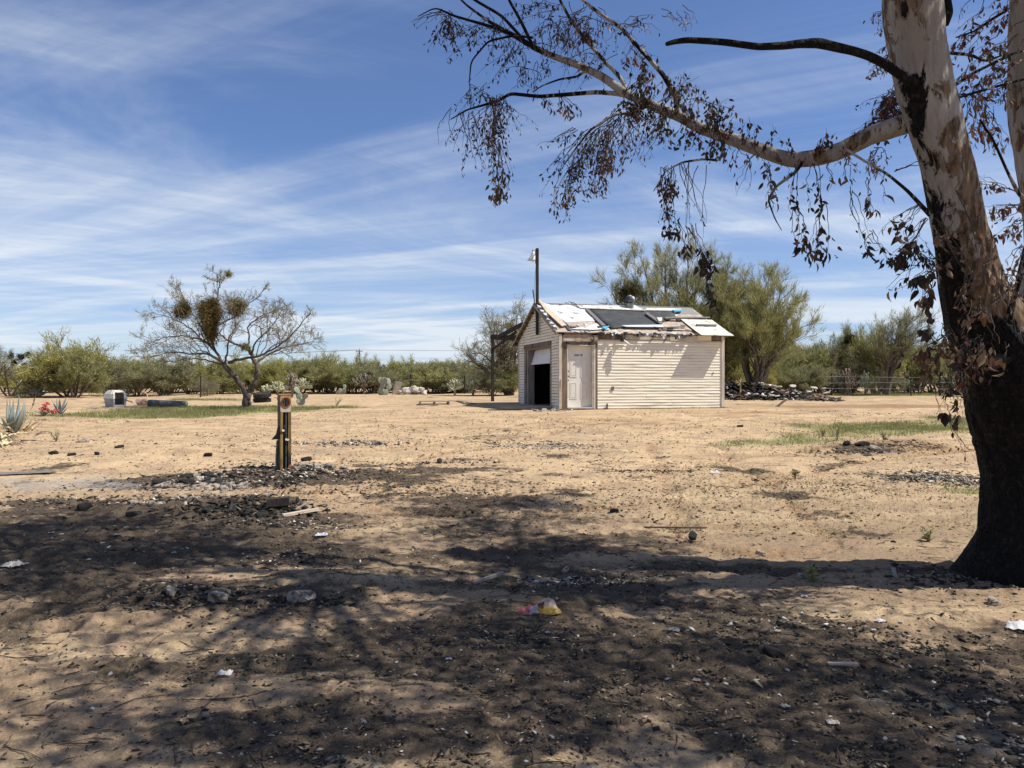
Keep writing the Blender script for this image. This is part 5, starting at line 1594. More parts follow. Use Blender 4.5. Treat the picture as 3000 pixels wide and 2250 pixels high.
MB().tube([(0.0, -0.08, 0.60), (0.03, -0.10, 0.52), (0.0, -0.09, 0.46), (0.04, -0.09, 0.3)], 0.005, 6).obj('wire', M['wireblack'], post)
for (a, b_, c_) in ((-0.045, -0.095, 0.665), (0.01, -0.085, 0.52), (0.03, -0.088, 0.515)):
    MB().box(a - 0.018, a + 0.018, b_ - 0.015, b_ + 0.01, c_ - 0.014, c_ + 0.014).obj('insulator', M['paper'], post)
flap = MB().prism([(-s_ - 0.004, 0.03, 0.74), (-s_ - 0.02, 0.085, 0.60), (-s_ - 0.09, 0.10, 0.51), (-s_ - 0.004, -0.07, 0.53), (-s_ - 0.004, -0.085, 0.70)], (-0.006, 0, 0)).obj('side_flap', M['burntwood'], post)
MB().tube([(-s_ - 0.03, 0.02, 0.02), (-s_ - 0.025, 0.03, 0.25), (-s_ - 0.01, 0.03, 0.5)], 0.022, 8).obj('side_conduit', pm('blue_grey_pipe', (0.13, 0.15, 0.15), (0.07, 0.08, 0.08), 9, 0.6), post)
MB().prism([(s_ * 0.2, -s_ - 0.012, 0.0), (s_ + 0.004, -s_ - 0.012, 0.0), (s_ + 0.004, -s_ - 0.012, 0.13), (s_ * 0.5, -s_ - 0.012, 0.10)], (0, 0.008, 0)).obj('base_plate', M['rustorange'], post)

# ================================================================== UTILITY POLE, FENCES
up = empty('utility_pole', P3(1053, 1125, 160)); up.location.z = gz(up.location.x, 160) - 0.3
tag(up, 'distant wooden utility pole with one crossarm above the scrub', 'utility pole')
uh = EYE + (1125 - 1024) / F * 160 - up.location.z
MB().tube([(0.25, 0, 0), (0, 0, uh)], [0.16, 0.11], 10).obj('pole', M['oldwood'], up)
MB().box(-0.68, 0.68, -0.16, -0.06, uh - 0.42, uh - 0.28).obj('crossarm', M['oldwood'], up)
for a in (-0.6, 0.0, 0.6):
    MB().lathe([(0.03, 0), (0.06, 0.08), (0.05, 0.18), (0.0, 0.2)], 8, Matrix.Translation((a, -0.11, uh - 0.28 if a else uh))).obj('insulator', M['metal'], up)
MB().lathe([(0.0, 0), (0.16, 0), (0.16, 0.6), (0.0, 0.62)], 10, Matrix.Translation((0.05, -0.3, uh - 1.7))).obj('transformer', M['metal'], up)
for a in (-0.6, 0.6):
    MB().tube([(a - 55, -8, uh - 1.9), (a - 28, -4, uh - 1.5), (a, -0.11, uh - 0.1), (a + 40, 5, uh - 0.2), (a + 80, 10, uh + 0.4)], 0.022, 5).obj('cable', M['wireblack'], up)


def wire_fence(name, pxs, d, hgt, label, mat, wires, extra=None):
    base = P3(pxs[0], 1125, d); base.z = gz(base.x, base.y)
    root = empty(name, base)
    tag(root, label, 'fence')
    tops_ = []
    for i, px in enumerate(pxs):
        dd = d + 0.4 * math.sin(i * 1.7)
        p = P3(px, 1125, dd); p.z = gz(p.x, p.y)
        q = p - base
        MB().bar(q + Vector((0, 0, -0.2)), q + Vector((random.uniform(-0.04, 0.04), 0, hgt * random.uniform(0.92, 1.05))), 0.045 if i % 3 else 0.075).obj('post', mat, root)
        tops_.append(q)
    for wz in wires:
        MB().tube([q + Vector((0, -0.04, wz + random.uniform(-0.04, 0.03))) for q in tops_], 0.008, 5, False).obj('wire', M['mesh_wire'], root)
    return root, base, tops_


wire_fence('wire_fence', [2160, 2437, 2669, 2754, 2990, 3150], 40.5, 1.15, 'wire fence on dark posts along the scrub at the right', M['burntwood'], (0.35, 0.7, 1.0))
fr_, fb_, ft_ = wire_fence('wire_fence', [1205, 1247, 1300, 1360], 45, 1.15, 'short run of dark fence posts behind the pale block pile', M['burntwood'], (0.4, 0.8))
MB().bar(ft_[0] + Vector((-1.6, -0.1, 0.55)), ft_[0] + Vector((0.1, -0.1, 0.88)), 0.07).obj('rail', M['greywood'], fr_)
sk = P3(587, 1125, 37); sk.z = gz(sk.x, sk.y)
o_ = MB().bar((0, 0, -0.2), (0.02, 0, 1.0), 0.045).obj('stake', M['burntwood']); o_.location = sk
tag(o_, 'single thin stake standing left of the mesquite trunk', 'stake')

# ================================================================== YARD THINGS
# dog crate
C = at(338, 1194)
cr_ = empty('dog_crate', (C.x, C.y, C.z), math.radians(-44))
tag(cr_, 'plastic dog crate with cream top and grey base, lying doorless by the scrub', 'dog crate')
def crate_shell(z0, z1, w0, w1, l0, l1, chf):
    v, f = [], []
    for (z, w_, l_) in ((z0, w0, l0), (z1, w1, l1)):
        for (a, b) in ((-1, -1 + chf), (-1 + chf, -1), (1 - chf, -1), (1, -1 + chf), (1, 1 - chf), (1 - chf, 1), (-1 + chf, 1), (-1, 1 - chf)):
            v.append((a * l_ / 2, b * w_ / 2, z))
    for i in range(8):
        j = (i + 1) % 8
        f.append((i, j, 8 + j, 8 + i))
    return v, f
# length along x; the doorway in the +x end is left open
def shell_obj(name, z0, z1, w0, w1, l0, l1, mat, lid, door):
    v, f = crate_shell(z0, z1, w0, w1, l0, l1, 0.22)
    f = [q for i, q in enumerate(f) if i != 3]
    if lid == 'top': f.append(tuple(range(8, 16)))
    if lid == 'bottom': f.append(tuple(range(7, -1, -1)))
    # end frame round the doorway
    y0, y1 = -w0 / 2 * 0.78, w0 / 2 * 0.78; Y0, Y1 = -w1 / 2 * 0.78, w1 / 2 * 0.78
    dw = 0.15
    b = len(v)
    xe0, xe1 = l0 / 2, l1 / 2
    v += [(xe0, y0, z0), (xe0, -dw, z0), (xe1, -dw, z1), (xe1, Y0, z1), (xe0, dw, z0), (xe0, y1, z0), (xe1, Y1, z1), (xe1, dw, z1)]
    f += [(b, b + 1, b + 2, b + 3), (b + 4, b + 5, b + 6, b + 7)]
    if door == 'top':
        zt = z1 - 0.07; xe = xe0 + (xe1 - xe0) * (zt - z0) / (z1 - z0)
        b = len(v); v += [(xe, -dw, zt), (xe, dw, zt), (xe1, dw, z1), (xe1, -dw, z1)]; f.append((b, b + 1, b + 2, b + 3))
    elif door == 'bottom':
        zt = z0 + 0.06; xe = xe0 + (xe1 - xe0) * (zt - z0) / (z1 - z0)
        b = len(v); v += [(xe0, -dw, z0), (xe0, dw, z0), (xe, dw, zt), (xe, -dw, zt)]; f.append((b, b + 1, b + 2, b + 3))
    me = bpy.data.meshes.new(name); me.from_pydata(v, [], f); me.update()
    o = link(name, me, mat, cr_)
    so = o.modifiers.new('thick', 'SOLIDIFY'); so.thickness = 0.012; so.offset = -1
    return o
shell_obj('base', 0.0, 0.25, 0.46, 0.52, 0.74, 0.80, M['crate_base'], 'bottom', 'bottom')
shell_obj('top', 0.27, 0.44, 0.54, 0.52, 0.82, 0.78, M['crate_top'], None, None)
shell_obj('roof', 0.44, 0.56, 0.52, 0.34, 0.78, 0.56, M['crate_top'], 'top', 'top')
rim_ = MB(); vv, ff = crate_shell(0.248, 0.272, 0.56, 0.56, 0.84, 0.84, 0.2)
rim_.v = vv; rim_.f = [q for i_, q in enumerate(ff) if i_ != 3]; ro = rim_.obj('rim', M['crate_base'], cr_)
so = ro.modifiers.new('thick', 'SOLIDIFY'); so.thickness = 0.02

# tyres
ty = at(768, 1178)
for i, (dz, tilt) in enumerate(((0.0, 0), (0.20, 6))):
    o = empty('tyre', (ty.x + 0.05 * i, ty.y - 0.12 * i, ty.z + dz - 0.01))
    o.rotation_euler = (math.radians(tilt), math.radians(-3 * i), 0)
    tag(o, ['lower black tyre lying flat, tilted one on top of it', 'upper black tyre resting tilted on another tyre'][i], 'tyre', 'tyres behind the bare mesquite')
    prof = []
    for k in range(17):
        a = 2 * math.pi * k / 16
        prof.append((0.26 + 0.085 * math.cos(a) * (1 if math.cos(a) > 0 else 0.8), 0.10 + 0.10 * math.sin(a)))
    MB().lathe(prof, 28).obj('carcass', M['tyre'], o, True)
    tr_ = MB()
    for q in range(28):
        a = 2 * math.pi * q / 28
        Mx = Matrix.Rotation(a, 4, 'Z')
        tr_.box(0.335, 0.352, -0.022, 0.022, 0.03, 0.17, Mx)
    tr_.obj('tread', M['tyre'], o)

# roll of wire mesh, boulder and pole
R0 = at(492, 1192)
rl = empty('wire_mesh_roll', (R0.x, R0.y, R0.z)); tag(rl, 'flattened roll of grey wire mesh in the weeds near the dog crate', 'wire roll')
pr = []
for k in range(9):
    t = k / 8
    pr.append((Vector((-0.68 + 1.35 * t, 0.03 * math.sin(5 * t), 0.12 - 0.03 * t)), 0.13 - 0.02 * t))
MB().tube([p for p, _ in pr], [r for _, r in pr], 16).obj('core', pm('grey_mesh_fill', (0.13, 0.14, 0.15), (0.08, 0.09, 0.10), 60, 0.8), rl, True)
hl = MB()
for sgn in (1, -1):
    for h in range(10):
        pts = []
        for k in range(30):
            t = k / 29; a = sgn * t * 9 + h * 2 * math.pi / 10
            pts.append((-0.68 + 1.35 * t, 0.03 * math.sin(5 * t) + (0.138 - 0.02 * t) * math.cos(a), 0.12 - 0.03 * t + (0.138 - 0.02 * t) * math.sin(a)))
        hl.tube(pts, 0.004, 4, False)
hl.obj('wire', M['mesh_wire'], rl)


def rock_mesh(name, size, seed, flat=0.7, sub=2):
    """a broken lump: a ball cut by a few flat faces, edges left sharp"""
    import bmesh
    r = np.random.default_rng(seed)
    bm = bmesh.new()
    bmesh.ops.create_icosphere(bm, subdivisions=sub + 1, radius=1.0)
    planes = unit(np.concatenate([r.normal(size=(8, 3)), [[0, 0.1, 1], [0.1, 0, -1]]])); offs = np.concatenate([r.uniform(0.5, 0.82, 8), [0.55, 0.6]])
    co = np.array([v.co for v in bm.verts])
    for _ in range(2):
        for pl, of in zip(planes, offs):
            dd = np.clip(co @ pl - of, 0, None)
            co = co - dd[:, None] * pl
    co = co * (1 + r.normal(0, 0.018, (len(co), 1)))
    co = co / np.abs(co).max(axis=0)
    for v, c in zip(bm.verts, co):
        v.co = Vector((c[0] * size[0], c[1] * size[1], c[2] * size[2]))
    bmesh.ops.remove_doubles(bm, verts=bm.verts, dist=0.05)
    me = bpy.data.meshes.new(name); bm.to_mesh(me); bm.free()
    return me


bo = at(410, 1188)
o_ = link('boulder', rock_mesh('boulder', (0.30, 0.22, 0.17), 5), pm('pinkish_boulder', (0.50, 0.36, 0.27), (0.34, 0.23, 0.17), 5, 0.95, 0.3, 30, (1, 1, 1), (0.12, 0.08, 0.06), 3), None, (bo.x + 0.08, bo.y, bo.z + 0.10)); tag(o_, 'pinkish brown boulder at the end of the wire roll', 'boulder')
o_ = MB().bar((bo.x - 0.72, bo.y - 0.05, bo.z + 0.27), (bo.x - 0.22, bo.y - 0.1, bo.z + 0.12), 0.035).obj('wooden_handle', M['oldwood']); tag(o_, 'thin brown wooden handle leaning from the boulder to the dog crate', 'handle')

# pallet
pa = at(1272, 1184)
pt = empty('pallet', (pa.x, pa.y, pa.z), math.radians(8)); tag(pt, 'grey wooden pallet lying flat on the sand left of the shed', 'pallet')
for q in range(7): MB().box(-0.58, 0.58, -0.5 + q * 0.145, -0.5 + q * 0.145 + 0.10, 0.10, 0.12).obj('plank', M['greywood'], pt)
for q in (-0.55, -0.02, 0.50): MB().box(q, q + 0.045, -0.5, 0.48, 0.02, 0.098).obj('bearer', M['oldwood'], pt)
for q in range(3): MB().box(-0.58, 0.58, -0.5 + q * 0.43, -0.4 + q * 0.43, 0.0, 0.018).obj('plank', M['greywood'], pt)

# ================================================================== TREES AND SCRUB
def rot_about(d, ang, az):
    d = d.normalized()
    a = Vector((0, 0, 1)) if abs(d.z) < 0.9 else Vector((1, 0, 0))
    u = d.cross(a).normalized(); v = d.cross(u)
    s = u * math.cos(az) + v * math.sin(az)
    return (d * math.cos(ang) + s * math.sin(ang)).normalized()


def grow(out, tips, p, d, L, r, lv, maxlv, nch, spread, up, wig, ratio, R, seg=5):
    pts = [Vector(p)]; rad = [r]
    q = Vector(p); dd = Vector(d)
    for i in range(seg):
        dd = (dd + Vector((R.gauss(0, wig), R.gauss(0, wig), R.gauss(0, wig) + up))).normalized()
        q = q + dd * (L / seg)
        pts.append(Vector(q)); rad.append(r * (1 - 0.5 * (i + 1) / seg))
    out.append((pts, rad))
    if lv >= maxlv:
        for i in range(1, seg + 1):
            tips.append((pts[i], (pts[i] - pts[i - 1]).normalized(), i / seg))
        return
    n = nch[min(lv, len(nch) - 1)]
    for c in range(n):
        t = (c + 0.6 + R.random() * 0.4) / n
        t = 0.25 + 0.75 * t if lv else 0.4 + 0.6 * t
        k = min(int(t * seg), seg - 1)
        bp = pts[k].lerp(pts[k + 1], min(1.0, t * seg - k))
        bd = (pts[k + 1] - pts[k]).normalized()
        nd = rot_about(bd, spread * R.uniform(0.5, 1.25), R.random() * 6.283)
        grow(out, tips, bp, nd, L * ratio * R.uniform(0.7, 1.2), max(rad[k] * 0.6, 0.003), lv + 1, maxlv, nch, spread, up, wig, ratio, R, seg)


def shoots(name, tips, per, ln, wd, cols, R, nr, upb=0.5, rnd=0.6, side=0.15, keep=1.0):
    """fine green shoots clothing the ends of the branches"""
    tp = [t for t in tips if R.random() < keep]
    m = len(tp)
    P_ = np.array([tuple(t[0]) for t in tp]); D_ = np.array([tuple(t[1]) for t in tp])
    P_ = np.repeat(P_, per, 0); D_ = np.repeat(D_, per, 0)
    n = len(P_)
    C = P_ + nr.normal(0, side * 0.5, (n, 3))
    D = D_ + nr.normal(0, rnd, (n, 3)) + np.array([0, 0, upb])
    L = nr.uniform(0.5, 1.25, n) * ln; Wd = nr.uniform(0.6, 1.4, n) * wd
    V, Fq = slivers_np(C, D, L, Wd, nr)
    me = mesh_np(name, V, [Fq])
    cols = np.array(cols)
    base = cols[nr.integers(0, len(cols), m)]
    col = np.repeat(np.repeat(base, per, 0) * nr.uniform(0.7, 1.25, (n, 1)), 3, 0)
    cattr(me, col)
    return me


OLIVE = [(0.30, 0.305, 0.125), (0.35, 0.345, 0.15), (0.245, 0.255, 0.10), (0.40, 0.385, 0.185)]
YGREEN = [(0.42, 0.395, 0.14), (0.37, 0.36, 0.125), (0.47, 0.435, 0.18), (0.32, 0.32, 0.11)]
GREYG = [(0.27, 0.28, 0.14), (0.33, 0.325, 0.18), (0.21, 0.22, 0.105), (0.36, 0.345, 0.21)]
DUSTY = [(0.26, 0.215, 0.155), (0.30, 0.25, 0.185), (0.20, 0.165, 0.115)]
MISTLE = [(0.16, 0.115, 0.035), (0.21, 0.155, 0.05), (0.11, 0.08, 0.03), (0.25, 0.19, 0.075)]
DKGREEN = [(0.05, 0.062, 0.022), (0.075, 0.085, 0.03), (0.035, 0.045, 0.016)]


def bush_proto(name, kind, seed):
    """about 3 m high, 3.4 m wide, foot at the origin"""
    R = random.Random(seed); nr = np.random.default_rng(seed)
    out, tips = [], []
    root = empty(name)
    if kind in ('olive', 'yellow', 'low'):
        nst = 8
        for i in range(nst):
            az = i * 6.283 / nst + R.uniform(-0.3, 0.3)
            lean = R.uniform(0.15, 0.85)
            d = Vector((math.cos(az) * math.sin(lean), math.sin(az) * math.sin(lean), math.cos(lean)))
            grow(out, tips, Vector((math.cos(az) * 0.12, math.sin(az) * 0.12, -0.1)), d, R.uniform(1.15, 1.6), 0.045, 0, 2, (6, 5), 0.75, 0.05, 0.13, 0.62, R, 5)
        me = shoots('crown', tips, 13, 0.25, 0.024, {'olive': OLIVE, 'yellow': YGREEN, 'low': GREYG}[kind], R, nr, 0.35, 0.7, 0.16)
        bark = M['bushwood']
    elif kind == 'grey':
        nst = 5
        for i in range(nst):
            az = i * 6.283 / nst + R.uniform(-0.4, 0.4)
            lean = R.uniform(0.3, 0.95)
            d = Vector((math.cos(az) * math.sin(lean), math.sin(az) * math.sin(lean), math.cos(lean)))
            grow(out, tips, Vector((0, 0, -0.1)), d, R.uniform(1.2, 1.7), 0.06, 0, 3, (4, 4, 3), 0.75, 0.02, 0.17, 0.62, R, 5)
        me = shoots('crown', tips, 7, 0.18, 0.019, GREYG + DUSTY, R, nr, 0.05, 0.9, 0.14)
        bark = M['bushwood']
    V, Fq = tubes_np([([tuple(q) for q in p], r) for p, r in out], 4)
    link('trunk', mesh_np('trunk', V, [Fq], True), bark, root)
    link('crown', me, M['shoot'], root)
    vv = np.empty(len(me.vertices) * 3, np.float32); me.vertices.foreach_get('co', vv); vv = vv.reshape(-1, 3)
    root['span'] = float(np.percentile(np.abs(vv[:, :2]), 97) * 2); root['tall'] = float(np.percentile(vv[:, 2], 98.5))
    return root


PROTO = {}
for k, sd in (('olive', 11), ('olive', 12), ('yellow', 21), ('yellow', 22), ('low', 31), ('grey', 41), ('grey', 42)):
    PROTO.setdefault(k, []).append([bush_proto('desert_shrub', k, sd), False])


def shrub(px, top, d, wpx, kind, label, group=None, flat=1.0, cat='shrub'):
    p = P3(px, 1125, d); p.z = gz(p.x, d) - 0.03
    h = (1125 - top) / F * d + EYE - p.z
    w_ = wpx / F * d
    lst = PROTO[kind]
    ent = random.choice(lst)
    sp_, tl_ = ent[0]['span'], ent[0]['tall']
    sc = (w_ / sp_, w_ / sp_ * flat, h / tl_)
    rz = random.uniform(0, 6.28)
    if not ent[1]:
        ent[1] = True
        o = ent[0]; o.location = p; o.rotation_euler = (0, 0, rz); o.scale = sc
        tag(o, label, cat, group)
    else:
        o = dup(ent[0], p, rz, sc, label=label, cat=cat, group=group)
        o.name = ent[0].name.split('.')[0]
        if not group and 'group' in o: del o['group']
    return o


GL = 'shrubs along the left edge of the scrub'
shrub(30, 1030, 40, 190, 'grey', 'grey half bare shrub at the far left behind the large agave')
shrub(105, 1068, 38.5, 170, 'low', 'low dark shrub between the agaves and the bare grey shrub', flat=0.7)
shrub(205, 1003, 38, 235, 'yellow', 'tallest yellow-green palo verde shrub, left of the dog crate')
shrub(215, 1035, 36.5, 150, 'olive', 'olive shrub in front of the tall yellow-green palo verde')
shrub(320, 1048, 41, 170, 'olive', 'rounded olive shrub directly behind the dog crate')
shrub(405, 1052, 42, 160, 'yellow', 'yellow-green shrub above the wire roll')
shrub(360, 1075, 39, 120, 'grey', 'dusty grey shrub low behind the dog crate')
shrub(480, 1058, 41, 170, 'low', 'grey-green shrub with bare dark stems above the wire roll')
shrub(560, 1055, 43, 150, 'yellow', 'yellowish shrub seen under the left branches of the bare mesquite')
shrub(640, 1062, 44, 160, 'olive', 'olive shrub seen through the fork of the bare mesquite')
shrub(600, 1105, 40, 100, 'grey', 'low bare grey shrub left of the mesquite trunk')
shrub(715, 1052, 45, 170, 'yellow', 'yellow-green shrub right behind the mesquite trunk')
shrub(800, 1062, 47, 180, 'yellow', 'yellow-green shrub behind the pale chollas')
shrub(880, 1060, 48, 170, 'olive', 'olive shrub rising behind the brightest cholla')
shrub(965, 1045, 48, 150, 'yellow', 'pointed yellow-green shrub left of the utility pole')
shrub(1085, 1052, 50, 120, 'yellow', 'yellow-green shrub right of the utility pole')
shrub(1165, 1058, 51, 130, 'yellow', 'bright shrub above the pale block pile')
shrub(1020, 1075, 47, 140, 'low', 'dull shrub under the utility pole')
shrub(1125, 1085, 48, 150, 'olive', 'olive shrub behind the grey-brown cholla')
shrub(1230, 1072, 52, 150, 'low', 'dull green shrub behind the dark fence posts')
shrub(1300, 1068, 50, 150, 'grey', 'reddish grey shrub left of the lean-to frame')
shrub(1370, 1066, 50, 150, 'yellow', 'yellowish shrub just left of the lean-to post')
shrub(1295, 1092, 46, 110, 'low', 'low green shrub beside the second dark fence post')
shrub(1440, 1092, 40, 130, 'low', 'dark low shrub at the foot of the lean-to post', flat=0.7)
shrub(1500, 1070, 41, 120, 'olive', 'green shrub between the lean-to post and the shed')
shrub(1425, 1062, 46, 120, 'grey', 'grey shrub behind the lean-to post')
shrub(2150, 1015, 40, 170, 'yellow', 'yellow-green shrub right of the shed behind the burnt heap')
shrub(2235, 1040, 41, 150, 'yellow', 'low yellowish shrub behind the middle of the burnt heap')
shrub(2330, 1030, 46, 150, 'olive', 'olive shrub at the right end of the burnt heap')
shrub(2390, 1008, 47, 170, 'olive', 'broad olive shrub with dark stems at the right')
shrub(2470, 985, 47, 160, 'grey', 'grey-green shrub under the dark mistletoe clump')
shrub(2500, 968, 48, 120, 'olive', 'tall olive shrub carrying a dark mistletoe clump')
shrub(2565, 970, 45, 140, 'yellow', 'bright yellow-green shrub in the gap left of the wispy tree')
shrub(2745, 985, 46, 170, 'grey', 'grey shrub just left of the eucalyptus trunk')
shrub(2690, 1020, 45, 130, 'olive', 'small olive shrub behind the right fence posts')
shrub(2830, 1000, 48, 170, 'olive', 'olive shrub partly hidden by the eucalyptus trunk')
shrub(2995, 890, 38, 190, 'grey', 'tall grey shrub at the right edge beyond the eucalyptus')
shrub(2360, 1078, 41, 120, 'low', 'low green shrub right behind the brown end of the burnt heap')
shrub(2270, 1070, 41, 130, 'olive', 'olive shrub with dark stems behind the white part of the burnt heap')
shrub(2430, 1085, 42, 80, 'grey', 'leafless dark shrub by the right fence')
shrub(2600, 1080, 43, 90, 'grey', 'small grey shrub between two right fence posts')
for px_ in np.linspace(20, 1480, 34):
    shrub(px_ + float(rng.normal(0, 14)), float(rng.uniform(1062, 1092)), float(rng.uniform(46, 54)), float(rng.uniform(110, 180)), random.choice(['yellow', 'olive', 'olive', 'yellow', 'low']), 'desert shrub in the second row of scrub behind the yard', 'second row of shrubs behind the yard')
for px_ in np.linspace(2120, 3000, 20):
    shrub(px_ + float(rng.normal(0, 14)), float(rng.uniform(1015, 1075)), float(rng.uniform(48, 56)), float(rng.uniform(110, 180)), random.choice(['yellow', 'olive', 'olive', 'grey', 'low']), 'desert shrub in the back row beyond the right fence', 'back row of shrubs beyond the right fence')
far = [(a_, b_) for a_, b_ in zip(np.linspace(-100, 3100, 66), rng.permutation(66))]
for px_, k in far:
    d = float(rng.uniform(55, 95))
    top = float(rng.uniform(1062, 1088)) if px_ < 2100 else float(rng.uniform(1000, 1060))
    shrub(px_ + float(rng.normal(0, 20)), top, d, float(rng.uniform(90, 190)), ['olive', 'yellow', 'low', 'olive', 'grey'][k % 5], 'distant desert shrub in the wall of scrub behind the yard', 'distant shrubs behind the yard')
for px_ in np.linspace(-50, 3050, 40):
    d = float(rng.uniform(110, 170))
    shrub(px_ + float(rng.normal(0, 25)), float(rng.uniform(1074, 1096)), d, float(rng.uniform(60, 140)), random.choice(['olive', 'low', 'grey']), 'far hazy desert shrub low on the horizon', 'shrubs on the horizon')
for lst in PROTO.values():
    for ent in lst:
        if not ent[1]:
            print('unused proto')


def guided_tree(name, label, base, guides, seed, twig_lv, shoots_par, bark, k=6, sub=(9, 4, 3), sprL=0.9, trunk_k=10, extra=None, cat='tree', dens=1.0, taper=0.5, wig=0.16, up=0.03, rmin=0.004, spread=0.8):
    """tree whose main limbs follow guide curves; finer branches grow from them"""
    R = random.Random(seed); nr = np.random.default_rng(seed)
    root = empty(name, base); tag(root, label, cat)
    out, tips, main = [], [], []
    for g in guides:
        q = resample([(a.x - base.x, a.y - base.y, a.z - base.z, r) for a, r in g['pts']], 24)
        pts = [Vector(v[:3]) + Vector((R.gauss(0, 0.012), R.gauss(0, 0.012), R.gauss(0, 0.012))) for v in q]
        main.append((pts, list(q[:, 3])))
        if g.get('bare'): continue
        n = max(2, int(g.get('n', sub[0]) * dens))
        for c in range(n):
            t = g.get('t0', 0.25) + (1 - g.get('t0', 0.25)) * (c + R.random()) / n
            i = min(int(t * 23), 22)
            bd = (pts[i + 1] - pts[i]).normalized()
            nd = rot_about(bd, spread * R.uniform(0.5, 1.2), R.random() * 6.283)
            nd = (nd + Vector((0, 0, g.get('up', 0.15)))).normalized()
            grow(out, tips, pts[i], nd, g.get('L', sprL) * R.uniform(0.6, 1.25) * (1.15 - taper * t), max(q[i, 3] * 0.5, rmin * 2), 0, twig_lv, sub[1:], spread, up, wig, 0.62, R, 5)
        tips.append((pts[-1], (pts[-1] - pts[-2]).normalized(), 1))
    V, Fq = tubes_np([([tuple(q) for q in p], r) for p, r in main], trunk_k)
    link('trunk', mesh_np('trunk', V, [Fq], True), bark, root)
    V, Fq = tubes_np([([tuple(q) for q in p], [max(x_, rmin) for x_ in r]) for p, r in out], 4)
    link('branch', mesh_np('branch', V, [Fq], True), M['mesq_twig'] if bark is M['mesq'] else bark, root)['kind'] = 'stuff'
    if shoots_par:
        me = shoots('crown', tips, shoots_par[0], shoots_par[1], shoots_par[2], shoots_par[3], R, nr, *shoots_par[4:])
        link('crown', me, M['shoot'], root)
    return root, tips


def clump(parent, name, c, r3, n, cols, seed, ln=0.16, wd=0.02, label=None, down=-0.2):
    """ragged hanging tangle: several uneven tufts with trailing strands"""
    nr = np.random.default_rng(seed)
    k = 9
    tc = unit(nr.normal(size=(k, 3))) * nr.uniform(0.15, 0.75, (k, 1)) * np.array([1, 1, 1.0])
    ts = nr.uniform(0.28, 0.60, k)
    w = nr.integers(0, k, n)
    u = tc[w] + nr.normal(0, 1, (n, 3)) * ts[w][:, None] * 0.52
    u[:, 2] -= (nr.random(n) < 0.2) * nr.random(n) * 0.6
    C = u * np.array(r3) + np.array(c)
    D = u + nr.normal(0, 0.8, (n, 3)) + np.array([0, 0, down - 0.3])
    V, Fq = slivers_np(C, D, nr.uniform(0.6, 1.5, n) * ln, nr.uniform(0.5, 1.2, n) * wd, nr)
    me = mesh_np(name, V, [Fq])
    cols = np.array(cols)
    cattr(me, np.repeat(cols[nr.integers(0, len(cols), n)] * nr.uniform(0.6, 1.3, (n, 1)), 3, 0))
    o = link(name, me, M['shoot'], parent)
    if label: o['label'] = label
    return o


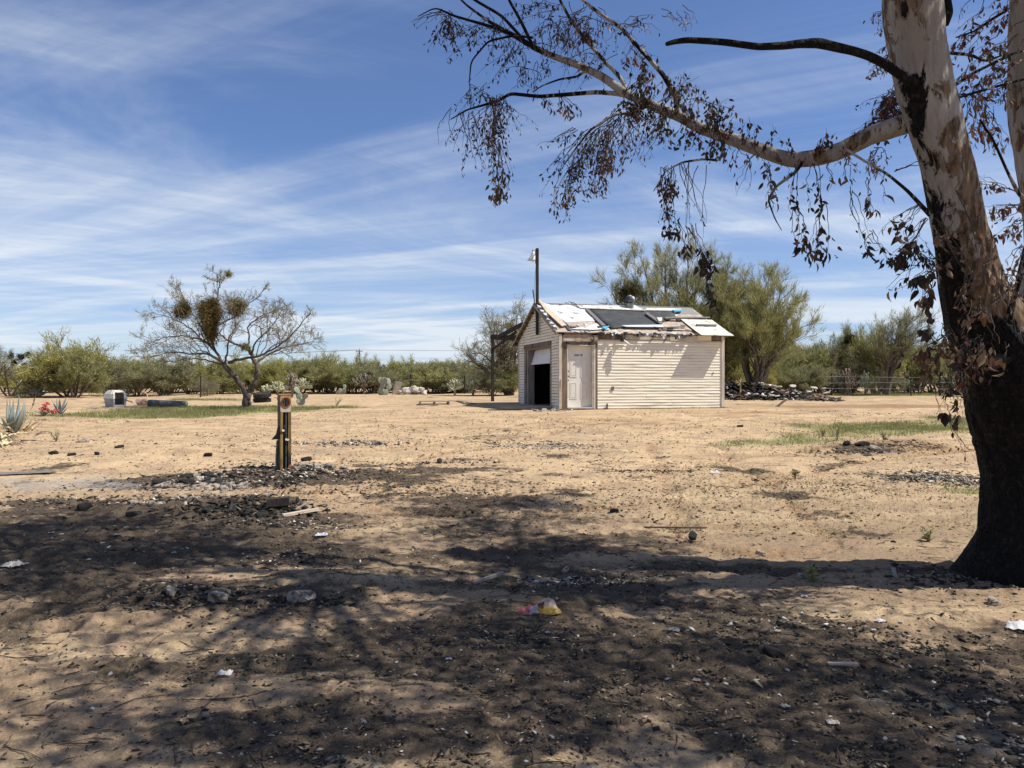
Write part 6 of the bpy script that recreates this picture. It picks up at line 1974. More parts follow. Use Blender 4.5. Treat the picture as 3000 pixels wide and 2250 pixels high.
# --- the bare mesquite with mistletoe
mb = at(717, 1196)
MD = mb.y
def gm(lst, yoff=(0, 0)):
    n = len(lst)
    return [(P3(380 + x / 3.457, 760 + y / 3.457, MD + yoff[0] + (yoff[1] - yoff[0]) * i / (n - 1)), w_ / 3.457 / F * MD / 2) for i, (x, y, w_) in enumerate(lst)]
gds = [
    dict(pts=gm([(1165, 1530, 78), (1172, 1450, 70), (1190, 1375, 74), (1165, 1330, 62), (1110, 1245, 56), (1050, 1170, 54), (985, 1110, 58), (950, 1070, 44)]), bare=True),
    dict(pts=gm([(1190, 1400, 60), (1225, 1330, 56), (1280, 1230, 50), (1300, 1140, 50), (1290, 1080, 46), (1260, 1030, 44), (1235, 970, 40), (1220, 930, 30)]), bare=True),
    dict(pts=gm([(1200, 1400, 40), (1215, 1460, 36), (1210, 1530, 30)]), bare=True),
    dict(pts=gm([(960, 1090, 40), (930, 1040, 32), (860, 980, 26), (760, 945, 22), (640, 960, 18), (480, 935, 12), (300, 960, 8), (130, 1010, 4)], (0, -0.8)), n=22, t0=0.2, L=1.0),
    dict(pts=gm([(940, 1060, 32), (900, 960, 26), (780, 840, 20), (620, 780, 16), (480, 775, 12), (330, 790, 8), (200, 850, 4)], (0, 0.9)), n=22, t0=0.2, L=1.0),
    dict(pts=gm([(900, 970, 26), (845, 880, 24), (825, 760, 24), (840, 560, 18), (880, 400, 12), (905, 280, 9), (915, 200, 7), (860, 130, 3)], (0, 0.2)), n=9, t0=0.55, L=0.7),
    dict(pts=gm([(905, 290, 7), (940, 210, 5), (990, 150, 3)], (0.1, 0.2)), n=4, L=0.35),
    dict(pts=gm([(910, 240, 6), (860, 215, 5), (790, 190, 3)], (0.1, -0.2)), n=3, L=0.35),
    dict(pts=gm([(820, 880, 18), (700, 640, 14), (600, 480, 10), (520, 330, 7), (420, 290, 3)], (0.3, 1.2)), n=14, L=0.8),
    dict(pts=gm([(760, 840, 16), (600, 680, 12), (420, 590, 9), (300, 560, 6), (220, 530, 3)], (0, -1.0)), n=14, L=0.9),
    dict(pts=gm([(1000, 1040, 34), (1090, 1010, 30), (1190, 1000, 26), (1300, 985, 22), (1420, 930, 18), (1540, 850, 16), (1680, 730, 11), (1760, 620, 8), (1840, 540, 4)], (0, -1.2)), n=20, t0=0.3, L=0.9),
    dict(pts=gm([(1300, 1030, 28), (1400, 960, 22), (1560, 890, 16), (1720, 860, 10), (1860, 830, 4)], (0, 1.0)), n=18, t0=0.2, L=0.9),
    dict(pts=gm([(1240, 970, 32), (1170, 890, 24), (1020, 840, 18), (920, 760, 12), (780, 700, 6)], (0, 0.8)), n=12, L=0.8),
    dict(pts=gm([(1235, 960, 30), (1190, 870, 20), (1220, 800, 18), (1185, 690, 16), (1290, 590, 12), (1400, 545, 9), (1520, 490, 6), (1600, 520, 3)], (0, 0.5)), n=18, t0=0.3, L=0.8),
    dict(pts=gm([(900, 660, 10), (1020, 610, 12), (1120, 540, 11), (1210, 440, 8), (1310, 380, 6), (1360, 300, 3)], (0.2, -0.4)), n=13, L=0.6),
    dict(pts=gm([(1240, 960, 22), (1260, 850, 16), (1380, 740, 12), (1480, 620, 8), (1560, 480, 3)], (0, -1.0)), n=15, L=0.8),
    dict(pts=gm([(950, 1080, 26), (990, 960, 18), (1000, 800, 14), (1080, 680, 10), (1040, 480, 6), (1100, 380, 3)], (0, -1.0)), n=14, L=0.8),
    dict(pts=gm([(925, 1065, 20), (860, 1040, 16), (720, 1010, 12), (560, 1000, 8), (430, 1050, 4)], (0, 0.9)), n=12, L=0.8),
]
mesq, mtips = guided_tree('mesquite_tree', 'bare grey mesquite with three brown mistletoe clumps, forked low over the grass', mb + Vector((0, 0, -0.05)), gds, 5, 2, (2, 0.11, 0.010, YGREEN + GREYG + DUSTY, 0.05, 0.8, 0.06, 0.5), M['mesq'], sub=(12, 4, 3), dens=0.8, taper=0.75, wig=0.2, rmin=0.005, spread=0.75)
rel_ = lambda x_, y_, yo: tuple(P3(380 + x_ / 3.457, 760 + y_ / 3.457, MD + yo) - mesq.location)
pxm = MD / F / 3.457
clump(mesq, 'mistletoe', rel_(835, 500, 0), (105 * pxm, 0.46, 140 * pxm), 6000, MISTLE, 1, 0.16, 0.02, 'largest hanging brown mistletoe clump')
clump(mesq, 'mistletoe', rel_(820, 680, 0), (100 * pxm, 0.42, 150 * pxm), 4200, MISTLE, 2, 0.18, 0.02)
clump(mesq, 'mistletoe', rel_(530, 500, 0.3), (85 * pxm, 0.34, 105 * pxm), 3200, MISTLE + GREYG[:1], 3, 0.15, 0.018, 'left brown mistletoe clump')
clump(mesq, 'mistletoe', rel_(1080, 480, -0.2), (115 * pxm, 0.36, 80 * pxm), 3000, MISTLE + GREYG, 4, 0.15, 0.018, 'right greenish mistletoe clump')
clump(mesq, 'mistletoe', rel_(1170, 880, -0.1), (50 * pxm, 0.15, 35 * pxm), 500, MISTLE + OLIVE, 6, 0.13, 0.018)
clump(mesq, 'mistletoe', rel_(1010, 140, 0.2), (50 * pxm, 0.12, 28 * pxm), 320, OLIVE + DUSTY, 7, 0.14, 0.016)


# --- palo verdes behind the shed
def pv_guides(base_px, d, ends, r0, fork=0.25):
    b = P3(base_px, 1125, d); b.z = gz(b.x, d)
    g = []
    for (ex, ey, dz) in ends:
        e = P3(ex, ey, d + dz)
        m1 = b.lerp(e, 0.3) + Vector((random.gauss(0, 0.2), random.gauss(0, 0.2), 0.4))
        m2 = b.lerp(e, 0.65) + Vector((random.gauss(0, 0.25), random.gauss(0, 0.2), 0.35))
        g.append(dict(pts=[(b + Vector((random.gauss(0, 0.06), random.gauss(0, 0.06), -0.1)), r0), (m1, r0 * 0.62), (m2, r0 * 0.38), (e, r0 * 0.1)], n=13, t0=0.28, L=1.25, up=0.25))
    return b, g


b_, g_ = pv_guides(2010, 37.5, [(1790, 850, -0.8), (1850, 800, 0.5), (1885, 775, -0.5), (1950, 750, 0.8), (2015, 735, -0.3), (2070, 770, 0.6), (2120, 800, -0.6), (2130, 880, -1.5), (1830, 880, 1.2), (1930, 860, -1.5), (2030, 860, 1.5), (1980, 800, 0)], 0.14)
t1, _ = guided_tree('palo_verde_tree', 'large wispy palo verde rising behind the shed roof, dark clump at its left', b_, g_, 8, 2, (4, 0.32, 0.016, OLIVE + YGREEN + GREYG[:2], 0.5, 0.45, 0.12, 0.95), M['bushwood'], sub=(13, 4, 3), wig=0.13, up=0.06, rmin=0.006, spread=0.62)
clump(t1, 'mistletoe', tuple(P3(1845, 850, 36.6) - b_), (0.62, 0.5, 0.55), 3600, DKGREEN + MISTLE[:1], 11, 0.17, 0.03, 'dark green mistletoe clump')
b_, g_ = pv_guides(2215, 36.5, [(2140, 860, 0.8), (2195, 850, -0.5), (2245, 815, 0.3), (2290, 850, -0.5), (2325, 905, 0.4), (2340, 960, -0.8), (2150, 920, -1.2), (2230, 900, -1.5), (2120, 970, 0.5), (2310, 1000, 0.8), (2180, 980, -1.6), (2260, 970, -1.0)], 0.12)
t2, _ = guided_tree('palo_verde_tree', 'yellow-green palo verde right of the shed with feathery upswept top', b_, g_, 9, 2, (4, 0.32, 0.016, YGREEN + YGREEN + OLIVE, 0.5, 0.45, 0.14, 0.92), M['bushwood'], sub=(13, 4, 3), wig=0.13, up=0.06, rmin=0.006, spread=0.62)
b_, g_ = pv_guides(2085, 37, [(2060, 930, -0.6), (2110, 900, 0.5), (2160, 960, -1), (2040, 960, 0.8), (2130, 1000, -1.2), (2090, 960, -1.4), (2100, 850, 0.3), (2150, 870, -0.4), (2130, 830, 0.8)], 0.09)
t3, _ = guided_tree('palo_verde_tree', 'dense dark green palo verde filling the gap at the shed corner', b_, g_, 10, 2, (6, 0.28, 0.018, YGREEN[:2] + OLIVE, 0.3, 0.6, 0.14, 0.95), M['bushwood'], sub=(13, 4, 3), rmin=0.006)
# --- tree behind the lean-to
b_, g_ = pv_guides(1490, 41, [(1435, 1000, 0.5), (1450, 945, -0.5), (1475, 940, 0.5), (1515, 922, -0.4), (1535, 925, 0.4), (1400, 1030, -0.5), (1370, 1040, 0.5), (1560, 960, 0), (1470, 990, -1), (1520, 1000, -1)], 0.12)
t4, tp4 = guided_tree('mesquite_tree', 'half bare grey-green mesquite behind the lean-to frame', b_, g_, 12, 2, (2, 0.17, 0.015, YGREEN[:1] + GREYG + OLIVE[:2], 0.1, 0.8, 0.12, 0.9), M['mesq'], sub=(10, 4, 3), wig=0.2, rmin=0.006)
clump(t4, 'mistletoe', tuple(P3(1490, 955, 40.6) - b_), (0.42, 0.3, 0.22), 1000, MISTLE + YGREEN, 13, 0.16, 0.024, 'olive mistletoe clump')
# --- wispy tree at the right
b_, g_ = pv_guides(2595, 41.5, [(2630, 975, 0.5), (2660, 950, -0.3), (2690, 955, 0.3), (2640, 945, 0.2), (2615, 990, -0.5), (2700, 975, -0.4), (2580, 1000, 0.4)], 0.09)
t5, _ = guided_tree('palo_verde_tree', 'slender wispy palo verde leaning right, between the right fence posts', b_, g_, 14, 2, (2, 0.26, 0.014, OLIVE + GREYG, 0.4, 0.5, 0.1, 0.8), M['bushwood'], sub=(9, 4, 3), up=0.05, rmin=0.006, spread=0.6)
o_ = empty('mistletoe_clump', P3(2490, 995, 46.5)); tag(o_, 'dark mistletoe clump in the top of a tall olive shrub', 'mistletoe')
clump(o_, 'shoot_mass', (0, 0, 0), (0.40, 0.35, 0.45), 1800, DKGREEN, 15, 0.18, 0.035)
for i, (cx, cy) in enumerate(((32, 1040), (62, 1043), (82, 1040), (40, 1062), (72, 1067))):
    o_ = empty('mistletoe_clump', P3(cx, cy, 39.6)); tag(o_, 'small dark mistletoe clump in the bare grey shrub at the far left', 'mistletoe', 'small mistletoe clumps at the far left')
    clump(o_, 'shoot_mass', (0, 0, 0), (0.17, 0.15, 0.15), 450, MISTLE[:1] + DKGREEN[:1] + [(0.06, 0.035, 0.025)], 16 + i, 0.12, 0.03)
# leaning dead limb on the far right
dl = P3(2412, 1125, 41); dl.z = gz(dl.x, dl.y)
o_ = empty('dead_limb', dl); tag(o_, 'dark bare forked limb leaning behind the right fence', 'dead limb')
lm_ = MB(); lm_.tube([(0, 0, 0), (0.3, 0, 0.35), (0.55, 0, 0.75), (0.75, 0, 0.82)], [0.08, 0.07, 0.05, 0.03], 8); lm_.tube([(0.0, 0, 0.02), (-0.2, 0, 0.3), (-0.32, 0, 0.52)], [0.06, 0.05, 0.04], 8)
lm_.tube([(0.5, 0, 0.68), (0.85, 0.1, 0.55), (1.2, 0.1, 0.6)], [0.045, 0.04, 0.02], 7)
lm_.obj('limb', M['burntwood'], o_, True)


# ================================================================== CACTI, AGAVES
def cholla(px, basepx, top, wpx, label, mat, seed, d=None, n0=7):
    R = random.Random(seed)
    if d is None:
        b = at(px, basepx)
    else:
        b = P3(px, 1125, d); b.z = gz(b.x, d)
    h = (1125 - top) / F * b.y + EYE - b.z
    wd = wpx / F * b.y
    root = empty('cholla_cactus', b); tag(root, label, 'cactus')
    segs = []
    tr = MB(); tr.tube([(0, 0, -0.1), (0.02, 0.02, h * 0.2), (0, 0, h * 0.45)], [0.07, 0.06, 0.05], 8); tr.obj('trunk', M['cholla_old'], root)
    for i in range(n0 * 9):
        u = R.random() * 6.283; el = R.uniform(-0.1, 1.45)
        rr_ = R.uniform(0.55, 1.0)
        c = Vector((math.cos(u) * math.cos(el) * wd * 0.46 * rr_, math.sin(u) * math.cos(el) * wd * 0.46 * rr_, h * 0.40 + math.sin(el) * h * 0.55 * rr_))
        dirv = (c - Vector((0, 0, h * 0.35))).normalized() + Vector((R.gauss(0, 0.4), R.gauss(0, 0.4), 0.5 + R.gauss(0, 0.3)))
        dirv.normalize()
        L = R.uniform(0.14, 0.26)
        a = c - dirv * L * 0.5
        segs.append(([a, a + dirv * L * 0.2, a + dirv * L * 0.6, a + dirv * L, a + dirv * L * 1.05], [0.018, 0.034, 0.038, 0.026, 0.004]))
        if i % 3 == 0:
            segs.append(([Vector((0, 0, h * R.uniform(0.2, 0.4))), Vector((0, 0, h * 0.4)).lerp(c, 0.4), Vector((0, 0, h * 0.4)).lerp(c, 0.7), Vector((0, 0, h * 0.42)).lerp(c, 0.85), c], [0.04, 0.035, 0.03, 0.03, 0.03]))
    V, Fq = tubes_np([([tuple(q) for q in p], r) for p, r in segs], 7)
    link('joint', mesh_np('joint', V, [Fq], True), mat, root)['kind'] = 'stuff'
    return root


cholla(880, 1155, 1108, 72, 'brightest pale cholla with a rounded crown, right of the mesquite', M['cholla'], 1, n0=11)
cholla(855, 0, 1092, 55, 'greyer cholla standing taller behind the brightest cholla', M['cholla_old'], 2, d=37.5, n0=9)
cholla(812, 1158, 1118, 50, 'yellow-green cholla between the mesquite trunk and the brightest cholla', M['cholla'], 3, n0=8)
cholla(780, 1158, 1128, 30, 'small pale cholla beside the mesquite trunk', M['cholla'], 33, n0=5)
cholla(1065, 1154, 1094, 82, 'broad grey-brown cholla below the utility pole', M['cholla_old'], 4, n0=13)
cholla(1332, 0, 1107, 50, 'pale cholla left of the lean-to post', M['cholla'], 5, d=40, n0=8)
cholla(1385, 0, 1100, 45, 'pale cholla close to the lean-to post', M['cholla'], 6, d=40.5, n0=8)
cholla(2484, 0, 1078, 62, 'pinkish grey cholla by the right fence', pm('pinkish_cholla', (0.36, 0.28, 0.23), (0.24, 0.185, 0.15), 14, 0.9, 0.6, 70), 7, d=41.5, n0=10)
cholla(2310, 0, 1090, 45, 'straw coloured cholla right behind the burnt heap', M['cholla'], 8, d=42, n0=8)
cholla(2535, 0, 1086, 38, 'small straw cholla right of the pinkish one', M['cholla'], 9, d=42.5, n0=7)
cholla(2190, 0, 1092, 45, 'grey cholla behind the black part of the burnt heap', M['cholla_old'], 10, d=42, n0=7)
cholla(2650, 0, 1078, 40, 'straw cholla behind the right fence posts', M['cholla'], 11, d=44, n0=7)
cholla(105, 0, 1142, 45, 'greyish cholla behind the smaller agave', M['cholla_old'], 12, d=36.5, n0=9)


def pricklypear(px, basepx, hpx, wpx, label, seed, npad=9, d=None):
    R = random.Random(seed)
    b = at(px, basepx) if d is None else P3(px, 1125, d)
    if d is not None: b.z = gz(b.x, d)
    root = empty('prickly_pear', b); tag(root, label, 'cactus')
    H_ = hpx / F * b.y; W_ = wpx / F * b.y
    pr_ = H_ * 0.24
    prev = [Vector((0, 0, 0))]
    for i in range(npad):
        base = prev[0] if i < 3 else R.choice(prev)
        az = R.uniform(-0.9, 0.9) * (1 if R.random() < 0.5 else 1)
        up_ = Vector((math.sin(az) * 0.8 * W_ / H_, R.gauss(0, 0.25), math.cos(az))).normalized()
        c = base + up_ * pr_ * 0.95
        nrm = up_.cross(Vector((R.gauss(0, 0.5), 1, R.gauss(0, 0.3)))).normalized()
        m_ = Matrix((nrm, nrm.cross(up_), up_)).transposed().to_4x4()
        bmv = MB().lathe([(0.0, -1.0), (0.45, -0.85), (0.85, -0.3), (0.95, 0.2), (0.75, 0.75), (0.4, 0.96), (0.0, 1.0)], 14, Matrix.Translation(c) @ m_ @ Matrix.Diagonal((pr_ * 0.85, pr_ * 0.13, pr_, 1)))
        bmv.obj('pad', M['cactus_pad'], root, True)
        prev.append(c + up_ * pr_ * 0.8)
    return root


pricklypear(882, 1186, 46, 34, 'grey-green prickly pear just right of the meter post top', 1, 6)
pricklypear(818, 1188, 34, 26, 'small prickly pear just left of the meter post top', 2, 4)
pricklypear(1122, 0, 44, 42, 'prickly pear between the grey-brown cholla and the block pile', 3, 12, d=42)
pricklypear(994, 0, 28, 45, 'low grey prickly pear left of the grey-brown cholla', 4, 10, d=44)
pricklypear(1005, 0, 26, 30, 'small prickly pear behind the low grey one', 5, 6, d=44.6)


def blade(pts, wd, thick, mat, parent, name='leaf', label=None, fold=0.35):
    """thick pointed agave leaf along a curve: gutter section"""
    pts = [Vector(p) for p in pts]
    n = 12
    q = resample([(p.x, p.y, p.z, 0) for p in pts], n)[:, :3]
    v, f = [], []
    T_ = unit(np.gradient(q, axis=0))
    h0 = Vector(q[-1] - q[0]); h0.z = 0
    side = Vector((0, 0, 1)).cross(h0).normalized() if h0.length > 0.02 else Vector((1, 0, 0))
    for i in range(n):
        t = i / (n - 1)
        w_ = wd * (0.62 + 0.5 * math.sin(min(1, t * 1.7) * math.pi * 0.5) - 0.12) * (1 - max(0, (t - 0.45) / 0.55) ** 1.5)
        w_ = max(w_, 0.003)
        tv = Vector(T_[i]); nn = side.cross(tv).normalized()
        c = Vector(q[i])
        th = thick * (1 - 0.8 * t)
        for (a, b) in ((-0.5, fold * 0.5), (-0.25, fold * 0.12), (0, 0), (0.25, fold * 0.12), (0.5, fold * 0.5), (0.27, fold * 0.1 - 0.001), (0, -0.001), (-0.27, fold * 0.1 - 0.001)):
            off = -th if b in () else 0
            k_ = 1 if (a, b)[1] >= 0 and abs(a) in (0.5, 0.25) or (a == 0 and b == 0) else 0
            v.append(tuple(c + side * (a * w_) + nn * (b * w_) - (nn * th if not k_ else Vector())))
    for i in range(n - 1):
        for k_ in range(8):
            j = (k_ + 1) % 8
            f.append((i * 8 + k_, i * 8 + j, i * 8 + 8 + j, i * 8 + 8 + k_))
    me = bpy.data.meshes.new(name); me.from_pydata(v, [], f); me.update()
    me.polygons.foreach_set('use_smooth', np.ones(len(me.polygons), bool))
    o = link(name, me, mat, parent)
    if label: o['label'] = label
    return o


def strap(pts, wd, mat, parent, label):
    q = resample([(p.x, p.y, p.z, 0) for p in pts], 14)
    o = MB().tube([Vector(r_[:3]) for r_ in q], [max(0.004, wd * 0.42 * (0.75 + 0.35 * math.sin(k_ * 1.3)) * (1 - (k_ / 13) ** 2.2)) for k_ in range(14)], 7).obj('leaf', mat, parent, True)
    o['label'] = label


ab = at(45, 1272)
AD = ab.y
ag = empty('agave', ab); tag(ag, 'large blue-grey agave at the left edge with collapsed dead yellow leaves', 'agave')
def za(x_, y_, yo=0.0):
    q = P3(x_ / 9.76, 1150 + y_ / 9.76, AD + yo)
    if q.z < gz(q.x, q.y) + 0.02:
        q = at(x_ / 9.76, 1150 + y_ / 9.76) + Vector((0, 0, 0.04))
    return q - ab
pa_ = AD / F / 9.76
for pts, wd in (([za(330, 1130), za(330, 800), za(360, 500), za(395, 190)], 170), ([za(400, 1150, -0.05), za(500, 820, -0.1), za(600, 560, -0.12), za(690, 330, -0.1)], 150), ([za(430, 1140, -0.1), za(540, 900, -0.2), za(640, 600, -0.25), za(700, 330, -0.25), za(670, 180, -0.25)], 190),
                ([za(300, 1120, 0.1), za(240, 800, 0.15), za(225, 500, 0.2), za(190, 150, 0.2)], 110), ([za(400, 1100, 0.15), za(470, 700, 0.25), za(530, 350, 0.3), za(540, 60, 0.3)], 130), ([za(350, 1120, 0.2), za(280, 700, 0.3), za(285, 190, 0.35)], 90),
                ([za(250, 1100, 0.0), za(60, 850, 0.1), za(-120, 600, 0.2)], 120), ([za(300, 1100, -0.1), za(160, 900, -0.35), za(30, 700, -0.5)], 120)):
    blade(pts, wd * pa_, 0.02, M['agave'], ag)
for pts, wd in (([za(420, 1150), za(620, 950, -0.1), za(860, 820, -0.15), za(1110, 690, -0.15)], 75), ([za(700, 1100), za(900, 940, -0.1), za(1150, 780, -0.15), za(1430, 710, -0.2)], 80), ([za(560, 1100, -0.1), za(750, 750, -0.12), za(860, 520, -0.1), za(1040, 230, -0.1)], 80),
                ([za(100, 1000), za(280, 890, -0.2), za(470, 790, -0.25)], 90), ([za(350, 1080, -0.2), za(250, 990, -0.3), za(100, 960, -0.3), za(-60, 990, -0.3)], 110), ([za(100, 1250, -0.3), za(350, 1190, -0.4), za(620, 1160, -0.4), za(900, 1200, -0.35)], 70),
                ([za(300, 1300, -0.3), za(480, 1330, -0.4), za(680, 1390, -0.45)], 60), ([za(60, 900, -0.2), za(-20, 850, -0.3), za(-120, 880, -0.3)], 80), ([za(20, 1250, -0.5), za(60, 1400, -0.6), za(180, 1530, -0.6)], 90), ([za(-40, 1480, -0.5), za(80, 1600, -0.6), za(220, 1670, -0.65)], 70), ([za(900, 1050), za(960, 900, 0.1), za(1060, 810, 0.1)], 60), ([za(780, 1130), za(880, 1000), za(1010, 850)], 70)):
    strap(pts, wd * pa_, M['pale_dead'], ag, 'dead straw-yellow leaf')
for k_ in range(16):
    x0_, y0_ = random.uniform(-60, 420), random.uniform(1180, 1560)
    a_ = random.uniform(-0.5, 0.5)
    L_ = random.uniform(200, 420)
    strap([za(x0_, y0_), za(x0_ + L_ * 0.5, y0_ - 60 + a_ * L_ * 0.3), za(x0_ + L_, y0_ + a_ * L_ * 0.5)], random.uniform(45, 85) * pa_, random.choice([M['pale_dead'], M['pale_dead'], M['oldwood']]), ag, 'collapsed dry leaf on the ground')
for pts, wd in (([za(900, 1150), za(1050, 980), za(1230, 800)], 36), ([za(650, 1080), za(800, 960), za(900, 820)], 60), ([za(1060, 1260, -0.1), za(1220, 1190, -0.1), za(1400, 1110, -0.1)], 60), ([za(1080, 1250, -0.1), za(1250, 1230, -0.1), za(1430, 1245, -0.1)], 40), ([za(230, 1480, -0.4), za(420, 1440, -0.5), za(620, 1420, -0.5)], 90), ([za(300, 1560, -0.4), za(500, 1540, -0.5), za(640, 1500, -0.5)], 80), ([za(600, 1450, -0.3), za(900, 1450, -0.35), za(1250, 1490, -0.3)], 60), ([za(940, 380, 0.1), za(980, 200, 0.1), za(1030, 20, 0.1)], 60)):
    strap(pts, wd * pa_, M['oldwood'], ag, 'withered brown leaf')
a2 = at(172, 1214)
ag2 = empty('agave', a2); tag(ag2, 'smaller blue-grey agave standing behind, beside the red aloe flowers', 'agave')
z2 = lambda x_, y_, yo=0.0: P3(x_ / 9.76, 1150 + y_ / 9.76, a2.y + yo) - a2
p2_ = a2.y / F / 9.76
for pts, wd in (([z2(1690, 600), z2(1640, 400), z2(1625, 130)], 85), ([z2(1700, 600), z2(1720, 400), z2(1700, 170)], 80), ([z2(1710, 600), z2(1780, 400), z2(1890, 130)], 80), ([z2(1720, 600), z2(1830, 420), z2(1950, 250)], 80), ([z2(1680, 590), z2(1570, 380), z2(1480, 180)], 60), ([z2(1700, 610, -0.2), z2(1800, 560, -0.3), z2(1920, 440, -0.3)], 70), ([z2(1650, 600, -0.2), z2(1520, 540, -0.3), z2(1400, 360, -0.3)], 70), ([z2(1660, 610, -0.2), z2(1500, 620, -0.3), z2(1380, 480, -0.3)], 55), ([z2(1730, 600, 0.2), z2(1860, 300, 0.3), z2(1900, 140, 0.3)], 60), ([z2(1740, 620, -0.2), z2(1850, 600, -0.3), z2(1960, 580, -0.3)], 60)):
    blade(pts, wd * p2_, 0.015, M['agave'], ag2)
al = at(128, 1216)
alo = empty('aloe_plant', al); tag(alo, 'aloe with coral red flower spikes between the two agaves', 'aloe')
z3 = lambda x_, y_, yo=0.0: P3(x_ / 9.76, 1150 + y_ / 9.76, al.y + yo) - al
nr_ = np.random.default_rng(4)
for (pts, hx, hy, n_) in (([z3(1260, 660), z3(1300, 480), z3(1310, 360)], 1315, 320, 46), ([z3(1240, 660), z3(1230, 560), z3(1210, 500)], 1200, 470, 40), ([z3(1280, 660), z3(1400, 560), z3(1340, 470)], 1330, 470, 36), ([z3(1500, 650), z3(1560, 560), z3(1580, 520)], 1585, 505, 46)):
    MB().tube(pts, 0.012, 6).obj('stalk', M['mesq'], alo)
    C_ = z3(hx, hy)
    u_ = unit(nr_.normal(size=(n_, 3))) * np.array([0.09, 0.09, 0.07])
    polys = []
    for q in u_:
        s0 = np.array(C_) + q * 0.4
        polys.append(([s0, s0 + q * 0.5 + np.array([0, 0, -0.005]), s0 + q * 0.9 + np.array([0, 0, -0.03])], [0.007, 0.009, 0.005]))
    V_, F_ = tubes_np(polys, 5)
    link('flower_head', mesh_np('flower_head', V_, [F_]), M['aloeflower'], alo)
for q in range(9):
    az = q * 0.7
    blade([Vector((0, 0, 0)), Vector((math.cos(az) * 0.12, math.sin(az) * 0.12, 0.10)), Vector((math.cos(az) * 0.3, math.sin(az) * 0.3, 0.16))], 0.05, 0.01, M['agave'], alo)

# ================================================================== GRASS AND WEEDS
def blades_mesh(name, pts, hmin, hmax, wd, cols, seed, per=1, spread=0.05, lean=0.45):
    nr = np.random.default_rng(seed)
    P_ = np.repeat(np.array(pts), per, 0)
    n = len(P_)
    P_[:, :2] += nr.normal(0, spread, (n, 2))
    P_[:, 2] = g_full(P_[:, 0], P_[:, 1]) - 0.01
    D = np.stack([nr.normal(0, lean, n), nr.normal(0, lean, n), np.ones(n)], 1)
    V, Fq = slivers_np(P_, D, nr.uniform(hmin, hmax, n), np.full(n, wd) * nr.uniform(0.7, 1.4, n), nr)
    me = mesh_np(name, V, [Fq])
    c = np.array(cols)[nr.integers(0, len(cols), n)] * nr.uniform(0.75, 1.25, (n, 1))
    cattr(me, np.repeat(c, 3, 0))
    return me


GRASS = [(0.27, 0.295, 0.10), (0.33, 0.34, 0.13), (0.38, 0.36, 0.17), (0.21, 0.235, 0.08)]
DRY = [(0.30, 0.26, 0.13), (0.22, 0.21, 0.09), (0.36, 0.30, 0.17)]
gp = []
nr_ = np.random.default_rng(77)
for (bx, by, rx, ry, s) in GREEN_B:
    n = int(min(9000, 900 * rx * ry * s))
    q = np.stack([bx + nr_.normal(0, rx * 0.75, n), by + nr_.normal(0, ry * 0.75, n), np.zeros(n)], 1)
    mk = green_mask(q[:, 0], q[:, 1]) * (0.35 + 1.3 * smooth01(fbm(q[:, 0], q[:, 1], 1.6, 3, 55), 0.35, 0.65)) > 0.15 + nr_.random(n) * 0.95
    # nothing grows through the shed
    lx_ = (q[:, 0] - SO.x) * WX.x + (q[:, 1] - SO.y) * WX.y; ly_ = (q[:, 0] - SO.x) * WY.x + (q[:, 1] - SO.y) * WY.y
    mk &= ~((lx_ > -1.8) & (lx_ < LX + 0.1) & (ly_ > -0.05) & (ly_ < LY + 0.1))
    gp.append(q[mk])
gp = np.concatenate(gp)
print('grass tufts', len(gp))
tag(link('grass', blades_mesh('grass', gp, 0.03, 0.15, 0.013, GRASS + GRASS + DRY, 3, 4, 0.10, 0.65), M['shoot']), 'short green weeds and grass in patches', kind='stuff')
# thin weeds over the open sand and at the foot of the shed
q = []
for _ in range(1300):
    px_ = random.uniform(0, 3000); py_ = random.uniform(1190, 1330)
    if random.random() < 0.5: px_ = random.uniform(2000, 2900); py_ = random.uniform(1230, 1550)
    if 1000 < px_ < 2000 and random.random() < 0.8: continue
    p = at(px_, py_)
    q.append((p.x, p.y, 0))
for _ in range(420):
    u_ = random.random() ** 0.7 * LX
    if u_ < 2.6: continue
    p = SO + WX * u_ + WY * (-0.06 - abs(random.gauss(0, 0.05)))
    q.append((p.x, p.y, 0))
tag(link('weeds', blades_mesh('weeds', q, 0.02, 0.09, 0.008, GRASS + DRY + DRY, 5, 9, 0.11, 0.8), M['shoot']), 'thin dry weeds scattered on the sand', kind='stuff')


def weed(px, py, hpx, wpx, label, seed, cols=GRASS, n=60, cat='weed', wide=0.014):
    b = at(px, py); nr = np.random.default_rng(seed); R = random.Random(seed)
    root = empty('weed_plant', b); tag(root, label, cat)
    h = hpx / F * b.y; w_ = wpx / F * b.y
    out = []; rec = []
    for i in range(7):
        e = Vector((R.gauss(0, w_ * 0.3), R.gauss(0, w_ * 0.3), h * R.uniform(0.6, 1)))
        pts = [Vector((0, 0, -0.02)), e * 0.35 + Vector((0, 0, h * 0.1)), e * 0.7 + Vector((0, 0, h * 0.05)), e]
        out.append((pts, [0.006, 0.005, 0.004, 0.002]))
        for k in range(n // 7):
            t = R.uniform(0.15, 1.0)
            c = pts[0].lerp(e, t) + Vector((0, 0, h * 0.06))
            rec.append((tuple(c), (R.gauss(0, 1), R.gauss(0, 1), 0.5), (R.gauss(0, 1), R.gauss(0, 1), 1), R.uniform(0.04, 0.09), R.uniform(0.014, 0.028), tuple(q_ * R.uniform(0.8, 1.2) for q_ in R.choice(cols))))
    V, Fq = tubes_np([([tuple(q_) for q_ in p], r) for p, r in out], 5)
    link('stem', mesh_np('stem', V, [Fq], True), M['bushwood'], root)
    link('foliage', leaf_mesh('foliage', rec, (0, 0, 0)), M['leaf'], root)
    return root


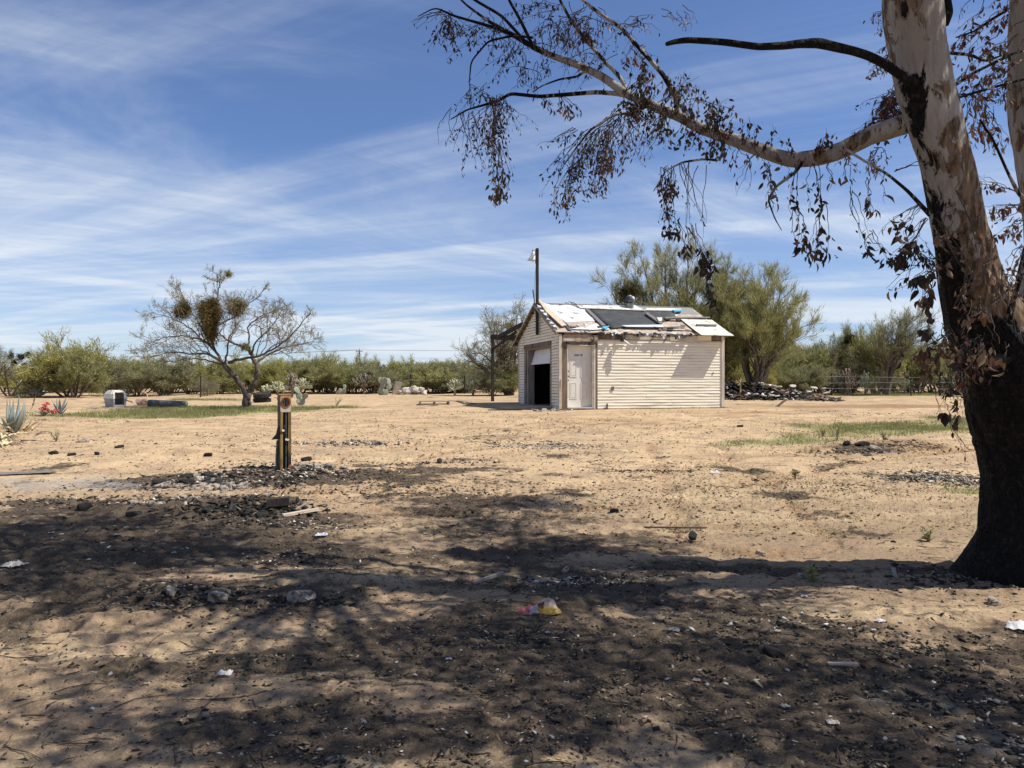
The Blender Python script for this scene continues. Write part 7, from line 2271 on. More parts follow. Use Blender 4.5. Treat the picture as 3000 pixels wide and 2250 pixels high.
weed(2452, 1290, 62, 50, 'spindly green weed by the small charred mound at the right', 1)
weed(2588, 1287, 20, 26, 'small green weed behind the brown churned earth', 2)
weed(2380, 1696, 40, 30, 'small green weed in the edge of the trunk shadow', 3)
weed(2720, 1580, 40, 34, 'thin weed left of the eucalyptus foot', 4, DRY + GRASS)
weed(165, 1298, 34, 36, 'green weed at the tip of the fallen agave leaves', 5)
weed(2410, 1275, 22, 24, 'little dry weed left of the spindly green one', 6, DRY)
weed(2330, 1400, 24, 24, 'little dry weed in the open sand right of centre', 7, DRY)
weed(985, 1185, 26, 60, 'low green weed in the sand right of the meter post top', 8)
weed(1535, 1180, 22, 30, 'green weed by the left corner of the shed', 9)

# ================================================================== DEBRIS
def chips_np(C, size, nr, flat=0.5, stretch=1.8):
    """angular crumbs: jittered octahedra"""
    n = len(C)
    base = np.array([[1, 0, 0], [0, 1, 0], [-1, 0, 0], [0, -1, 0], [0, 0, 1], [0, 0, -0.6]], float)
    V = base[None] * (1 + nr.normal(0, 0.28, (n, 6, 1)))
    sx = nr.uniform(0.7, stretch, n); sy = nr.uniform(0.5, 1.0, n); sz = flat * nr.uniform(0.4, 1.1, n)
    V = V * np.stack([sx, sy, sz], 1)[:, None, :]
    a = nr.uniform(0, 6.283, n); ca, sa = np.cos(a), np.sin(a)
    tl = nr.normal(0, 0.3, n)
    x = V[..., 0] * ca[:, None] - V[..., 1] * sa[:, None]; y = V[..., 0] * sa[:, None] + V[..., 1] * ca[:, None]
    z = V[..., 2] + V[..., 0] * tl[:, None]
    V = np.stack([x, y, z], -1) * np.asarray(size)[:, None, None] + C[:, None, :]
    F0 = np.array([[0, 1, 4], [1, 2, 4], [2, 3, 4], [3, 0, 4], [1, 0, 5], [2, 1, 5], [3, 2, 5], [0, 3, 5]])
    Fq = (np.arange(n)[:, None, None] * 6 + F0[None]).reshape(-1, 3)
    return V.reshape(-1, 3), Fq


def scatter_chips(name, label, x, y, size, cols, w, nr, flat=0.5, sink=0.25):
    z = g_full(x, y) + size * flat * (0.5 - sink)
    V, Fq = chips_np(np.stack([x, y, z], 1), size, nr, flat)
    me = mesh_np(name, V, [Fq])
    c = np.array(cols)[nr.choice(len(cols), len(x), p=np.array(w) / sum(w))] * nr.uniform(0.7, 1.3, (len(x), 1))
    cattr(me, np.repeat(c, 6, 0))
    return tag(link(name, me, M['chip']), label, kind='stuff')


nr_ = np.random.default_rng(101)
n = 90000
th = nr_.uniform(-0.66, 0.66, n); d_ = np.exp(nr_.uniform(math.log(2.9), math.log(19), n))
x, y = d_ * np.tan(th) * 0.95, d_
cm = char_mask(x, y)
keep = nr_.random(n) < (0.10 + 0.75 * cm)
x, y, cm, d_ = x[keep], y[keep], cm[keep], d_[keep]
sz = np.minimum(np.exp(nr_.normal(math.log(0.0042), 0.6, len(x))), 0.013) * (1 + 0.12 * d_)
CH = [(0.022, 0.02, 0.018), (0.05, 0.043, 0.037), (0.11, 0.09, 0.07), (0.22, 0.17, 0.12), (0.34, 0.30, 0.25), (0.55, 0.52, 0.47)]
scatter_chips('burnt_crumbs', 'charred crumbs and flakes scattered over the ground', x, y, np.clip(sz, 0.004, 0.05), CH, (0.30, 0.27, 0.21, 0.13, 0.07, 0.02), nr_, 0.45)
print('chips', len(x))
# crumbs of bark, dung and gravel over the open sand farther out
n = 30000
th = nr_.uniform(-0.66, 0.66, n); d_ = 8 + 17 * nr_.random(n) ** 0.8
x, y = d_ * np.tan(th) * 0.95, d_
kp = smooth01(fbm(x, y * 1.6, 0.7, 4, 311, 0.6), 0.36, 0.66) > nr_.random(n) * 0.9
lx_ = (x - SO.x) * WX.x + (y - SO.y) * WX.y; ly_ = (x - SO.x) * WY.x + (y - SO.y) * WY.y
kp &= ~((lx_ > -1.8) & (ly_ > -0.1))
x, y, d_ = x[kp], y[kp], d_[kp]
scatter_chips('ground_crumbs', 'brown crumbs and gravel thinly spread over the open sand', x, y, np.minimum(np.exp(nr_.normal(math.log(0.011), 0.5, len(x))), 0.035), [(0.05, 0.038, 0.028), (0.12, 0.085, 0.055), (0.22, 0.155, 0.10), (0.34, 0.27, 0.19)], (0.35, 0.32, 0.22, 0.11), nr_, 0.5)
# denser rubble fields: (px, py, rx, ry, count, mean size, weights)
fields = [(800, 1385, 1.3, 0.55, 1000, 0.022, (0.36, 0.22, 0.15, 0.12, 0.09, 0.06)), (620, 1420, 1.1, 0.5, 900, 0.022, (0.42, 0.24, 0.13, 0.09, 0.07, 0.05)), (540, 1470, 0.8, 0.3, 500, 0.026, (0.3, 0.2, 0.15, 0.15, 0.1, 0.1)),
          (730, 1500, 0.7, 0.3, 1000, 0.026, (0.6, 0.25, 0.1, 0.05, 0, 0)), (820, 1550, 0.6, 0.25, 500, 0.016, (0.5, 0.2, 0.1, 0.1, 0.05, 0.05)), (1010, 1300, 1.2, 0.4, 450, 0.02, (0.15, 0.15, 0.2, 0.2, 0.15, 0.15)), (920, 1380, 0.6, 0.3, 300, 0.03, (0.25, 0.15, 0.15, 0.2, 0.1, 0.15)),
          (560, 1750, 0.45, 0.25, 800, 0.013, (0.45, 0.25, 0.15, 0.1, 0.05, 0)), (880, 1760, 0.35, 0.12, 220, 0.016, (0.6, 0.2, 0.1, 0.1, 0, 0)), (150, 1470, 1.2, 0.4, 500, 0.018, (0.3, 0.2, 0.2, 0.15, 0.1, 0.05)), (1270, 1360, 1.0, 0.15, 300, 0.016, (0.4, 0.2, 0.15, 0.1, 0.1, 0.05)),
          (1900, 1385, 0.8, 0.1, 260, 0.015, (0.4, 0.2, 0.15, 0.1, 0.1, 0.05)), (3000, 1690, 0.9, 0.5, 700, 0.016, (0.4, 0.25, 0.15, 0.1, 0.07, 0.03)), (2820, 1690, 0.4, 0.25, 350, 0.014, (0.4, 0.25, 0.15, 0.1, 0.07, 0.03)), (1600, 1312, 1.1, 0.6, 900, 0.014, (0.05, 0.1, 0.2, 0.2, 0.3, 0.15)), (2450, 1430, 1.8, 0.8, 900, 0.010, (0.3, 0.3, 0.2, 0.15, 0.05, 0)), (1900, 1480, 2.2, 0.9, 900, 0.010, (0.3, 0.3, 0.2, 0.15, 0.05, 0)), (1200, 1440, 2.0, 0.8, 1200, 0.012, (0.4, 0.3, 0.15, 0.1, 0.05, 0)), (2750, 1400, 0.7, 0.6, 1400, 0.018, (0.25, 0.2, 0.15, 0.15, 0.15, 0.1)), (2500, 1325, 0.7, 0.2, 300, 0.022, (0.35, 0.2, 0.2, 0.15, 0.1, 0)), (2650, 1310, 0.9, 0.4, 400, 0.02, (0.05, 0.1, 0.4, 0.4, 0.05, 0)),
          (1760, 1690, 0.35, 0.16, 500, 0.010, (0.45, 0.2, 0.1, 0.05, 0.1, 0.1)), (1640, 1690, 0.3, 0.14, 300, 0.010, (0.3, 0.2, 0.1, 0.1, 0.2, 0.1)), (2600, 1900, 0.6, 0.3, 700, 0.010, (0.5, 0.25, 0.15, 0.1, 0, 0)), (2850, 2050, 0.5, 0.3, 900, 0.010, (0.5, 0.25, 0.12, 0.08, 0.03, 0.02)), (1530, 1870, 0.5, 0.2, 600, 0.009, (0.5, 0.25, 0.12, 0.06, 0.05, 0.02)),
          (2250, 1830, 0.6, 0.2, 250, 0.012, (0.3, 0.2, 0.2, 0.1, 0.1, 0.1)), (2900, 2200, 0.3, 0.15, 300, 0.011, (0.4, 0.2, 0.1, 0.1, 0.15, 0.05)), (850, 1640, 0.35, 0.25, 450, 0.013, (0.5, 0.2, 0.1, 0.1, 0.05, 0.05)), (1620, 1310, 0.9, 0.3, 160, 0.018, (0.1, 0.2, 0.2, 0.2, 0.2, 0.1)), (1560, 1192, 0.9, 0.2, 60, 0.05, (0.1, 0.1, 0.2, 0.3, 0.3, 0))]
X, Y, Z_, Cc = [], [], [], []
for (px_, py_, rx, ry, n, sz0, wt) in fields:
    p = at(px_, py_)
    X.append(p.x + nr_.normal(0, rx * 0.6, n)); Y.append(p.y + nr_.normal(0, ry * 0.6, n))
    Z_.append(np.minimum(np.exp(nr_.normal(math.log(sz0), 0.5, n)), sz0 * 2.2))
    Cc.append(nr_.choice(6, n, p=np.array(wt) / sum(wt)))
X, Y, Z_, Cc = map(np.concatenate, (X, Y, Z_, Cc))
Zg = g_full(X, Y) + Z_ * 0.12
V, Fq = chips_np(np.stack([X, Y, Zg], 1), Z_, nr_, 0.5)
me = mesh_np('rubble', V, [Fq]); CH2 = CH[:5] + [(0.66, 0.62, 0.55)]
cattr(me, np.repeat(np.array(CH2)[Cc] * nr_.uniform(0.75, 1.25, (len(X), 1)), 6, 0))
tag(link('rubble', me, M['chip']), 'small rubble and cinders lying in drifts', kind='stuff')

# dry leaves and sticks on the ground
n = 4200
th = nr_.uniform(-0.66, 0.66, n); d_ = np.exp(nr_.uniform(math.log(2.9), math.log(13), n))
x, y = d_ * np.tan(th) * 0.95, d_
z = g_full(x, y) + 0.006
LC = np.array([(0.17, 0.11, 0.065), (0.26, 0.18, 0.11), (0.10, 0.07, 0.045), (0.06, 0.045, 0.035), (0.40, 0.33, 0.24)])
rec = []
V, Fs = leaves_np(np.stack([x, y, z], 1), np.stack([nr_.normal(size=n), nr_.normal(size=n), nr_.normal(0, 0.15, n)], 1), np.stack([nr_.normal(0, 0.25, n), nr_.normal(0, 0.25, n), np.ones(n)], 1), nr_.uniform(0.02, 0.055, n), nr_.uniform(0.006, 0.014, n), 0.2)
me = mesh_np('leaf_litter', V, Fs, True); cattr(me, np.repeat(LC[nr_.choice(5, n, p=(0.28, 0.2, 0.27, 0.2, 0.05))] * nr_.uniform(0.7, 1.2, (n, 1)), 8, 0))
tag(link('leaf_litter', me, M['leaf']), 'fallen dry eucalyptus leaves on the ground', kind='stuff')
pl = []
for i in range(420):
    d0 = math.exp(random.uniform(math.log(2.9), math.log(14))); t0 = random.uniform(-0.64, 0.64)
    x0, y0 = d0 * math.tan(t0), d0
    az = random.uniform(0, 6.28); L = random.uniform(0.05, 0.28) * (1 + 0.04 * d0)
    pts = []
    for k in range(4):
        t = k / 3
        xx = x0 + math.cos(az) * L * t + random.gauss(0, L * 0.05); yy = y0 + math.sin(az) * L * t + random.gauss(0, L * 0.05)
        pts.append((xx, yy, 0.0))
    pl.append((pts, [random.uniform(0.0015, 0.0035)] * 4))
arr = np.array([p for p, _ in pl]); zz_ = g_full(arr[..., 0].ravel(), arr[..., 1].ravel()).reshape(arr.shape[:2])
pl = [([(p[k][0], p[k][1], zz_[i, k] + 0.008) for k in range(4)], r) for i, (p, r) in enumerate(pl)]
V, Fq = tubes_np(pl, 4)
tag(link('fallen_twigs', mesh_np('fallen_twigs', V, [Fq]), M['euc_twig']), 'thin sticks strewn over the ground', kind='stuff')

# stones one can pick out round the post and over the burn
STONES = {'pale': [rock_mesh('stone', (1, 0.75, 0.45), 50 + i, sub=2) for i in range(4)], 'dark': [rock_mesh('charred_lump', (1, 0.7, 0.5), 70 + i, sub=2) for i in range(4)], 'white': [rock_mesh('block', (1, 0.8, 0.6), 90 + i, sub=2) for i in range(3)]}
for k_, mt_ in (('pale', M['stone']), ('dark', M['charlump']), ('white', M['whitestone'])):
    for me in STONES[k_]: me.materials.append(mt_)


def rock(kind, x, y, s, label, group, cat, name=None, dz=0.0):
    me = random.choice(STONES[kind])
    o = link(name or me.name.split('.')[0], me)
    o.location = (x, y, gz(x, y) + s * 0.18 + dz)
    o.scale = (s, s * random.uniform(0.7, 1.1), s * random.uniform(0.7, 1.1))
    o.rotation_euler = (random.gauss(0, 0.15), random.gauss(0, 0.15), random.uniform(0, 6.28))
    return tag(o, label, cat, group)


for (px_, py_, rx, ry, n, s0, kind, lab, grp) in [
        (640, 1425, 0.8, 0.4, 46, 0.075, 'pale', 'broken pale masonry stone in the rubble left of the meter post', 'stones in the rubble left of the post'),
        (560, 1470, 0.7, 0.2, 16, 0.07, 'pale', 'larger flat pale stone on the burnt ground in front of the rubble', 'flat stones in front of the rubble'),
        (910, 1370, 0.4, 0.2, 22, 0.10, 'pale', 'pale broken stone heaped at the right of the meter post', 'stones right of the meter post'),
        (1040, 1298, 0.9, 0.3, 24, 0.07, 'pale', 'pale stone in the thin rubble line behind the meter post', 'stones in the rubble line behind the post'),
        (720, 1502, 0.7, 0.2, 30, 0.055, 'dark', 'charred lump in the burnt heap in front of the meter post', 'charred lumps in the burnt heap'),
        (600, 1410, 0.9, 0.3, 18, 0.08, 'dark', 'charred lump among the rubble left of the meter post', 'charred lumps in the rubble'),
        (560, 1740, 0.4, 0.2, 20, 0.03, 'dark', 'charred lump in the cinder heap at the lower left', 'charred lumps in the cinder heap'),
        (2720, 1400, 0.6, 0.4, 26, 0.045, 'pale', 'small pale stone in the gravel left of the eucalyptus', 'pale stones in the gravel patch')]:
    p = at(px_, py_)
    for i in range(n):
        rock(kind, p.x + random.gauss(0, rx * 0.7), p.y + random.gauss(0, ry * 0.7), s0 * min(1.6, random.lognormvariate(0, 0.4)), lab, grp, 'stone' if kind == 'pale' else 'charred lump')
for (px_, py_, s, kind, lab) in [
        (250, 1489, 0.17, 'dark', 'single black charred lump on the burnt ground at the left'), (160, 1336, 0.13, 'dark', 'pointed black lump on the sand right of the dead agave leaves'), (285, 1338, 0.11, 'dark', 'black lump between two others on the sand at the left'), (210, 1340, 0.10, 'dark', 'low dark lump beside the pointed black lump'),
        (245, 1302, 0.20, 'pale', 'grey half buried stone in the sand at the left'), (350, 1315, 0.12, 'dark', 'dark stone on the orange sand left of the meter post'), (609, 1340, 0.12, 'dark', 'round black lump behind the rubble, left of the meter post'), (1288, 1358, 0.12, 'dark', 'black lump on the charred line right of the meter post'), (1800, 1502, 0.09, 'dark', 'flat black piece alone on the sand in front of the shed'),
        (2030, 1567, 0.10, 'dark', 'dark olive lump on the sand right of centre'), (1655, 1660, 0.06, 'pale', 'lilac grey crumpled ash lump above the plastic bag'), (2225, 1610, 0.08, 'pale', 'grey ash lump at the edge of the tree shadow'), (2345, 1682, 0.09, 'pale', 'round pale lump next to the weed in the trunk shadow'), (2270, 1915, 0.10, 'dark', 'large black charred hump in the lower right'),
        (2910, 1764, 0.08, 'pale', 'grey stone in front of the eucalyptus foot'), (2525, 1306, 0.22, 'dark', 'largest dark clod of the small charred mound at the right'), (2480, 1302, 0.16, 'dark', 'left dark clod of the small charred mound'), (2565, 1318, 0.16, 'pale', 'ashy grey clod at the front of the small charred mound'), (2545, 1335, 0.15, 'pale', 'pale clod below the small charred mound'), (2168, 1252, 0.11, 'dark', 'small black block on the sand right of the shed'),
        (1245, 1572, 0.05, 'pale', 'little reddish white stone on the shaded sand'), (790, 1455, 0.12, 'pale', 'brown clod on the sand in front of the meter post'), (900, 1345, 0.16, 'dark', 'black block in the heap right of the meter post'), (500, 1752, 0.09, 'pale', 'grey slab in the cinder heap at the lower left'), (875, 1757, 0.16, 'pale', 'long flat brown stone at the end of the cinder heap'), (640, 1770, 0.12, 'pale', 'grey slab below the cinder heap')]:
    p = at(px_, py_)
    rock(kind, p.x, p.y, s * 0.8, lab, None, 'lump' if kind == 'dark' else 'stone')

# loose boards and litter
def board(px, py, L, w_, th, az, mat, label, tilt=0.0, cat='board', name='board'):
    p = at(px, py)
    m_ = MB(); n = 5
    for i in range(n):
        pass
    m_.box(-L / 2, L / 2, -w_ / 2, w_ / 2, 0, th)
    for i, v_ in enumerate(m_.v):
        m_.v[i] = (v_[0] * (1 + random.uniform(-0.08, 0.05)), v_[1] * random.uniform(0.75, 1.15), v_[2])
    o = m_.obj(name, mat)
    o.location = (p.x, p.y, p.z + 0.01); o.rotation_euler = (0, -tilt, az)
    return tag(o, label, cat)


board(880, 1517, 0.42, 0.09, 0.025, 0.5, M['tan'], 'yellowish tan board splinter beside the burnt heap', 0.1)
board(815, 1495, 0.26, 0.16, 0.09, 0.2, M['burntwood'], 'dark scorched block of timber in the burnt heap', 0.05, 'timber', 'timber')
board(882, 1496, 0.22, 0.02, 0.02, 1.0, M['greywood'], 'thin grey stick by the scorched timber block', 0.3, 'stick', 'stick')
board(1430, 1687, 0.32, 0.035, 0.02, 0.7, M['greywood'], 'bleached stick left of the plastic bag', 0.1, 'stick', 'stick')
board(2470, 1952, 0.16, 0.022, 0.012, -0.15, M['tan'], 'pale splinter on the dark ground at the lower right', 0.02, 'splinter', 'splinter')
board(1980, 1543, 0.7, 0.025, 0.02, -0.1, M['oldwood'], 'long thin brown stick on the sand right of centre', 0.01, 'stick', 'stick')
board(2280, 1192, 0.85, 0.07, 0.06, 0.4, M['oldwood'], 'brown stick propped up on the sand right of the shed', 0.55, 'stick', 'stick')
board(2620, 1680, 0.20, 0.03, 0.015, 1.2, M['greywood'], 'small bleached stick just left of the eucalyptus foot', 0.15, 'stick', 'stick')
board(1375, 1183, 0.5, 0.12, 0.03, 0.3, M['oldwood'], 'short dark plank on the weeds beside the apron', 0.02, 'plank', 'plank')
board(1480, 1203, 1.1, 0.06, 0.03, 0.05, M['burntwood'], 'black pole lying in the shade before the apron', 0.0, 'pole', 'fallen_pole')
board(30, 1386, 1.3, 0.35, 0.006, 0.3, M['lath'], 'weathered grey sheet half buried at the left edge', 0.02, 'sheet', 'sheet')
board(2265, 1185, 0.1, 0.05, 0.02, 0.3, M['whitestone'], 'white scrap at the top of the propped stick', 0.0, 'scrap', 'scrap')


def scrap(px, py, wpx, hpx, label, cols, seed, cat='litter', name='paper_scrap', puff=0.35):
    """crumpled thin sheet"""
    p = at(px, py); nr = np.random.default_rng(seed)
    w_ = wpx / F * p.y
    n = 13
    u, v_ = np.meshgrid(np.linspace(-0.5, 0.5, n), np.linspace(-0.5, 0.5, n))
    hz_ = np.abs(fbm(u + seed, v_, 3.5, 3, seed) - 0.45) * 2.2
    edge = np.clip((0.5 - np.maximum(np.abs(u), np.abs(v_))) * 6, 0, 1)
    X_ = u * w_ * (1 + 0.25 * nr.normal(0, 0.4, u.shape) * 0.3); Y_ = v_ * w_ * 0.8 * (1 + 0.1 * nr.normal(0, 0.4, u.shape))
    Zs = hz_ * w_ * puff * (0.35 + 0.65 * edge) + 0.004
    V = np.stack([X_, Y_, Zs], -1).reshape(-1, 3)
    i = np.arange(n - 1)[:, None] * n + np.arange(n - 1)[None]
    Fq = np.stack([i, i + 1, i + n + 1, i + n], -1).reshape(-1, 4)
    me = mesh_np(name, V, [Fq])
    c = np.array([cols(a, b) for a, b in zip(u.ravel(), v_.ravel())]) if callable(cols) else np.tile(np.array(cols), (n * n, 1))
    cattr(me, c)
    o = link(name, me, M['leaf'])
    o.location = (p.x, p.y, p.z + 0.004); o.rotation_euler = (0, 0, nr.uniform(-0.4, 0.4))
    return tag(o, label, cat)


Wt = (0.72, 0.72, 0.74)
scrap(40, 1662, 62, 40, 'crumpled dirty white rag at the left edge of the burnt ground', (0.50, 0.49, 0.48), 1)
scrap(658, 1990, 42, 30, 'small bright white scrap in the lower left foreground', Wt, 2)
scrap(942, 1582, 36, 22, 'shiny bluish white scrap in front of the burnt heap', (0.60, 0.64, 0.80), 3)
scrap(2980, 1832, 70, 34, 'white plastic scrap at the right edge below the eucalyptus', Wt, 4)
scrap(2578, 1818, 26, 20, 'lilac white paper scrap on the sunny strip at the right', (0.66, 0.62, 0.74), 5)
scrap(2092, 1394, 28, 14, 'white scrap at the end of the charred line in mid field', Wt, 6)
scrap(1975, 1845, 32, 26, 'grey paper scrap on the shaded ground right of the plastic bag', (0.42, 0.42, 0.44), 7)
scrap(2040, 2000, 24, 14, 'pinkish scrap on the dark foreground', (0.60, 0.42, 0.36), 8)
scrap(2440, 2122, 34, 20, 'left pair of whitish flakes in the dark foreground', (0.62, 0.58, 0.52), 9)
scrap(2300, 2068, 26, 12, 'cream flake on the dark foreground', (0.64, 0.58, 0.48), 10)
scrap(2355, 1750, 18, 14, 'tiny white scrap inside the trunk shadow', Wt, 11)
scrap(1315, 1940, 18, 14, 'tiny white pebble-like scrap left of the plastic bag', Wt, 12)
scrap(1605, 1857, 14, 12, 'tiny bright scrap below the plastic bag', Wt, 13)
for k, (px_, py_) in enumerate(((2470, 1835), (2375, 1840), (2280, 1850), (2490, 1843), (2445, 1790), (300, 1600), (150, 1570), (340, 1585), (260, 1650), (370, 1556), (180, 1575), (510, 1630), (560, 1490), (660, 1405), (480, 1440), (700, 1392), (1850, 1655), (1780, 1700), (1935, 1682), (2560, 1845), (2640, 1822), (300, 1915), (360, 1915), (430, 2018), (2950, 2190), (2895, 1440))):
    scrap(px_, py_, random.uniform(10, 18), 10, 'pale flake of plaster on the scorched ground', (0.50, 0.46, 0.40), 40 + k, 'flake', 'plaster_flake')['group'] = 'pale plaster flakes on the scorched ground'
# curled pale eucalyptus leaf
cl = at(2226, 2003)
o_ = empty('curled_leaf', cl + Vector((0, 0, 0.01))); tag(o_, 'single curled pale leaf shaped like a crescent on the dark foreground', 'leaf')
blade([(0.0, -0.05, 0.0), (-0.03, 0.0, 0.025), (0.02, 0.06, 0.0)], 0.03, 0.003, M['pale_dead'], o_, 'blade')


# the torn plastic bag
def bagcol(u, v_):
    return tuple(0.78 * q for q in bagcol0(u, v_))  # whole print dimmed, shade put into its colours


def bagcol0(u, v_):
    if u < -0.22: return (0.52, 0.15, 0.15) if v_ > -0.2 else (0.42, 0.20, 0.23)
    if u < 0.0: return (0.44, 0.15, 0.19) if v_ > 0.02 else (0.55, 0.45, 0.52)
    if v_ < -0.22: return (0.42, 0.29, 0.07)
    if 0.02 < u < 0.14 and -0.2 < v_ < 0.1: return (0.16, 0.075, 0.02)
    if v_ < 0.02 and u > 0.12: return (0.55, 0.42, 0.30)
    return (0.60, 0.62, 0.62)


bgp = at(1578, 1790)
n = 41
u, v_ = np.meshgrid(np.linspace(-0.5, 0.5, n), np.linspace(-0.5, 0.5, n))
L = 122 / F * bgp.y
prof_ = np.interp(u, [-0.5, -0.38, -0.3, -0.2, 0.05, 0.25, 0.42, 0.5], [0.02, 0.25, 0.10, 0.32, 0.55, 0.78, 0.50, 0.12])
depth_ = np.interp(u, [-0.5, -0.35, -0.25, 0.1, 0.4, 0.5], [0.25, 0.55, 0.4, 0.75, 0.7, 0.4])
ridge = (1 - np.abs(2 * v_ - 0.35) ** 1.6 * 0.75)
crum = np.abs(fbm(u * 1.0 + 3, v_ * 1.4, 5.0, 3, 5) - 0.5) * 0.55 + (fbm(u, v_, 13.0, 2, 9) - 0.5) * 0.16
Zs = np.clip(prof_ * np.clip(ridge, 0.05, 1) * 0.62 + crum * 0.40 * np.clip(prof_ * 2, 0.2, 1), 0.01, None) * L * 0.62
X_ = u * L + (fbm(v_ + 9, u, 4.0, 2, 3) - 0.5) * 0.12 * L
Y_ = v_ * depth_ * L * 0.75 + (fbm(u, v_ + 4, 5.0, 2, 8) - 0.5) * 0.15 * L
V = np.stack([X_, Y_, Zs], -1).reshape(-1, 3)
i = np.arange(n - 1)[:, None] * n + np.arange(n - 1)[None]
me = mesh_np('plastic_bag', V, [np.stack([i, i + 1, i + n + 1, i + n], -1).reshape(-1, 4)])
cattr(me, np.array([bagcol(a, b) for a, b in zip(u.ravel(), v_.ravel())]))
bagm = leaf_mat('thin_printed_plastic', 0.25, 0.35)
bo_ = link('plastic_bag', me, bagm); bo_.location = (bgp.x, bgp.y, bgp.z); bo_.rotation_euler = (0, 0, 0.12)
tag(bo_, 'crumpled torn plastic bag, red at one end, white and yellow at the other', 'bag')

# ================================================================== BURNT HEAP BESIDE THE SHED, BLOCK PILE
hp0 = at(2120, 1158); hp1 = at(2430, 1165)
hd = 34.0
nr_ = np.random.default_rng(202)
n = 3600
t = nr_.random(n)
pxs = 2095 + t * 340
top = np.interp(pxs, [2095, 2130, 2200, 2240, 2290, 2330, 2380, 2440], [0.78, 0.78, 0.72, 0.48, 0.36, 0.32, 0.25, 0.02])
xx = (pxs - CX) / F * hd; yy = hd + nr_.normal(0, 0.55, n)
fall = np.exp(-((yy - hd) / 0.75) ** 2)
zz = top * fall
size = np.exp(nr_.normal(math.log(0.075), 0.45, n))
wts = np.where(pxs[:, None] < 2225, np.array([[0.62, 0.2, 0.06, 0.05, 0.03, 0.04]]), np.array([[0.30, 0.20, 0.18, 0.14, 0.08, 0.10]]))
ci = np.array([nr_.choice(6, p=w_) for w_ in wts])
C_ = np.stack([xx, yy, g_full(xx, yy) + zz * nr_.random(n) ** 0.35], 1)
V, Fq = chips_np(C_, size, nr_, 0.6, 2.4)
me = mesh_np('burnt_debris', V, [Fq]); cattr(me, np.repeat(np.array([(0.014, 0.013, 0.012), (0.035, 0.03, 0.027), (0.15, 0.10, 0.065), (0.24, 0.17, 0.11), (0.36, 0.33, 0.30), (0.70, 0.70, 0.70)])[ci] * nr_.uniform(0.7, 1.2, (n, 1)), 6, 0))
tag(link('burnt_debris', me, M['chip']), 'long heap of black and white burnt debris right of the shed', kind='stuff')
# earth core of the heap
gx_ = np.linspace(2090, 2470, 60); gy_ = np.linspace(-1.6, 1.6, 18)
PX, PY = np.meshgrid(gx_, gy_)
hx_ = (PX - CX) / F * hd; hy_ = hd + PY
tp_ = np.interp(PX, [2090, 2130, 2200, 2240, 2290, 2330, 2390, 2450, 2470], [0.5, 0.7, 0.66, 0.45, 0.36, 0.33, 0.36, 0.12, -0.02])
hz_ = g_full(hx_.ravel(), hy_.ravel()).reshape(hx_.shape) + tp_ * np.exp(-(PY / 0.8) ** 2) + (fbm(hx_, hy_, 3.0, 3, 4) - 0.5) * 0.12 - 0.05
i = np.arange(17)[:, None] * 60 + np.arange(59)[None]
me = mesh_np('debris_mound', np.stack([hx_, hy_, hz_], -1).reshape(-1, 3), [np.stack([i, i + 1, i + 61, i + 60], -1).reshape(-1, 4)], True)
tag(link('debris_mound', me, pm('sooty_earth', (0.13, 0.085, 0.055), (0.04, 0.032, 0.026), 2.5, 0.95, 0.4, 20)), 'sooty brown earth under the burnt debris', kind='structure')
for i, (px_, py_, s, kind) in enumerate([(2252, 1128, 0.22, 'white'), (2262, 1130, 0.2, 'white'), (2275, 1134, 0.24, 'white'), (2240, 1126, 0.18, 'white'), (2228, 1122, 0.15, 'white'), (2325, 1130, 0.2, 'white'), (2385, 1136, 0.18, 'white'), (2412, 1138, 0.14, 'white'), (2370, 1147, 0.15, 'white'), (2260, 1158, 0.2, 'white'), (2215, 1155, 0.17, 'white'), (2275, 1160, 0.16, 'white'), (2140, 1157, 0.12, 'white'), (2185, 1158, 0.12, 'white'), (2305, 1150, 0.14, 'white'), (2420, 1151, 0.17, 'white'), (2255, 1162, 0.14, 'white')]):
    d_ = hd - 1.0 if py_ > 1140 else hd - 0.35
    p = P3(px_, py_, d_)
    o = rock(kind, p.x, p.y, s, 'white broken sheet lying in the burnt heap right of the shed', 'white pieces in the burnt heap', 'rubble piece')
    o.location.z = p.z; o.scale = (s, s * 0.8, s * 0.35)
sp_ = P3(2168, 1118, hd - 0.75)
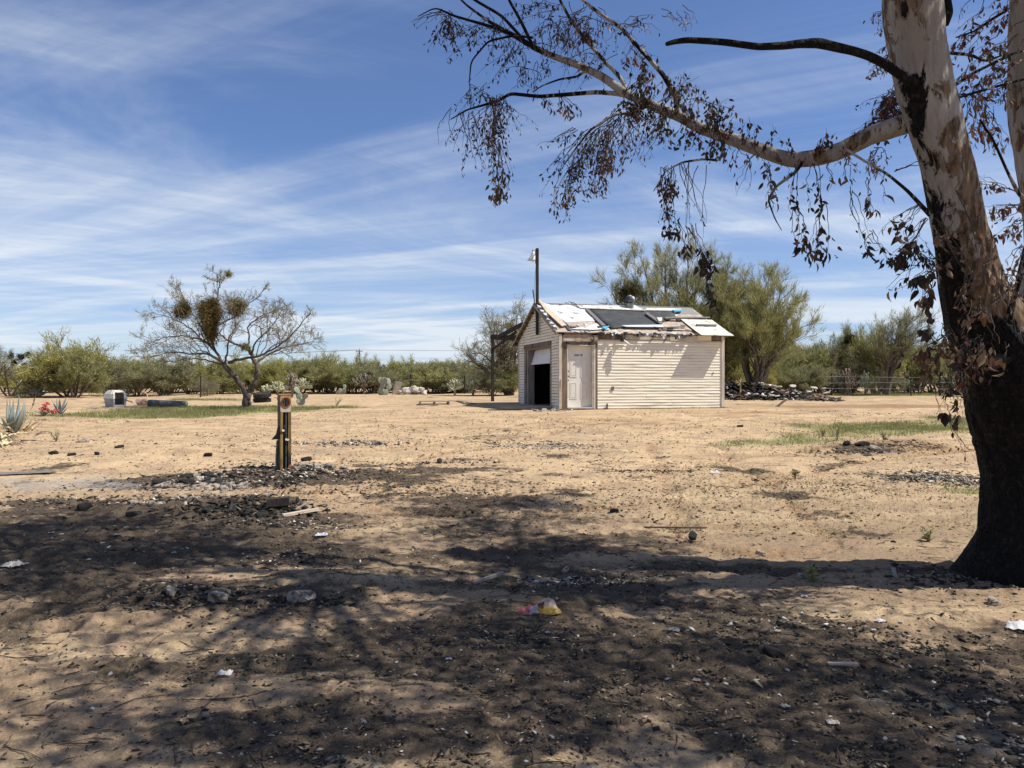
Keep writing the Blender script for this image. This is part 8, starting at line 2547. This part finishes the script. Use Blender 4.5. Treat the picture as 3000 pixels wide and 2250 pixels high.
o_ = empty('dried_plant', sp_); tag(o_, 'dried tan star-shaped plant on top of the burnt heap', 'dried plant')
for q in range(9):
    az = q * 0.698
    blade([Vector((0, 0, -0.05)), Vector((math.cos(az) * 0.10, -0.02, math.sin(az) * 0.10)), Vector((math.cos(az) * 0.24, -0.06, math.sin(az) * 0.22))], 0.09, 0.006, M['pale_dead'], o_)
MB().tube([(0, 0.0, -0.55), (0.02, -0.02, -0.3), (0, 0, 0)], 0.03, 6).obj('stem', M['pale_dead'], o_)
bk = at(1205, 1148)
for i in range(22):
    px_ = random.uniform(1168, 1252); lvl = random.random()
    p = P3(px_, 1125, 43 + random.uniform(-0.5, 0.5)); s = random.uniform(0.14, 0.26)
    o = rock('white', p.x, p.y, s, 'pale broken concrete block in the pile by the dark fence posts', 'pale concrete blocks by the fence posts', 'block')
    o.location.z = gz(p.x, p.y) + 0.08 + lvl * 0.34 * (1 - abs(px_ - 1212) / 60)
o_ = MB().box(-0.22, 0.22, -0.1, 0.1, 0, 0.75).obj('concrete_slab', M['stone']); p = P3(1160, 1125, 43.2); o_.location = (p.x, p.y, gz(p.x, p.y) - 0.03); o_.rotation_euler = (0.1, 0.15, 0.4); tag(o_, 'grey slab standing upright at the left of the block pile', 'slab')
for i in range(26):
    p = SO + WX * random.uniform(-0.9, 0.35) + WY * random.uniform(-0.45, 0.6)
    rock(random.choice(['pale', 'pale', 'white']), p.x, p.y, random.uniform(0.05, 0.12), 'broken stone in the small heap at the near shed corner', 'stones at the near shed corner', 'stone')
# straw hoop behind the boulder
hpz = at(425, 1168)
o_ = MB().tube([Vector((hpz.x - 0.12, hpz.y, hpz.z + 0.28)), Vector((hpz.x - 0.02, hpz.y, hpz.z + 0.33)), Vector((hpz.x + 0.08, hpz.y, hpz.z + 0.25)), Vector((hpz.x + 0.11, hpz.y, hpz.z + 0.1)), Vector((hpz.x + 0.10, hpz.y, hpz.z - 0.05))], 0.018, 7).obj('hose_end', M['pale_dead']); tag(o_, 'straw coloured hoop of hose sticking up behind the boulder', 'hose')
